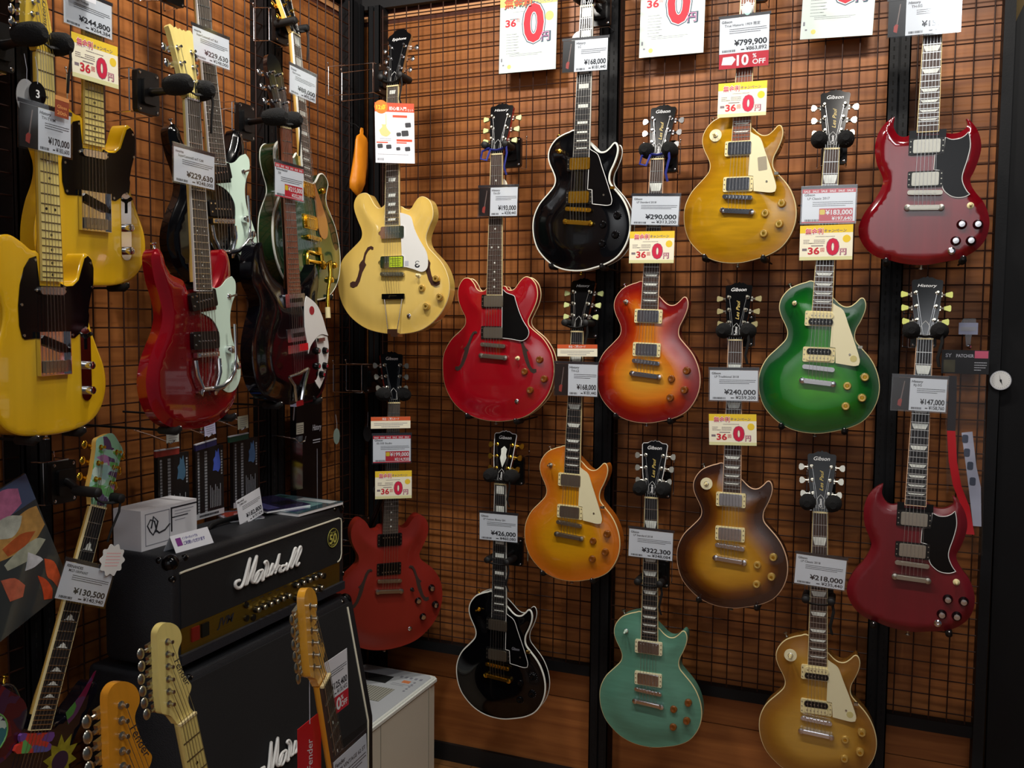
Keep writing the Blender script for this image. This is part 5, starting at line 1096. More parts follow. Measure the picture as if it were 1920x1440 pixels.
def price_card(key, label, brand, model, p1, p2, style='plain', bold=.02, photo=False, sleeve=True, pushback=0):
    M, w_, h_ = cardM(key)
    T = thing('price_card', label, 'price card', M, 'printed price cards on the guitars')
    W, H = w_/2, h_/2; z = .0005; x0 = -W; y0 = -H; y1 = H
    if style == 'off10': y0 = -H+h_*.30
    if photo: x0 = -W+w_*(.27 if photo is True else photo)
    m = MB(); m.bbox((x0, y0, -.0003), (W, y1, .0003)); part('card', m, PAPER, T, smooth=False)
    if photo:
        m = MB(); m.bbox((-W, -H, -.0003), (x0, H, .0003)); ph = part('photo_panel', m, DARKPHOTO, T, smooth=False)
        m = MB(); cx = (x0-W)/2; m.prism([(cx-.008, -H*.72), (cx+.001, -H*.80), (cx+.003, -H*.5), (cx+.004, -H*.35), (cx-.002, -H*.3), (cx-.007, -H*.42)], .0003, .0006); part('printed_guitar_body', m, mat('photo_red', rgb(170, 66, 58), .4), ph, smooth=False)
        m = MB(); m.prism([(cx-.001, -H*.34), (cx+.002, -H*.34), (cx+.009, H*.8), (cx+.0065, H*.8)], .0003, .0006); part('printed_guitar_neck', m, mat('photo_grey', rgb(130, 110, 104), .4), ph, smooth=False)
    cw = W-x0; ch = y1-y0; L0 = x0+cw*.04; R0 = W-cw*.04
    m = MB()
    top = y1-ch*(.17 if style == 'sale' else .10)
    if brand: m.text(brand, ch*.105, L0, top-ch*.035, z, M=None, bold=bold, shear=.15 if brand == 'History' else 0)
    if model: m.text(model, ch*.10, L0+cw*.06, top-ch*.145, z, bold=bold*.6)
    fine(m, L0+cw*.16, R0, top-ch*.23, 3, z, ch*.055, ch*.016, seed=len(label))
    barcode(m, L0+cw*.02, y0+ch*.04, cw*.26, ch*.065, z)
    if style != 'sale':
        m.text(p1, ch*.225, R0, y0+ch*.205, z, align='R', bold=.028, width=cw*.66)
        m.text(p2, ch*.145, R0, y0+ch*.055, z, align='R', bold=bold*.8, width=cw*.42); m.bbox((R0-cw*.52, y0+ch*.07, z-.00005), (R0-cw*.45, y0+ch*.10, z))
        part('printed_text', m, INK, T, smooth=False)
    else:
        part('printed_text', m, INK, T, smooth=False)
        r = MB(); r.bbox((x0, y1-ch*.12, .0003), (W, y1, .0005)); r.bbox((x0, y0, .0003), (W, y0+ch*.035, .0005)); r.bbox((x0+cw*.33, y0+ch*.05, .0003), (R0, y0+ch*.42, .0005))
        rb = part('red_print', r, INKR, T, smooth=False)
        t = MB()
        for k in range(6): t.text('SALE', ch*.085, x0+cw*(.03+.162*k), y1-ch*.095, .0007, bold=.02, width=cw*.115)
        t.text(p1, ch*.20, R0-cw*.01, y0+ch*.235, .0007, align='R', bold=bold, width=cw*.50); t.text(p2, ch*.14, R0-cw*.01, y0+ch*.075, .0007, align='R', bold=bold, width=cw*.38)
        part('white_lettering', t, INKW, rb, smooth=False)
        t = MB(); t.prism(rrect(cw*.10, ch*.15, .003, 3, x0+cw*.39, y0+ch*.315), .0005, .0007); part('yellow_patch', t, INKY, rb, smooth=False)
    if style == 'off10':
        r = MB(); r.bbox((-W, -H, -.0003), (W, y0-.0002, .0004)); rb = part('red_discount_strip', r, INKR, T, smooth=False)
        t = MB(); hh = h_*.30; cy = -H+hh*.18
        t.text('10', hh*.95, -W+w_*.36, cy, .0006, bold=.03); t.text('%', hh*.38, -W+w_*.68, cy+hh*.42, .0006, bold=.02); t.text('OFF', hh*.46, -W+w_*.68, cy, .0006, bold=.02, width=w_*.26)
        t.prism([(-W+w_*.05, cy+hh*.1), (-W+w_*.26, cy+hh*.05), (-W+w_*.34, cy+hh*.4), (-W+w_*.28, cy+hh*.62), (-W+w_*.08, cy+hh*.6)], .0004, .0006); part('white_lettering', t, INKW, rb, smooth=False)
    if sleeve:
        s = MB(); e = .004
        s.v = [(-W-e, -H-e, .0016), (W+e, -H-e, .0016), (W+e, H+e+.006, .0016), (-W-e, H+e+.006, .0016), (-W-e, -H-e, -.0012), (W+e, -H-e, -.0012), (W+e, H+e+.006, -.0012), (-W-e, H+e+.006, -.0012)]
        s.f = [(0, 1, 2, 3), (7, 6, 5, 4), (0, 4, 5, 1), (1, 5, 6, 2), (3, 7, 4, 0)]; s.edge = [0]*8
        part('clear_sleeve', s, CLEAR, T, smooth=False)
        b = MB(); b.bbox((-W-e, H+.001, -.0009), (W+e, H+.0085, -.0004)); part('sleeve_top_band', b, mat('dark_sleeve_band', rgb(44, 42, 48), .4), T, smooth=False)
    return T
def campaign(key, label):
    M, w_, h_ = cardM(key); W, H = w_/2, h_/2
    T = thing('campaign_card', label, 'sale card', M, 'yellow zero interest campaign cards')
    m = MB(); m.bbox((-W, -H, -.0003), (W, H, .0003)); part('card', m, CREAMPAPER, T, smooth=False)
    m = MB(); m.bbox((-W, H-h_*.22, .0003), (W, H, .0004)); m.cyl((W-w_*.115, H-h_*.40, .0003), (W-w_*.115, H-h_*.40, .0005), w_*.075, n=20); part('yellow_print', m, mat('campaign_yellow', rgb(244, 208, 52), .6), T, smooth=False)
    m = MB(); m.text('無金利', h_*.20, -W+w_*.10, H-h_*.25, .0007, bold=.045, width=w_*.35); part('title_outline', m, INKW, T, smooth=False)
    m = MB(); m.text('無金利', h_*.185, -W+w_*.105, H-h_*.245, .0009, bold=.02, width=w_*.34); part('title_text', m, INKP, T, smooth=False)
    m = MB(); m.text('キャンペーン', h_*.105, -W+w_*.46, H-h_*.20, .0007, bold=.02, width=w_*.42, shear=.2); m.text('36', 1e-6, 0, 0, 0); fine(m, -W+w_*.30, W-w_*.3, H-h_*.33, 1, .0006, .004, h_*.012, 3)
    fine(m, -W+w_*.07, -W+w_*.18, H-h_*.43, 3, .0006, h_*.045, h_*.014, 5); fine(m, -W+w_*.27, -W+w_*.48, H-h_*.43, 3, .0006, h_*.045, h_*.014, 6)
    m.bbox((-W+w_*.05, -H+h_*.27, .0003), (-W+w_*.14, -H+h_*.34, .0005)); m.bbox((-W+w_*.22, -H+h_*.40, .0003), (-W+w_*.45, -H+h_*.425, .0005)); part('grey_print', m, mat('brown_grey_ink', rgb(130, 116, 124), .7), T, smooth=False)
    m = MB(); m.text('36', h_*.27, -W+w_*.16, -H+h_*.175, .0007, bold=.03, width=w_*.22); m.text('回', h_*.12, -W+w_*.40, -H+h_*.25, .0007, bold=.01); part('red_print', m, INKR, T, smooth=False)
    m = MB(); m.text('0', h_*.60, -W+w_*.63, -H+h_*.17, .0006, bold=.07, align='C', width=w_*.25); m.text('円', h_*.20, -W+w_*.76, -H+h_*.16, .0006, bold=.06); part('zero_outline', m, mat('mauve_outline_ink', rgb(150, 96, 120), .7), T, smooth=False)
    m = MB(); m.text('0', h_*.60, -W+w_*.63, -H+h_*.17, .0008, bold=.045, align='C', width=w_*.225); part('zero_print', m, mat('crimson_ink', rgb(212, 24, 66), .6), T, smooth=False)
    m = MB(); m.text('円', h_*.19, -W+w_*.762, -H+h_*.165, .0008, bold=.0); part('yen_print', m, INKPL, T, smooth=False)
    m = MB(); m.bbox((-W, -H, .0003), (W, -H+h_*.10, .0004)); part('footer_band', m, mat('pale_olive_ink', rgb(226, 224, 168), .6), T, smooth=False)
    return T
def poster(key, label):
    M, w_, h_ = cardM(key); W, H = w_/2, h_/2
    T = thing('poster', label, 'poster', M, 'A4 campaign posters on the wire grid')
    m = MB(); m.bbox((-W, -H, -.0006), (W, H, .0004)); part('sheet', m, MINTPAPER, T, smooth=False)
    m = MB(); m.bbox((-W, H-h_*.22, .0004), (W, H, .0005)); m.cyl((W-w_*.13, H-h_*.37, .0004), (W-w_*.13, H-h_*.37, .0006), w_*.075, n=20); m.cyl((-W+w_*.18, -H+h_*.07, .0004), (-W+w_*.18, -H+h_*.07, .0006), w_*.035, n=16); part('yellow_print', m, INKYL, T, smooth=False)
    m = MB(); m.text('無金利', h_*.13, -W+w_*.07, H-h_*.235, .0008, bold=.06, width=w_*.50); part('title_outline', m, mat('dark_green_grey_ink', rgb(86, 110, 100), .7), T, smooth=False)
    m = MB(); m.text('無金利', h_*.12, -W+w_*.08, H-h_*.23, .0010, bold=.02, width=w_*.48); part('title_text', m, mat('orange_red_ink', rgb(232, 96, 60), .6), T, smooth=False)
    m = MB(); m.text('キャンペーン', h_*.055, -W+w_*.56, H-h_*.215, .0008, bold=.02, width=w_*.38, shear=.2)
    fine(m, -W+w_*.24, W-w_*.2, H-h_*.29, 1, .0007, .004, .0012, 3); m.bbox((-W+w_*.18, H-h_*.375, .0004), (-W+w_*.33, H-h_*.365, .0007))
    for j in range(8): fine(m, -W+w_*.12, -W+w_*(.30 if j % 2 else .26), -H+h_*(.45-.032*j), 1, .0007, .004, .0013, j+9)
    fine(m, -W+w_*.18, W-w_*.25, -H+h_*.21, 2, .0007, .005, .0012, 33); m.bbox((-W+w_*.03, -H+h_*.135, .0004), (-W+w_*.055, -H+h_*.175, .0007)); m.bbox((-W+w_*.06, -H+h_*.085, .0004), (-W+w_*.09, -H+h_*.10, .0007))
    part('grey_print', m, INKG, T, smooth=False)
    m = MB(); m.text('36', h_*.115, -W+w_*.10, -H+h_*.545, .0008, bold=.03, width=w_*.19); m.text('回', h_*.045, -W+w_*.30, -H+h_*.595, .0008); part('red_print', m, INKR, T, smooth=False)
    m = MB(); m.text('0', h_*.60, -W+w_*.60, -H+h_*.36, .0006, bold=.07, align='C', width=w_*.42); m.text('円', h_*.125, -W+w_*.735, -H+h_*.35, .0006, bold=.08); part('zero_outline', m, INKB, T, smooth=False)
    m = MB(); m.text('0', h_*.60, -W+w_*.60, -H+h_*.36, .0008, bold=.052, align='C', width=w_*.39); m.text('円', h_*.12, -W+w_*.74, -H+h_*.355, .0010, bold=.0); part('white_outline', m, INKW, T, smooth=False)
    m = MB(); m.text('0', h_*.60, -W+w_*.60, -H+h_*.36, .0010, bold=.035, align='C', width=w_*.355); part('zero_print', m, INKR, T, smooth=False)
    m = MB(); m.text('円', h_*.115, -W+w_*.742, -H+h_*.357, .0012, bold=.0); part('yen_print', m, mat('violet_pink_ink', rgb(196, 120, 170), .6), T, smooth=False)
    s = MB(); s.v = [(-W-.003, -H-.003, .0018), (W+.003, -H-.003, .0018), (W+.003, H+.003, .0018), (-W-.003, H+.003, .0018)]; s.f = [(0, 1, 2, 3)]; s.edge = [0]*4; part('clear_sleeve', s, clear_plastic('poster_sleeve', .04, (1, 1, 1, 1)), T, smooth=False)
    m = MB()
    for sx in (-1, 1): m.box((sx*w_*.36, H-.02, -.014), (.012, .018, .027))
    part('grid_clip', m, BLACKP, T, smooth=False)
    return T
poster('posterA', 'campaign poster with a big red 0, left of the upper black guitar')
poster('posterB', 'campaign poster with a big red 0, between the black and the olive gold guitars')
poster('posterC', 'campaign poster with a cut off red 0, right of the olive gold guitar')
PC = price_card
PC('black_top', 'overlit price card with dark photo on the neck of the upper black guitar', 'History', 'LC', '¥168,000', '¥181,440', photo=True)
PC('es_top', 'price card ¥193,000 with dark photo on the bright red semi-hollow guitar', 'History', 'TH-SV', '¥193,000', '¥208,440', photo=.30)
PC('lemon', 'price card ¥799,900 with red 10% OFF strip on the olive gold guitar', 'Gibson', 'True Historic 1959 限定', '¥799,900', '¥863,892', 'off10')
PC('sg_top', 'price card ¥152,000 with dark photo on the glossy dark red guitar', 'History', 'TH-SG', '¥152,000', '¥164,160', photo=.25)
PC('cherry', 'price card ¥290,000 on the neck of the cherry sunburst guitar', 'Gibson', 'LP Standard 2018', '¥290,000', '¥313,200')
PC('green', 'red edged sale card ¥183,000 on the neck of the green guitar', 'Gibson', 'LP Classic 2017', '¥183,000', '¥197,640', 'sale')
PC('honey', 'price card ¥168,000 with dark photo on the orange amber guitar', 'History', 'TH-LS', '¥168,000', '¥181,440', photo=.32)
PC('tobacco', 'price card ¥240,000 on the neck of the tobacco burst guitar', 'Gibson', 'LP Traditional 2018', '¥240,000', '¥259,200')
PC('teal', 'price card ¥322,300 on the neck of the sea green guitar', 'Gibson', 'LP Standard 2018', '¥322,300', '¥348,084')
PC('gold', 'price card ¥218,000 on the neck of the honey brown guitar', 'Gibson', 'LP Classic 2018', '¥218,000', '¥235,440')
PC('black_low', 'price card ¥426,000 on the neck of the lower black guitar', 'Gibson', 'LP Custom Ebony GH', '¥426,000', '¥460,080')
PC('sg_low', 'price card ¥147,000 with dark photo on the satin dark red guitar', 'History', 'RJ-SG', '¥147,000', '¥158,760', photo=.32)
PC('es_low', 'red edged sale card ¥199,000 on the corner guitar', 'Gibson', 'ES-335 Studio', '¥199,000', '¥214,920', 'sale')
PC('tele_front', 'price card ¥170,000 with dark photo on the front yellow guitar', 'History', 'TH-TV/M', '¥170,000', '¥183,600', photo=.35)
PC('tele_top', 'price card ¥244,800 on the neck of the rear yellow guitar', '', 'American Vintage', '¥244,800', '¥264,384')
PC('mos_red', 'price card ¥229,630 on the neck of the metallic red guitar', 'mosrite', 'SuperCustom65 m/T CAR', '¥229,630', '¥248,000')
PC('mos_black', 'price card ¥229,630 on the neck of the black guitar with mint pickguard', 'mosrite', 'SuperCustom65 m/T BLK', '¥229,630', '¥248,000')
PC('ric', 'red edged sale card ¥215,000 on the crescent horned guitar', 'Rickenbacker', '330', '¥215,000', '¥232,200', 'sale')
PC('gretsch', 'price card ¥88,000 on the neck of the dark green guitar', 'Gretsch', 'Electromatic', '¥88,000', '¥95,040')
PC('hide', 'tilted price card ¥130,500 on the neck of the painted guitar', 'FERNANDES', 'MG7-100/PAINT', '¥130,500', '¥140,940')
campaign('lemon_c', 'yellow campaign card below the ¥799,900 card on the olive gold guitar')
campaign('cherry_c', 'yellow campaign card on the cherry sunburst guitar below its price')
campaign('green_c', 'yellow campaign card on the green guitar below the red sale card')
campaign('tobacco_c', 'yellow campaign card on the tobacco burst guitar neck')
campaign('es_low_c', 'yellow campaign card on the dull dark red corner guitar')
campaign('tele_top_c', 'yellow campaign card on the rear yellow guitar')
def notice(key, label):
    M, w_, h_ = cardM(key); W, H = w_/2, h_/2
    T = thing('notice_card', label, 'notice card', M)
    m = MB(); m.bbox((-W, -H, -.0003), (W, H, .0003)); part('card', m, CREAMPAPER, T, smooth=False)
    m = MB(); m.bbox((-W, H-h_*.34, .0003), (W, H, .0005)); hb = part('orange_header', m, INKO, T, smooth=False)
    m = MB(); m.text('新品・ご購入カード', h_*.22, 0, H-h_*.26, .0007, align='C', width=w_*.42, bold=.01); part('header_lettering', m, INKW, hb, smooth=False)
    m = MB(); fine(m, -W+w_*.08, W-w_*.08, -H+h_*.42, 2, .0005, h_*.14, h_*.05, 4); fine(m, -W+w_*.26, W-w_*.2, -H+h_*.12, 1, .0005, .004, h_*.05, 8); part('printed_text', m, INKG, T, smooth=False)
notice('honey_h', 'narrow notice card with orange header above the ¥168,000 card')
notice('es_low_h', 'narrow notice card with orange header above the ¥199,000 sale card')
# beginner set poster on the blonde guitar
M, w_, h_ = cardM('casino'); W, H = w_/2, h_/2
T = thing('beginner_set_poster', 'white and orange beginner set sheet hanging on the blonde guitar', 'poster', M)
m = MB(); m.bbox((-W, -H, -.0003), (W, H, .0003)); part('sheet', m, PAPER, T, smooth=False)
m = MB(); m.bbox((-W, H-h_*.15, .0003), (W, H, .0005)); m.bbox((W-w_*.46, -H+h_*.36, .0003), (W-w_*.06, -H+h_*.40, .0005)); m.bbox((-W+w_*.03, -H+h_*.33, .0003), (-W+w_*.32, -H+h_*.35, .0005)); m.bbox((W-w_*.46, -H+h_*.33, .0003), (W-w_*.2, -H+h_*.35, .0005)); m.bbox((-W+w_*.45, H-h_*.24, .0003), (W-w_*.18, H-h_*.20, .0005)); hb = part('orange_red_print', m, mat('vermilion_ink', rgb(222, 76, 40), .6), T, smooth=False)
m = MB(); m.text('初心者入門', h_*.065, -W+w_*.36, H-h_*.115, .0007, bold=.02, width=w_*.44); m.text('セット', h_*.05, W-w_*.17, H-h_*.13, .0007, width=w_*.15); part('header_lettering', m, INKW, hb, smooth=False)
m = MB(); m.cyl((-W+w_*.16, H-h_*.07, .0004), (-W+w_*.16, H-h_*.07, .0008), w_*.17, n=24); ob = part('orange_disc', m, mat('deep_orange_ink', rgb(232, 120, 20), .6), T, smooth=False)
m = MB(); m.text('12点', h_*.095, -W+w_*.04, H-h_*.11, .0010, bold=.03, width=w_*.24); part('disc_lettering', m, INKY, ob, smooth=False)
m = MB(); m.prism(cat_rom([(-W+w_*.16, H-h_*.36), (-W+w_*.28, H-h_*.36), (-W+w_*.30, H-h_*.42), (-W+w_*.40, H-h_*.50), (-W+w_*.30, H-h_*.56), (-W+w_*.16, H-h_*.54), (-W+w_*.10, H-h_*.46), (-W+w_*.18, H-h_*.40)], 3), .0003, .0005); m.bbox((-W+w_*.27, H-h_*.37, .0003), (-W+w_*.29, H-h_*.18, .0005)); part('printed_guitar', m, mat('printed_blonde', rgb(214, 210, 140), .6), T, smooth=False)
m = MB()
for cx, cy, s in ((.84, .36, .10), (.60, .52, .08), (.76, .50, .12), (.12, .72, .09), (.34, .73, .09), (.58, .76, .07), (.82, .76, .09)): m.prism(rrect(w_*s*1.5, h_*s*.8, .003, 2, -W+w_*cx, H-h_*cy, .1), .0003, .0005)
part('printed_accessories', m, mat('printed_dark_grey', rgb(50, 50, 56), .6), T, smooth=False)
m = MB(); fine(m, -W+w_*.12, -W+w_*.4, H-h_*.60, 2, .0005, .006, .0014, 2); barcode(m, -W+w_*.05, -H+h_*.04, w_*.16, h_*.04, .0005); fine(m, -W+w_*.06, W-w_*.05, -H+h_*.14, 1, .0005, .006, .0014, 7); part('printed_text', m, INKG, T, smooth=False)
# small orange sticker card on the front yellow guitar
M, w_, h_ = cardM('tele_front_o'); W, H = w_/2, h_/2
T = thing('brown_tag', 'small brown and orange tag behind the ¥170,000 card', 'tag', M)
m = MB(); m.bbox((-W, -H, -.0003), (W, H, .0003)); part('card', m, mat('brown_card', rgb(150, 66, 36), .5), T, smooth=False)
m = MB(); m.bbox((-W, H-h_*.2, .0003), (W, H, .0005)); m.text('20th', h_*.25, 0, -H+h_*.12, .0005, align='C', width=w_*.7, bold=.02); m.text('Gloss', h_*.22, 0, -H+h_*.42, .0005, align='C', width=w_*.7, bold=.02); part('orange_print', m, mat('tan_ink', rgb(226, 150, 84), .6), T, smooth=False)
# round swing tags
def swing_tag(label, p, wall, r, material, rx=1, oval=1.3, strip=.05, parts=None):
    T = thing('swing_tag', label, 'tag', Matrix.Translation(Vector(p)) @ basis(wall).to_4x4())
    m = MB(); m.prism([(r*math.cos(a*PI/16), r*oval*math.sin(a*PI/16)) for a in range(32)], -.0006, .0006); part('tag', m, material, T)
    m = MB(); m.tube([(0, r*oval*.8, .0008), (0.002, r*oval+.02, 0), (0, r*oval+strip, -.004)], .0006, 5); part('tag_string', m, INKL, T)
    return T
swing_tag('grey green oval tag hanging on the left wall grid near the corner', (.012, -.2086, 1.258), 'L', .020, mat('grey_green_tag', rgb(150, 172, 160), .5), oval=1.45)
swing_tag('dark teardrop tag hanging left of the sale card in the corner', (.0523, -.062, 1.255), 'B', .018, mat('dark_tag', rgb(34, 34, 36), .5), oval=1.7)
swing_tag('pale oval tag over the headstock of the olive gold guitar', (1.442, -.235, 2.597), 'B', .012, mat('aqua_white_tag', rgb(190, 226, 218), .4), oval=1.6, strip=.03)
swing_tag('white round tag behind the neck of the upper black guitar', (.912, -.190, 2.575), 'B', .026, WHITEP, oval=1.1)
swing_tag('cream round tag behind the neck of the bright red guitar', (.640, -.180, 2.128), 'B', .024, CREAMPAPER, oval=1.2)
swing_tag('clear grey round tag left of the front yellow guitar neck', (.245, -1.672, 2.115), 'L', .024, mat('grey_clear_disc', rgb(176, 176, 176), .3), oval=1.5)
T = swing_tag('black hang tag with the number 3 beside the front yellow guitar neck', (.255, -1.655, 2.125), 'L', .020, BLACKG, oval=1.2)
m = MB(); m.text('3', .022, 0, -.008, .0009, align='C', bold=.02); part('tag_print', m, INKW, T, smooth=False)
# flower-shaped sticker tag on the painted guitar
M, w_, h_ = cardM('hide_tag'); T = thing('flower_tag', 'white scalloped round tag with pink print above the ¥130,500 card', 'tag', M)
m = MB(); m.prism([((.034+.0035*math.cos(a*10*PI/30))*math.cos(a*PI/30), (.034+.0035*math.cos(a*10*PI/30))*math.sin(a*PI/30)) for a in range(60)], -.0006, .0006); part('tag', m, WHITEP, T)
m = MB(); fine(m, -.020, .022, .014, 5, .0008, .007, .0022, 5); part('tag_print', m, INKPL, T, smooth=False)
# corner of another card at the top left
T = thing('corner_card', 'white card with red corner at the top left edge', 'price card', placeM('L', (.20, -1.470, 2.235), (0, 0, 0)))
m = MB(); m.bbox((-.034, -.028, -.0003), (.020, .05, .0003)); part('card', m, PAPER, T, smooth=False)
m = MB(); m.prism([(-.034, .0), (-.008, -.016), (.010, .01), (.0, .05), (-.034, .05)], .0003, .0005); part('red_print', m, INKR, T, smooth=False)
# orange cloth hanging in the corner
T = thing('hanging_cloth', 'bright orange cloth bag hanging in the corner above the blonde guitar', 'cloth', Matrix.Translation((.06, -.112, 2.372)))
prof = [(.004, .007), (-.008, .011), (-.018, .010), (-.030, .030), (-.045, .036), (-.090, .038), (-.140, .042), (-.180, .046), (-.205, .044), (-.228, .018)]
m = MB(); n = 24
for z, r in prof:
    for k in range(n):
        a = 2*PI*k/n; rr = r*(1+.10*math.sin(3*a+z*22)+.05*math.sin(5*a-z*30)); m.v.append((rr*math.cos(a)*.42, rr*math.sin(a)+z*.12+(.012 if z < -.21 else 0), z+(.016*math.sin(a) if z < -.17 else 0)))
for j in range(len(prof)-1):
    for k in range(n): m.f.append((j*n+k, j*n+(k+1) % n, (j+1)*n+(k+1) % n, (j+1)*n+k))
m.f.append(tuple(range(n))); m.f.append(tuple(range((len(prof)-1)*n, len(prof)*n))[::-1]); m.edge = [0]*len(m.v)
part('cloth', m, mat('orange_cloth', rgb(240, 146, 24), .45, bump=(24, 1.0)), T, angle=80)
m = MB(); m.tube([(0, 0, -.004), (-.03, .004, .02), (-.058, .004, .028)], .0012, 5); part('hanging_loop', m, CORD, T)

# packets of strings on the left wall below the red guitar
def packet(x, y, z, label, hue, w_=.115, h_=.20):
    T = thing('string_packet', label, 'packet', Matrix.Translation((x, y, z)) @ basis('L').to_4x4(), 'black picture packets hanging below the metallic red guitar')
    m = MB(); m.bbox((-w_/2, -h_/2, -.012), (w_/2, h_/2, .0)); b = part('packet', m, mat('black_card', rgb(16, 17, 20), .4), T, smooth=False)
    m = MB()
    for i, xx in enumerate((-.050, -.022)):
        yy = .090
        while yy > -.095: m.bbox((xx, yy-.006, 0), (xx+(.007 if i == 0 else .010), yy, .0006)); yy -= .0085
    yy = .085
    while yy > .02: m.bbox((.046, yy-.005, 0), (.052, yy, .0006)); yy -= .008
    for k in range(7): m.bbox((.000+.007*k, -.075, 0), (.0022+.007*k, -.01-.008*(k % 3), .0005))
    part('column_lettering', m, mat('pale_packet_ink', rgb(150, 154, 160), .6), b, smooth=False)
    m = MB(); m.prism([(.012, .030), (.016, .050), (.014, .062), (.022, .070), (.024, .088), (.030, .080), (.036, .092), (.040, .070), (.044, .050), (.042, .034), (.034, .024), (.024, .030)], 0, .0007); part('pictured_figure', m, mat('blue_art_%d' % hue, [rgb(70, 110, 140), rgb(70, 96, 200), rgb(80, 120, 170)][hue], .5), b, smooth=False)
    m = MB(); m.bbox((-w_/2, -h_/2, 0), (w_/2, -h_/2+.016, .0008)); f = part('white_footer', m, mat('grey_white_print', rgb(176, 178, 184), .6), b, smooth=False)
    m = MB(); fine(m, -w_/2+.012, w_/2-.012, -h_/2+.005, 1, .0010, .004, .006, hue+3); part('footer_text', m, INK, f, smooth=False)
    return T
packet(.095, -1.118, 1.215, 'black packet with dull blue figure, leftmost of the three', 0)
packet(.085, -.965, 1.215, 'black packet with bright blue figure, middle of the three', 1)
packet(.085, -.808, 1.220, 'black packet with light blue figure, rightmost of the three', 2)
def hook(key, label, hue):
    M, w_, h_ = cardM(key)
    T = thing('display_hook', label, 'hook', M, 'chrome display hooks with price tickets')
    m = MB(); m.tube([(-.015, .010, -.115), (-.015, .0, -.060), (-.015, -.018, .010), (-.015, -.010, .022)], .0022, 6); m.tube([(.010, .014, -.115), (.010, .010, -.040), (.010, .000, -.004)], .0018, 6); part('hook_wire', m, CHROME, T)
    m = MB(); m.bbox((-.020, -.018, -.001), (.024, .020, .001)); tk = part('ticket_holder', m, mat('ticket_%d' % hue, [rgb(206, 214, 208), rgb(190, 190, 224), rgb(214, 218, 190)][hue], .4), T, smooth=False)
    m = MB(); fine(m, -.014, .018, .012, 5, .0013, .006, .0016, hue); part('ticket_print', m, INKG, tk, smooth=False)
    m = MB(); m.bbox((-.055, -.052, -.010), (.030, -.036, -.004)); bx = part('header_strip', m, mat('strip_%d' % hue, [rgb(150, 50, 44), rgb(34, 36, 80), rgb(20, 74, 58)][hue], .4), T, smooth=False)
    m = MB(); m.bbox((-.055, -.036, -.010), (.030, -.033, -.003)); part('strip_edge', m, INKL, bx, smooth=False)
hook('label1', 'chrome hook with pale ticket and red strip below the metallic red guitar', 0)
hook('label2', 'chrome hook with lilac ticket and navy strip', 1)
hook('label3', 'chrome hook with cream ticket and green strip', 2)
# tall black package right of the crescent horned guitar
T = thing('tall_black_package', 'tall black package hanging below the crescent horned guitar near the corner', 'package', Matrix.Translation((.03, -.420, 1.235)) @ basis('L').to_4x4())
m = MB(); m.bbox((-.075, -.20, -.012), (.075, .20, .012)); part('package', m, mat('black_sleeve', rgb(14, 13, 15), .3, coat=.3), T, smooth=False)
m = MB(); m.text('History', .028, .018, .066, .0125, bold=.015, shear=.2, width=.052); m.bbox((.020, .030, .0121), (.064, .034, .0125)); m.bbox((.020, .022, .0121), (.062, .0245, .0125)); m.bbox((.044, -.19, .0121), (.0455, .0, .0125)); part('package_lettering', m, INKL, T, smooth=False)
T = thing('small_packet', 'clear packet with white ticket hanging behind the crescent horned guitar', 'packet', Matrix.Translation((.09, -.560, 1.235)) @ basis('L').to_4x4())
m = MB(); m.bbox((-.030, -.11, -.002), (.030, .065, .002)); part('sleeve', m, SLEEVE, T, smooth=False)
m = MB(); m.tube([(-.022, .070, -.09), (-.022, .060, .012), (-.012, .046, .018), (.020, .050, .018), (.028, .064, .016)], .0022, 6); m.tube([(-.020, .12, .002), (-.020, .20, .01)], .003, 6); part('hook_wire', m, CHROME, T)
m = MB(); m.bbox((-.016, .074, .010), (.022, .110, .012)); tk = part('ticket', m, mat('cream_ticket', rgb(214, 216, 200), .5), T, smooth=False)
m = MB(); fine(m, -.012, .018, .100, 4, .0122, .007, .0018, 9); part('ticket_print', m, INK, tk, smooth=False)
# painted record sleeve hanging tilted at the left edge
T = thing('art_sleeve', 'tilted glossy sleeve with colourful painted figures at the left edge', 'picture', Matrix.Translation((.12, -1.600, 1.172)) @ basis('L', 0, 0, 22).to_4x4())
m = MB(); m.bbox((-.245, -.150, -.003), (.065, .150, .003)); b = part('sleeve', m, mat('dark_grey_print', rgb(62, 68, 70), .2, coat=.8), T, smooth=False)
def blob(name, pts, col, z=.0035):
    q = MB(); q.prism(cat_rom(pts, 3), .003, z); part(name, q, mat(name+'_ink', col, .3, coat=.6, noise=(60, .2, (1, 1, 1))), b, smooth=False)
m = MB(); m.bbox((-.20, .085, .003), (.065, .150, .0033)); part('blue_ground', m, mat('dusty_blue_ink', rgb(78, 96, 128), .25, coat=.8), b, smooth=False)
blob('pink_shape', [(-.06, .14), (.0, .146), (.035, .13), (.03, .095), (-.01, .085), (-.06, .09)], rgb(200, 120, 160), .0038)
blob('bone_shape', [(-.05, .09), (-.01, .088), (.02, .07), (.005, .05), (-.02, .04), (-.05, .055)], rgb(196, 200, 186), .0040)
blob('ochre_shape', [(-.09, .05), (-.03, .066), (.03, .075), (.060, .070), (.062, .02), (.02, .0), (-.05, .005), (-.09, .02)], rgb(196, 150, 84), .0036)
blob('rust_shape', [(-.05, .03), (.0, .035), (.035, .02), (.0, .005), (-.045, .008)], rgb(186, 92, 50), .0042)
blob('pale_shape', [(-.06, -.005), (-.02, .004), (.03, .004), (.050, -.012), (.01, -.03), (-.03, -.026), (-.058, -.02)], rgb(176, 180, 160), .0040)
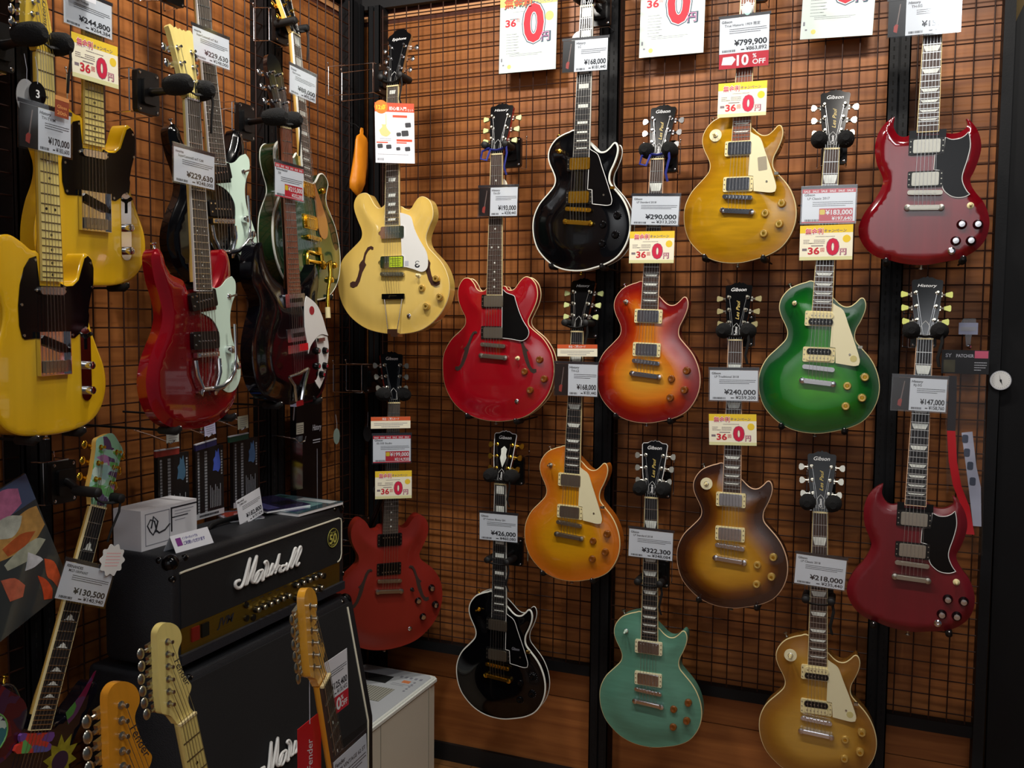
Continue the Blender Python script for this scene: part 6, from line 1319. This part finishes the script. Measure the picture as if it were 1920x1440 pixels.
blob('white_triangle', [(.0, -.012), (.022, -.040), (.026, -.050), (.0, -.052), (-.022, -.046), (-.014, -.036)], rgb(214, 216, 222), .0045)
blob('orange_runner', [(.030, -.050), (.048, -.070), (.050, -.10), (.046, -.130), (.036, -.142), (.028, -.11), (.020, -.09)], rgb(226, 98, 58), .0040)
blob('orange_figure', [(.0, -.075), (.014, -.095), (.020, -.125), (.010, -.146), (-.008, -.135), (-.002, -.11)], rgb(218, 84, 48), .0041)
blob('salmon_figure', [(-.08, -.03), (-.05, -.045), (-.035, -.075), (-.05, -.095), (-.08, -.085)], rgb(206, 110, 84), .0040)

# ---------------------------------------------------------------- amplifier stack
TOLEX = mat('black_tolex', rgb(20, 22, 27), .55, bump=(420, .6))
GRILLE = mat('black_grille_cloth', rgb(12, 13, 16), .8, bump=(900, .5))
PIPING = mat('white_gold_piping', rgb(222, 218, 196), .4)
SCRIPT = [[[-71,-47],[-84,-47],[-88,-55],[-79,-65],[-63,-65],[-50,-48],[-38,-21],[-28,0]],[[-28,0],[-36,-26],[-48,-64]],[[-42,-64],[-26,-41],[0,0]],[[0,0],[-10,-32],[-23,-55],[-17,-66],[-7,-63],[7,-47]],[[22,-42],[5,-43],[-9,-54],[-11,-65],[-1,-71],[13,-62],[26,-44],[19,-63],[22,-71],[29,-69]],[[27,-69],[40,-37],[33,-25],[42,-23],[48,-31],[48,-42],[41,-56],[38,-64],[48,-64]],[[48,-65],[68,-36],[70,-52],[63,-64],[51,-63]],[[61,-63],[82,-45],[99,-16],[86,-54],[79,-65]],[[82,-58],[95,-49],[102,-53],[97,-64],[104,-68],[107,-64]],[[124,-55],[110,-53],[103,-60],[109,-68],[120,-65],[132,-51],[126,-66],[133,-69]],[[133,-69],[154,-43],[167,-21],[174,-16],[176,-23],[159,-47],[148,-61],[153,-68]],[[156,-68],[179,-40],[192,-20],[199,-18],[200,-29],[184,-50],[175,-63],[181,-69],[191,-64]]]
def script_logo(parent, M, s=1.0):
    m = MB()
    for k, st in enumerate(SCRIPT):
        pts = [(x/1000*s, y/1000*s) for x, y in st]; sm = []
        P = [Vector(p) for p in pts]
        for i in range(len(P)-1):
            p0 = P[max(i-1, 0)]; p1 = P[i]; p2 = P[i+1]; p3 = P[min(i+2, len(P)-1)]
            for u in (0, .25, .5, .75):
                sm.append(.5*((2*p1)+(p2-p0)*u+(2*p0-5*p1+4*p2-p3)*u*u+(-p0+3*p1-3*p2+p3)*u**3))
        sm.append(P[-1]); r = (.0044 if k in (0, 1, 2, 3) else .0036)*s
        m.tube([M @ Vector((q.x, q.y, .004)) for q in sm], r, 8, flat=1)
        for e in (sm[0], sm[-1]): c = M @ Vector((e.x, e.y, .004)); m.ball(tuple(c), r, 8, 6)
    return part('script_logo', m, WHITEP, parent, label='white Marshall script logo')
AH = thing('amplifier_head', 'black Marshall amplifier head with white script and gold control panel', 'amplifier', Matrix.Translation((.19, -.98, .832)))
IV = Matrix.Translation((-.19, .98, -.832))
def aw(name, mb, m, parent=AH, **k): return part(name, mb.xform(IV), m, parent, **k)
ys0, ys1 = -1.352, -.607
m = MB(); Mx = Matrix(((1, 0, 0, 0), (0, 0, 1, 0), (0, 1, 0, 0), (0, 0, 0, 1)))   # (x,z) outline extruded along y
RX = rrect(.215, .276, .018, 5, .1925, .970)
def shell(out, y0, y1, mb):
    n = len(out); o = len(mb.v); ring = []
    for t, (yy, ins) in enumerate(((y0, .010), (y0+.004, .003), (y0+.012, 0), (y1-.012, 0), (y1-.004, .003), (y1, .010))):
        cx = sum(p[0] for p in out)/n; cz = sum(p[1] for p in out)/n
        for x, z in out:
            d = math.hypot(x-cx, z-cz); f = (d-ins)/d; mb.v.append((cx+(x-cx)*f, yy, cz+(z-cz)*f)); mb.edge.append(0)
    for t in range(5):
        for i in range(n): mb.f.append((o+t*n+i, o+(t+1)*n+i, o+(t+1)*n+(i+1) % n, o+t*n+(i+1) % n))
    mb.f.append(tuple(range(o, o+n))); mb.f.append(tuple(range(o+5*n, o+6*n))[::-1])
shell(RX, ys0, ys1, m); cabn = aw('cabinet', m, TOLEX)
m = MB(); m.bbox((.296, -1.325, .930), (.303, -.628, 1.066)); aw('front_panel', m, GRILLE, smooth=False)
m = MB(); m.bbox((.296, -1.325, .866), (.3015, -.636, .929)); gp = aw('control_panel', m, mat('brushed_gold_panel', rgb(176, 146, 66), .35, 1, noise=(8, .1, (1, .4, 60))), smooth=False)
m = MB(); m.bbox((.292, -1.335, .842), (.312, -.622, .866)); aw('lower_lip', m, mat('dark_tolex_lip', rgb(34, 38, 46), .5, bump=(420, .5)), smooth=False)
m = MB(); m.tube([(.302, -1.327, 1.066), (.302, -1.310, 1.067), (.302, -.640, 1.067), (.302, -.630, 1.063), (.302, -.627, 1.055), (.302, -.627, .955), (.302, -.632, .940), (.302, -.640, .934), (.302, -.650, .932)], .0028, 6); aw('piping', m, PIPING)
ML = Matrix.Translation((.305, -1.047, 1.043)) @ basis('L').to_4x4()
script_logo(AH, IV @ ML)
m = MB(); m.cyl((.303, -.676, 1.014), (.3048, -.676, 1.014), .031, n=32); bd = aw('anniversary_badge', m, mat('badge_green_black', rgb(24, 30, 22), .4))
m = MB(); m.text('50', .040, 0, -.016, .0024, align='C', bold=.03, width=.040); m.text('YEARS', .009, 0, -.025, .0024, align='C'); m.text('Marshall', .009, 0, .014, .0024, align='C', shear=.2)
m.tube([(.0285*math.cos(a*.2618), .0285*math.sin(a*.2618), .0022) for a in range(24)], .0009, 4, closed=True)
m.xform(Matrix.Translation((.3028, -.676, 1.014)) @ basis('L').to_4x4()); aw('badge_print', m, mat('badge_yellow', rgb(196, 190, 90), .5), bd)
def pk(y, z, parent=gp):
    m = MB(); m.lathe((.3015, y, z), (1, 0, 0), [(.0095, 0), (.0090, .006), (.0080, .010)], 16); o = part('control_knob', m.xform(IV), BLACKP, parent)
    m = MB(); m.lathe((.3115, y, z), (1, 0, 0), [(.0072, 0), (.0076, .004), (.0060, .0062), (.002, .0066)], 16); return part('knob_cap', m.xform(IV), NICKEL, parent)
for k in range(6): pk(-1.045+.0262*k*1.05, .897-.0)
for k in range(5): pk(-.867+.0292*k, .917); pk(-.865+.0292*k, .879)
for y, z in ((-1.084, .920), (-1.083, .884), (-.722, .907), (-1.055, .878)):
    m = MB(); m.lathe((.3015, y, z), (1, 0, 0), [(.009, 0), (.009, .004), (.006, .005)], 14); part('input_jack', m.xform(IV), BLACKP, gp)
m = MB(); m.bbox((.3015, -1.290, .886), (.3055, -1.264, .920)); part('power_switch', m.xform(IV), mat('dark_red_switch', rgb(120, 24, 20), .3), gp, smooth=False, label='dark red rocker switch')
m = MB(); m.bbox((.3015, -1.256, .886), (.3055, -1.230, .920)); part('standby_switch', m.xform(IV), BLACKP, gp, smooth=False)
m = MB(); m.text('JVM', .030, 0, 0, 0, align='C', bold=.02, shear=.3, width=.066); m.xform(Matrix.Translation((.3022, -1.165, .893)) @ basis('L').to_4x4())
for k in range(9): m.bbox((.3014, -1.06+.035*k, .923), (.3021, -1.045+.035*k, .925))
part('panel_lettering', m.xform(IV), INK, gp, smooth=False)
def corner(parent, x, y, z, sx, sy, sz, iv):
    m = MB(); m.ball((x-sx*.014, y-sy*.014, z-sz*.014), (.021, .021, .021), 14, 10)
    for d in ((.0, -sy*.045, -sz*.004), (0, -sy*.004, -sz*.045), (-sx*.035, -sy*.002, -sz*.004)): m.ball((x-sx*.004+d[0], y-sy*.004+d[1], z-sz*.004+d[2]), (.010, .010, .010), 10, 6)
    o = part('corner_protector', m.xform(iv), BLACKG, parent)
    m = MB()
    for d in ((.002, -sy*.052, -sz*.004), (.002, -sy*.004, -sz*.052)): m.ball((x+d[0], y-sy*.002+d[1], z-sz*.002+d[2]), .003, 8, 5)
    part('corner_screws', m.xform(iv), NICKEL, o)
for sy in (-1, 1):
    for sz in (-1, 1): corner(AH, .298, (ys1 if sy > 0 else ys0), (1.106 if sz > 0 else .836), 1, sy, sz, IV)
m = MB(); m.tube([(.17, -1.075, 1.108), (.17, -1.065, 1.116), (.17, -1.03, 1.120), (.17, -.93, 1.120), (.17, -.895, 1.116), (.17, -.885, 1.108)], [.012, .012, .010, .010, .012, .012], 10, flat=.6); hn = aw('carry_handle', m, RUBBER)
m = MB()
for y in (-1.28, -.68):
    for x in (.12, .26): m.cyl((x, y, .818), (x, y, .834), .016, n=16)
aw('rubber_feet', m, RUBBER)
# speaker cabinet
SCB = thing('speaker_cabinet', 'black angled speaker cabinet under the amplifier head', 'speaker cabinet', Matrix.Translation((.2, -.98, 0)))
IV2 = Matrix.Translation((-.2, .98, 0))
def prof_round(pts, r=.016):
    out = []; n = len(pts)
    for i in range(n):
        p = Vector(pts[i]); a = (Vector(pts[i-1])-p).normalized(); b = (Vector(pts[(i+1) % n])-p).normalized()
        rr = r if a.angle(b) < 2.4 else r*.3
        for t in (0, .5, 1): q = p+a*rr*(1-t)**2+b*rr*t*t; out.append((q.x, q.y))
    return out
cp = prof_round([(.04, .05), (.40, .05), (.40, .44), (.32, .818), (.04, .818)])
m = MB(); shell(cp, -1.365, -.595, m); part('cabinet', m.xform(IV2), TOLEX, SCB)
m = MB(); e = .022
fp = [(.3945, .07), (.4025, .07), (.4025, .44), (.3265, .800), (.318, .800), (.3945, .436)]
for y0, y1 in ((-1.345, -.620),):
    n = len(fp); o = 0
    m.v = [(x, y0, z) for x, z in fp]+[(x, y1, z) for x, z in fp]; m.f = [tuple(range(n)), tuple(range(n, 2*n))[::-1]]+[(i, n+i, n+(i+1) % n, (i+1) % n) for i in range(n)]; m.edge = [0]*len(m.v)
part('grille', m.xform(IV2), GRILLE, SCB, smooth=False)
m = MB(); m.tube([(.4045, -.637, .08), (.4045, -.637, .442), (.3310, -.637, .790)], .0032, 6); part('piping', m.xform(IV2), PIPING, SCB)
sl = math.atan2(.08, .38); ML2 = Matrix.Translation((.375+.004, -1.060, .560)) @ Matrix.Rotation(-sl, 4, 'Y') @ basis('L').to_4x4()
script_logo(SCB, IV2 @ ML2, 1.0)
for sy in (-1, 1): corner(SCB, .318, (-.595 if sy > 0 else -1.365), .815, 1, sy, 1, IV2); corner(SCB, .398, (-.595 if sy > 0 else -1.365), .055, 1, sy, -1, IV2)
m = MB()
for y in (-1.28, -.68):
    for x in (.10, .34): m.cyl((x, y-.012, .025), (x, y+.012, .025), .025, n=18); m.bbox((x-.016, y-.014, .03), (x+.016, y+.014, .052))
part('castors', m.xform(IV2), RUBBER, SCB)
# white box on the amp
WB = thing('white_box', 'white product box with line drawing of a cable on the amplifier head', 'box', Matrix.Translation((.140, -1.235, 1.108)) @ Matrix.Rotation(math.radians(90-1), 4, 'Z'))
m = MB(); m.bbox((-.098, -.052, 0), (.092, .038, .100)); part('box', m, mat('white_box_card', rgb(232, 232, 236), .5), WB, smooth=False)
m = MB(); m.tube([(-.070, -.0524, .045), (-.078, -.0524, .060), (-.068, -.0524, .074), (-.055, -.0524, .068), (-.050, -.0524, .048), (-.060, -.0524, .034), (-.070, -.0524, .045)], .0018, 5); m.tube([(-.066, -.0524, .052), (-.058, -.0524, .080), (-.044, -.0524, .066), (-.052, -.0524, .040)], .0022, 5); m.tube([(-.052, -.0524, .046), (-.040, -.0524, .036), (-.020, -.0524, .040), (-.004, -.0524, .052)], .0022, 5); part('line_drawing', m, INK, WB)
m = MB(); m.bbox((.000, -.0525, .030), (.005, -.0515, .092)); m.bbox((.000, -.0525, .088), (.092, -.0515, .092)); m.bbox((.005, -.0525, .064), (.060, -.0515, .067)); part('box_stripe', m, INK, WB, smooth=False)
m = MB()
for j in range(4): m.bbox((.014, -.0525, .080-.008*j), (.080-.01*j, -.0515, .0815-.008*j))
for a, b_ in (((-.085, .010), (-.083, .090)), ((-.085, .010), (-.004, .012)), ((-.006, .012), (-.004, .090)), ((-.085, .088), (-.004, .090))): m.bbox((a[0], -.0525, a[1]), (b_[0], -.0515, b_[1]))
m.text('PowerCable', .010, -.040, -.0, 0, width=.001)
part('box_print', m, INKG, WB, smooth=False)
# folded tent card
TC = thing('tent_card', 'folded white tent card with purple square in front of the white box', 'card', Matrix.Translation((.258, -1.245, 1.108)) @ Matrix.Rotation(math.radians(90-4), 4, 'Z'))
m = MB(); m.v = [(-.062, -.020, 0), (.062, -.020, 0), (.062, 0, .038), (-.062, 0, .038), (-.062, .020, 0), (.062, .020, 0), (-.062, -.0212, 0), (.062, -.0212, 0), (.062, 0, .0392), (-.062, 0, .0392), (-.062, .0212, 0), (.062, .0212, 0)]
m.f = [(6, 7, 8, 9), (9, 8, 11, 10), (0, 3, 2, 1), (3, 4, 5, 2), (6, 0, 1, 7), (10, 11, 5, 4), (6, 9, 10, 4, 3, 0), (7, 1, 2, 5, 11, 8)]; m.edge = [0]*12
part('card', m, PAPER, TC, smooth=False)
mt = Matrix.Translation((0, -.0205, .001)) @ Matrix.Rotation(math.radians(62), 4, 'X')
m = MB(); m.bbox((-.050, .014, .001), (-.034, .034, .0014)); m.xform(mt); part('purple_square', m, mat('purple_ink', rgb(130, 50, 140), .6), TC, smooth=False)
m = MB(); m.text('インターネットでも', .0085, -.030, .027, .0014, bold=.01, width=.05); m.text('ご利用いただけます', .0105, -.030, .014, .0014, bold=.01, width=.07); m.xform(mt); part('printed_text', m, mat('violet_ink', rgb(70, 60, 150), .6), TC, smooth=False)
# price card leaning on the amp top
M = Matrix.Translation((.205, -.942, 1.146)) @ basis('L', 0, -14, 12).to_4x4()
CARD['ampc'] = ['L', .205, -.942, 1.148, .105, .080, 12]
T = PC('ampc', 'price card ¥182,800 leaning on top of the amplifier head', 'Marshall', 'JVM410H', '¥182,800', '¥197,424', sleeve=False)
m = MB(); m.box((.010, -.040, -.004), (.05, .003, .03)); part('card_foot', m, CLEAR, T, smooth=False)
# magazines and catalogues
def sheet_stack(name, label, loc, rz, w_, d_, h_, m1, arts):
    T = thing(name, label, 'magazine', Matrix.Translation(loc) @ Matrix.Rotation(math.radians(rz), 4, 'Z'), 'catalogues piled on the amplifier head')
    m = MB(); m.bbox((-w_/2, -d_/2, 0), (w_/2, d_/2, h_)); b = part('pages', m, INKW, T, smooth=False)
    m = MB(); m.bbox((-w_/2-.001, -d_/2-.001, h_), (w_/2+.001, d_/2+.001, h_+.0012)); c = part('cover', m, m1, T, smooth=False)
    for i, (x0, y0, x1, y1, col) in enumerate(arts):
        q = MB(); q.bbox((x0, y0, h_+.0012), (x1, y1, h_+.0016)); part('cover_print', q, mat('cover_%s_%d' % (name, i)+label[:6], col, .2, coat=.8), c, smooth=False)
sheet_stack('catalogue', 'glossy teal and violet catalogue on the right end of the amplifier head', (.175, -.720, 1.108), 86, .21, .25, .008, mat('teal_cover', rgb(60, 90, 100), .12, coat=1), [(-.09, -.10, -.03, .10, rgb(40, 46, 90)), (-.02, -.09, .05, .06, rgb(120, 160, 160)), (.06, -.11, .095, .02, rgb(200, 210, 214)), (-.02, .07, .09, .11, rgb(30, 60, 56))])
sheet_stack('catalogue', 'dark violet catalogue lying on the teal one', (.140, -.765, 1.1175), 70, .15, .20, .005, mat('violet_cover', rgb(44, 40, 74), .15, coat=1), [(-.06, -.08, -.02, .08, rgb(90, 90, 150)), (0, -.06, .06, .0, rgb(30, 30, 40))])
sheet_stack('catalogue', 'small pale leaflet beside the price card on the amplifier head', (.13, -.900, 1.108), 60, .10, .14, .003, mat('pale_cover', rgb(110, 100, 116), .2, coat=1), [(-.04, -.05, .02, .05, rgb(150, 60, 50))])
# beige heater between the cabinet and the wall
HE = thing('fan_heater', 'beige fan heater with grey vent on top beside the speaker cabinet', 'heater', Matrix.Translation((.19, -.32, 0)))
BEI = mat('beige_appliance', rgb(226, 222, 204), .4); BEI2 = mat('grey_appliance_top', rgb(196, 202, 206), .4)
def chamf(x0, x1, y0, y1, c): return [(x0+c, y0), (x1-c, y0), (x1, y0+c), (x1, y1-c), (x1-c, y1), (x0+c, y1), (x0, y1-c), (x0, y0+c)]
m = MB(); m.prism(chamf(-.165, .155, -.255, .262, .016), .02, .352); m.bbox((.150, -.235, .03), (.160, .205, .345)); part('casing', m, BEI, HE)
m = MB(); m.prism(chamf(-.165, .165, -.255, .265, .018), .352, .362); m.prism(chamf(-.158, .158, -.248, .258, .018), .362, .366); part('top_rim', m, mat('pale_rim', rgb(236, 240, 232), .35), HE)
m = MB(); m.prism(chamf(-.152, .148, -.240, .250, .016), .366, .3680); tp_ = part('top_panel', m, BEI2, HE)
m = MB(); m.bbox((-.090, -.030, .368), (.080, .085, .3686)); part('vent', m, mat('vent_grey', rgb(120, 122, 112), .6), tp_, smooth=False)
m = MB()
for k in range(16): m.bbox((-.088+.0107*k, -.028, .3686), (-.082+.0107*k, .083, .3695))
part('vent_slats', m, mat('slat_grey', rgb(176, 176, 164), .5), tp_, smooth=False)
m = MB(); m.bbox((-.110, .120, .368), (.020, .185, .3690)); part('display', m, mat('dark_display', rgb(52, 54, 54), .15, coat=.8), tp_, smooth=False)
m = MB(); m.bbox((.070, .150, .368), (.100, .170, .3694)); part('orange_button', m, mat('orange_button', rgb(226, 140, 90), .4), tp_, smooth=False)
m = MB()
for k in range(5): m.bbox((.040+.020*k, .190, .368), (.050+.020*k, .205, .3688)); m.bbox((.112, .080+.02*k, .368), (.120, .090+.02*k, .3688))
fine(m, .04, .13, .135, 2, .3686, .012, .002, 4); part('button_marks', m, INKG, tp_, smooth=False)
m = MB()
for y in (-.150, .190): m.bbox((.1595, y, .03), (.1612, y+.002, .345))
part('panel_seams', m, mat('seam_grey', rgb(130, 128, 112), .6), HE, smooth=False)
m = MB(); m.prism(chamf(-.15, .14, -.24, .25, .016), 0, .02); part('base', m, BLACKP, HE)
# cards and tags on the standing guitars
def local_card(key, size, M, label): pass
CARD['n3off'] = ['L', .875, -1.530, .960, .086, .118, 3]
PC('n3off', 'price card ¥125,400 with red 10% OFF strip behind the yellow maple headstock', '', '', '¥125,400', '¥135,432', 'off10', sleeve=False)
CARD['n3price'] = ['L', .955, -1.600, .825, .112, .112, 4]
PC('n3price', 'price card ¥240,800 low on the neck of the yellow maple guitar', 'Fender', 'AM VINTAGE 62 ST', '¥240,800', '¥260,064')
CARD['n1price'] = ['L', .745, -1.705, .740, .120, .090, -2]
PC('n1price', 'price card just entering the view on the pale maple neck', 'Fender', 'Stratocaster', '¥118,000', '¥127,440')
T = thing('red_hang_tag', 'red hang tag with script on a string from the yellow maple headstock', 'tag', Matrix.Translation((.905, -1.662, .905)) @ basis('L', 0, 0, 0).to_4x4())
m = MB(); m.prism([(-.036, -.09), (.036, -.09), (.036, .046), (-.036, .040)], -.0006, .0006); part('tag', m, mat('red_tag', rgb(206, 26, 36), .4), T, smooth=False)
m = MB(); m.text('Fender', .024, .008, -.052, .0010, bold=.004, shear=.3, width=.06, rot=PI/2); part('tag_script', m, INKW, T, smooth=False)
m = MB(); m.tube([(0, .036, .001), (.001, .10, .0), (.001, .170, .001)], .0009, 5); part('tag_string', m, INKL, T)
m = MB(); m.prism([(-.030, -.088), (-.010, -.088), (-.008, -.076), (-.030, -.078)], .0006, .0010); part('green_corner', m, mat('lime_print', rgb(120, 180, 40), .5), T, smooth=False)
# guitar stands for the three standing guitars (below the view)
for key, lab in (('strat_a', 'black stand under the pale maple guitar'), ('strat_b', 'black stand under the amber maple guitar'), ('strat_c', 'black stand under the yellow maple guitar')):
    g, M, out = G[key]; b0 = M @ Vector((0, -.320, -.022)); T = thing('guitar_stand', lab, 'stand', Matrix.Translation((b0.x, b0.y, 0)), 'floor stands under the standing guitars')
    z = b0.z
    m = MB()
    for s in (-1, 1):
        m.tube([(-.14, s*.02, z+.30), (-.04, s*.10, z-.02), (.14, s*.16, .008)], .009, 8); m.tube([(-.04, s*.10, z-.016), (.04, s*.10, z-.014), (.05, s*.10, z+.012)], .008, 8)
    m.tube([(-.14, 0, z+.34), (-.20, 0, .008)], .009, 8); m.tube([(-.14, -.03, z+.30), (-.14, .03, z+.30)], .010, 8)
    part('frame', m, BLACKM, T)
# things on the right: packaged strap, cable card, ticket, gauge
T = thing('strap_package', 'clear package with black header holding a red strap, right of the satin dark red guitar', 'package', Matrix.Translation((2.066, -.070, 1.574)) @ basis('B').to_4x4())
m = MB(); m.bbox((-.066, -.034, -.004), (.058, .035, .004)); hd_ = part('header_card', m, mat('header_black', rgb(20, 20, 24), .4), T, smooth=False)
m = MB(); m.text('SY', .015, -.056, .014, .0045, bold=.02); m.text('PATCHER', .013, -.028, .014, .0045, bold=.02, width=.046); fine(m, .020, .052, -.002, 4, .0046, .007, .002, 5); part('header_lettering', m, INKL, hd_, smooth=False)
m = MB(); m.bbox((.020, .012, .004), (.055, .033, .0046)); part('pink_label', m, mat('pink_label', rgb(206, 90, 120), .4), hd_, smooth=False)
m = MB(); m.bbox((-.060, -.030, .004), (-.030, .006, .0045)); part('header_photo', m, mat('drab_photo', rgb(74, 70, 52), .4), hd_, smooth=False)
m = MB(); m.v = [(-.056, -.034, .008), (.052, -.034, .008), (.062, -.56, .010), (-.030, -.56, .010)]; m.f = [(0, 1, 2, 3)]; m.edge = [0]*4; part('clear_bag', m, clear_plastic('thin_bag', .05, (.93, .93, .93, 1)), T, smooth=False)
m = MB(); ribbon = [(-.036, -.040), (-.034, -.10), (-.034, -.20), (-.026, -.29), (-.012, -.36), (.012, -.42), (.022, -.47), (.028, -.50)]
for i, (x, y) in enumerate(ribbon): m.v += [(x-.011, y, .014+.004*math.sin(i)), (x+.011, y, .016-.003*math.cos(i))]
for i in range(len(ribbon)-1): m.f.append((2*i, 2*i+1, 2*i+3, 2*i+2))
m.edge = [0]*len(m.v)
mm = MB(); mm.v = m.v[2*2-2:]; 
cut = MB(); cut.v = m.v[:6]; cut.f = m.f[:2]; cut.edge = [0]*6; part('folded_strap_end', cut, mat('dark_strap', rgb(44, 40, 44), .4, coat=.4), T)
cut = MB(); cut.v = m.v[4:]; cut.f = [tuple(i-4 for i in f) for f in m.f[2:]]; cut.edge = [0]*len(cut.v); part('red_strap', cut, mat('red_strap', rgb(196, 24, 36), .5), T)
m = MB(); m.prism([(-.006, -.205), (.022, -.200), (.036, -.30), (.050, -.36), (.056, -.475), (.034, -.475), (.018, -.36), (.004, -.27)], .009, .011); cd = part('cable_card', m, mat('grey_white_card', rgb(176, 180, 200), .5), T, smooth=False)
m = MB()
for cx, cy in ((.006, -.222), (.012, -.262), (.022, -.300), (.030, -.345)): m.prism(rrect(.016, .024, .005, 3, cx-.002, cy), .011, .0116)
part('pictured_plugs', m, mat('slate_print', rgb(70, 78, 96), .5), cd, smooth=False)
m = MB(); m.tube([(.006, .040, -.066), (.006, .040, .02), (.006, .050, .03)], .0022, 6); part('hook_wire', m, CHROME, T)
T = thing('ticket_clip', 'clear clip with grey ticket above the strap package', 'ticket', Matrix.Translation((2.067, -.068, 1.672)) @ basis('B').to_4x4())
m = MB(); m.bbox((-.025, -.018, -.001), (.025, .016, .001)); tk = part('ticket', m, mat('grey_ticket', rgb(136, 140, 164), .4), T, smooth=False)
m = MB(); m.bbox((-.020, -.008, .001), (.020, .004, .0014)); part('ticket_print', m, INKG, tk, smooth=False)
m = MB(); m.prism([(-.020, .016), (.020, .016), (.018, .028), (-.014, .028)], -.001, .001); m.prism([(-.008, -.018), (.010, -.018), (.006, -.052), (-.004, -.052)], -.001, .003); part('clear_clip', m, SLEEVE, T, smooth=False)
m = MB(); m.tube([(.002, -.05, 0), (.002, -.055, -.03), (.002, -.055, -.066)], .0022, 6); part('hook_wire', m, CHROME, T)
T = thing('round_gauge', 'white round gauge with black needle on the black column at the right', 'gauge', Matrix.Translation((2.158, -.036, 1.523)) @ basis('B').to_4x4())
m = MB(); m.cyl((0, 0, -.002), (0, 0, .010), .028, n=36); b = part('gauge_case', m, CHROME, T)
m = MB(); m.cyl((0, 0, .010), (0, 0, .0108), .0255, n=36); d = part('dial', m, WHITEP, T)
m = MB(); m.prism([(-.001, -.006), (.001, -.006), (-.004, .018)], .0108, .0114); m.prism([(-.002, 0), (.002, .001), (.005, -.015)], .0108, .0114); m.cyl((0, 0, .0108), (0, 0, .0118), .003, n=12)
for k in range(24): a = 2*PI*k/24; m.box((.022*math.cos(a), .022*math.sin(a), .0110), (.0012, .0012, .0004))
part('needle', m, BLACKP, d, smooth=False)
bpy.context.view_layer.update()
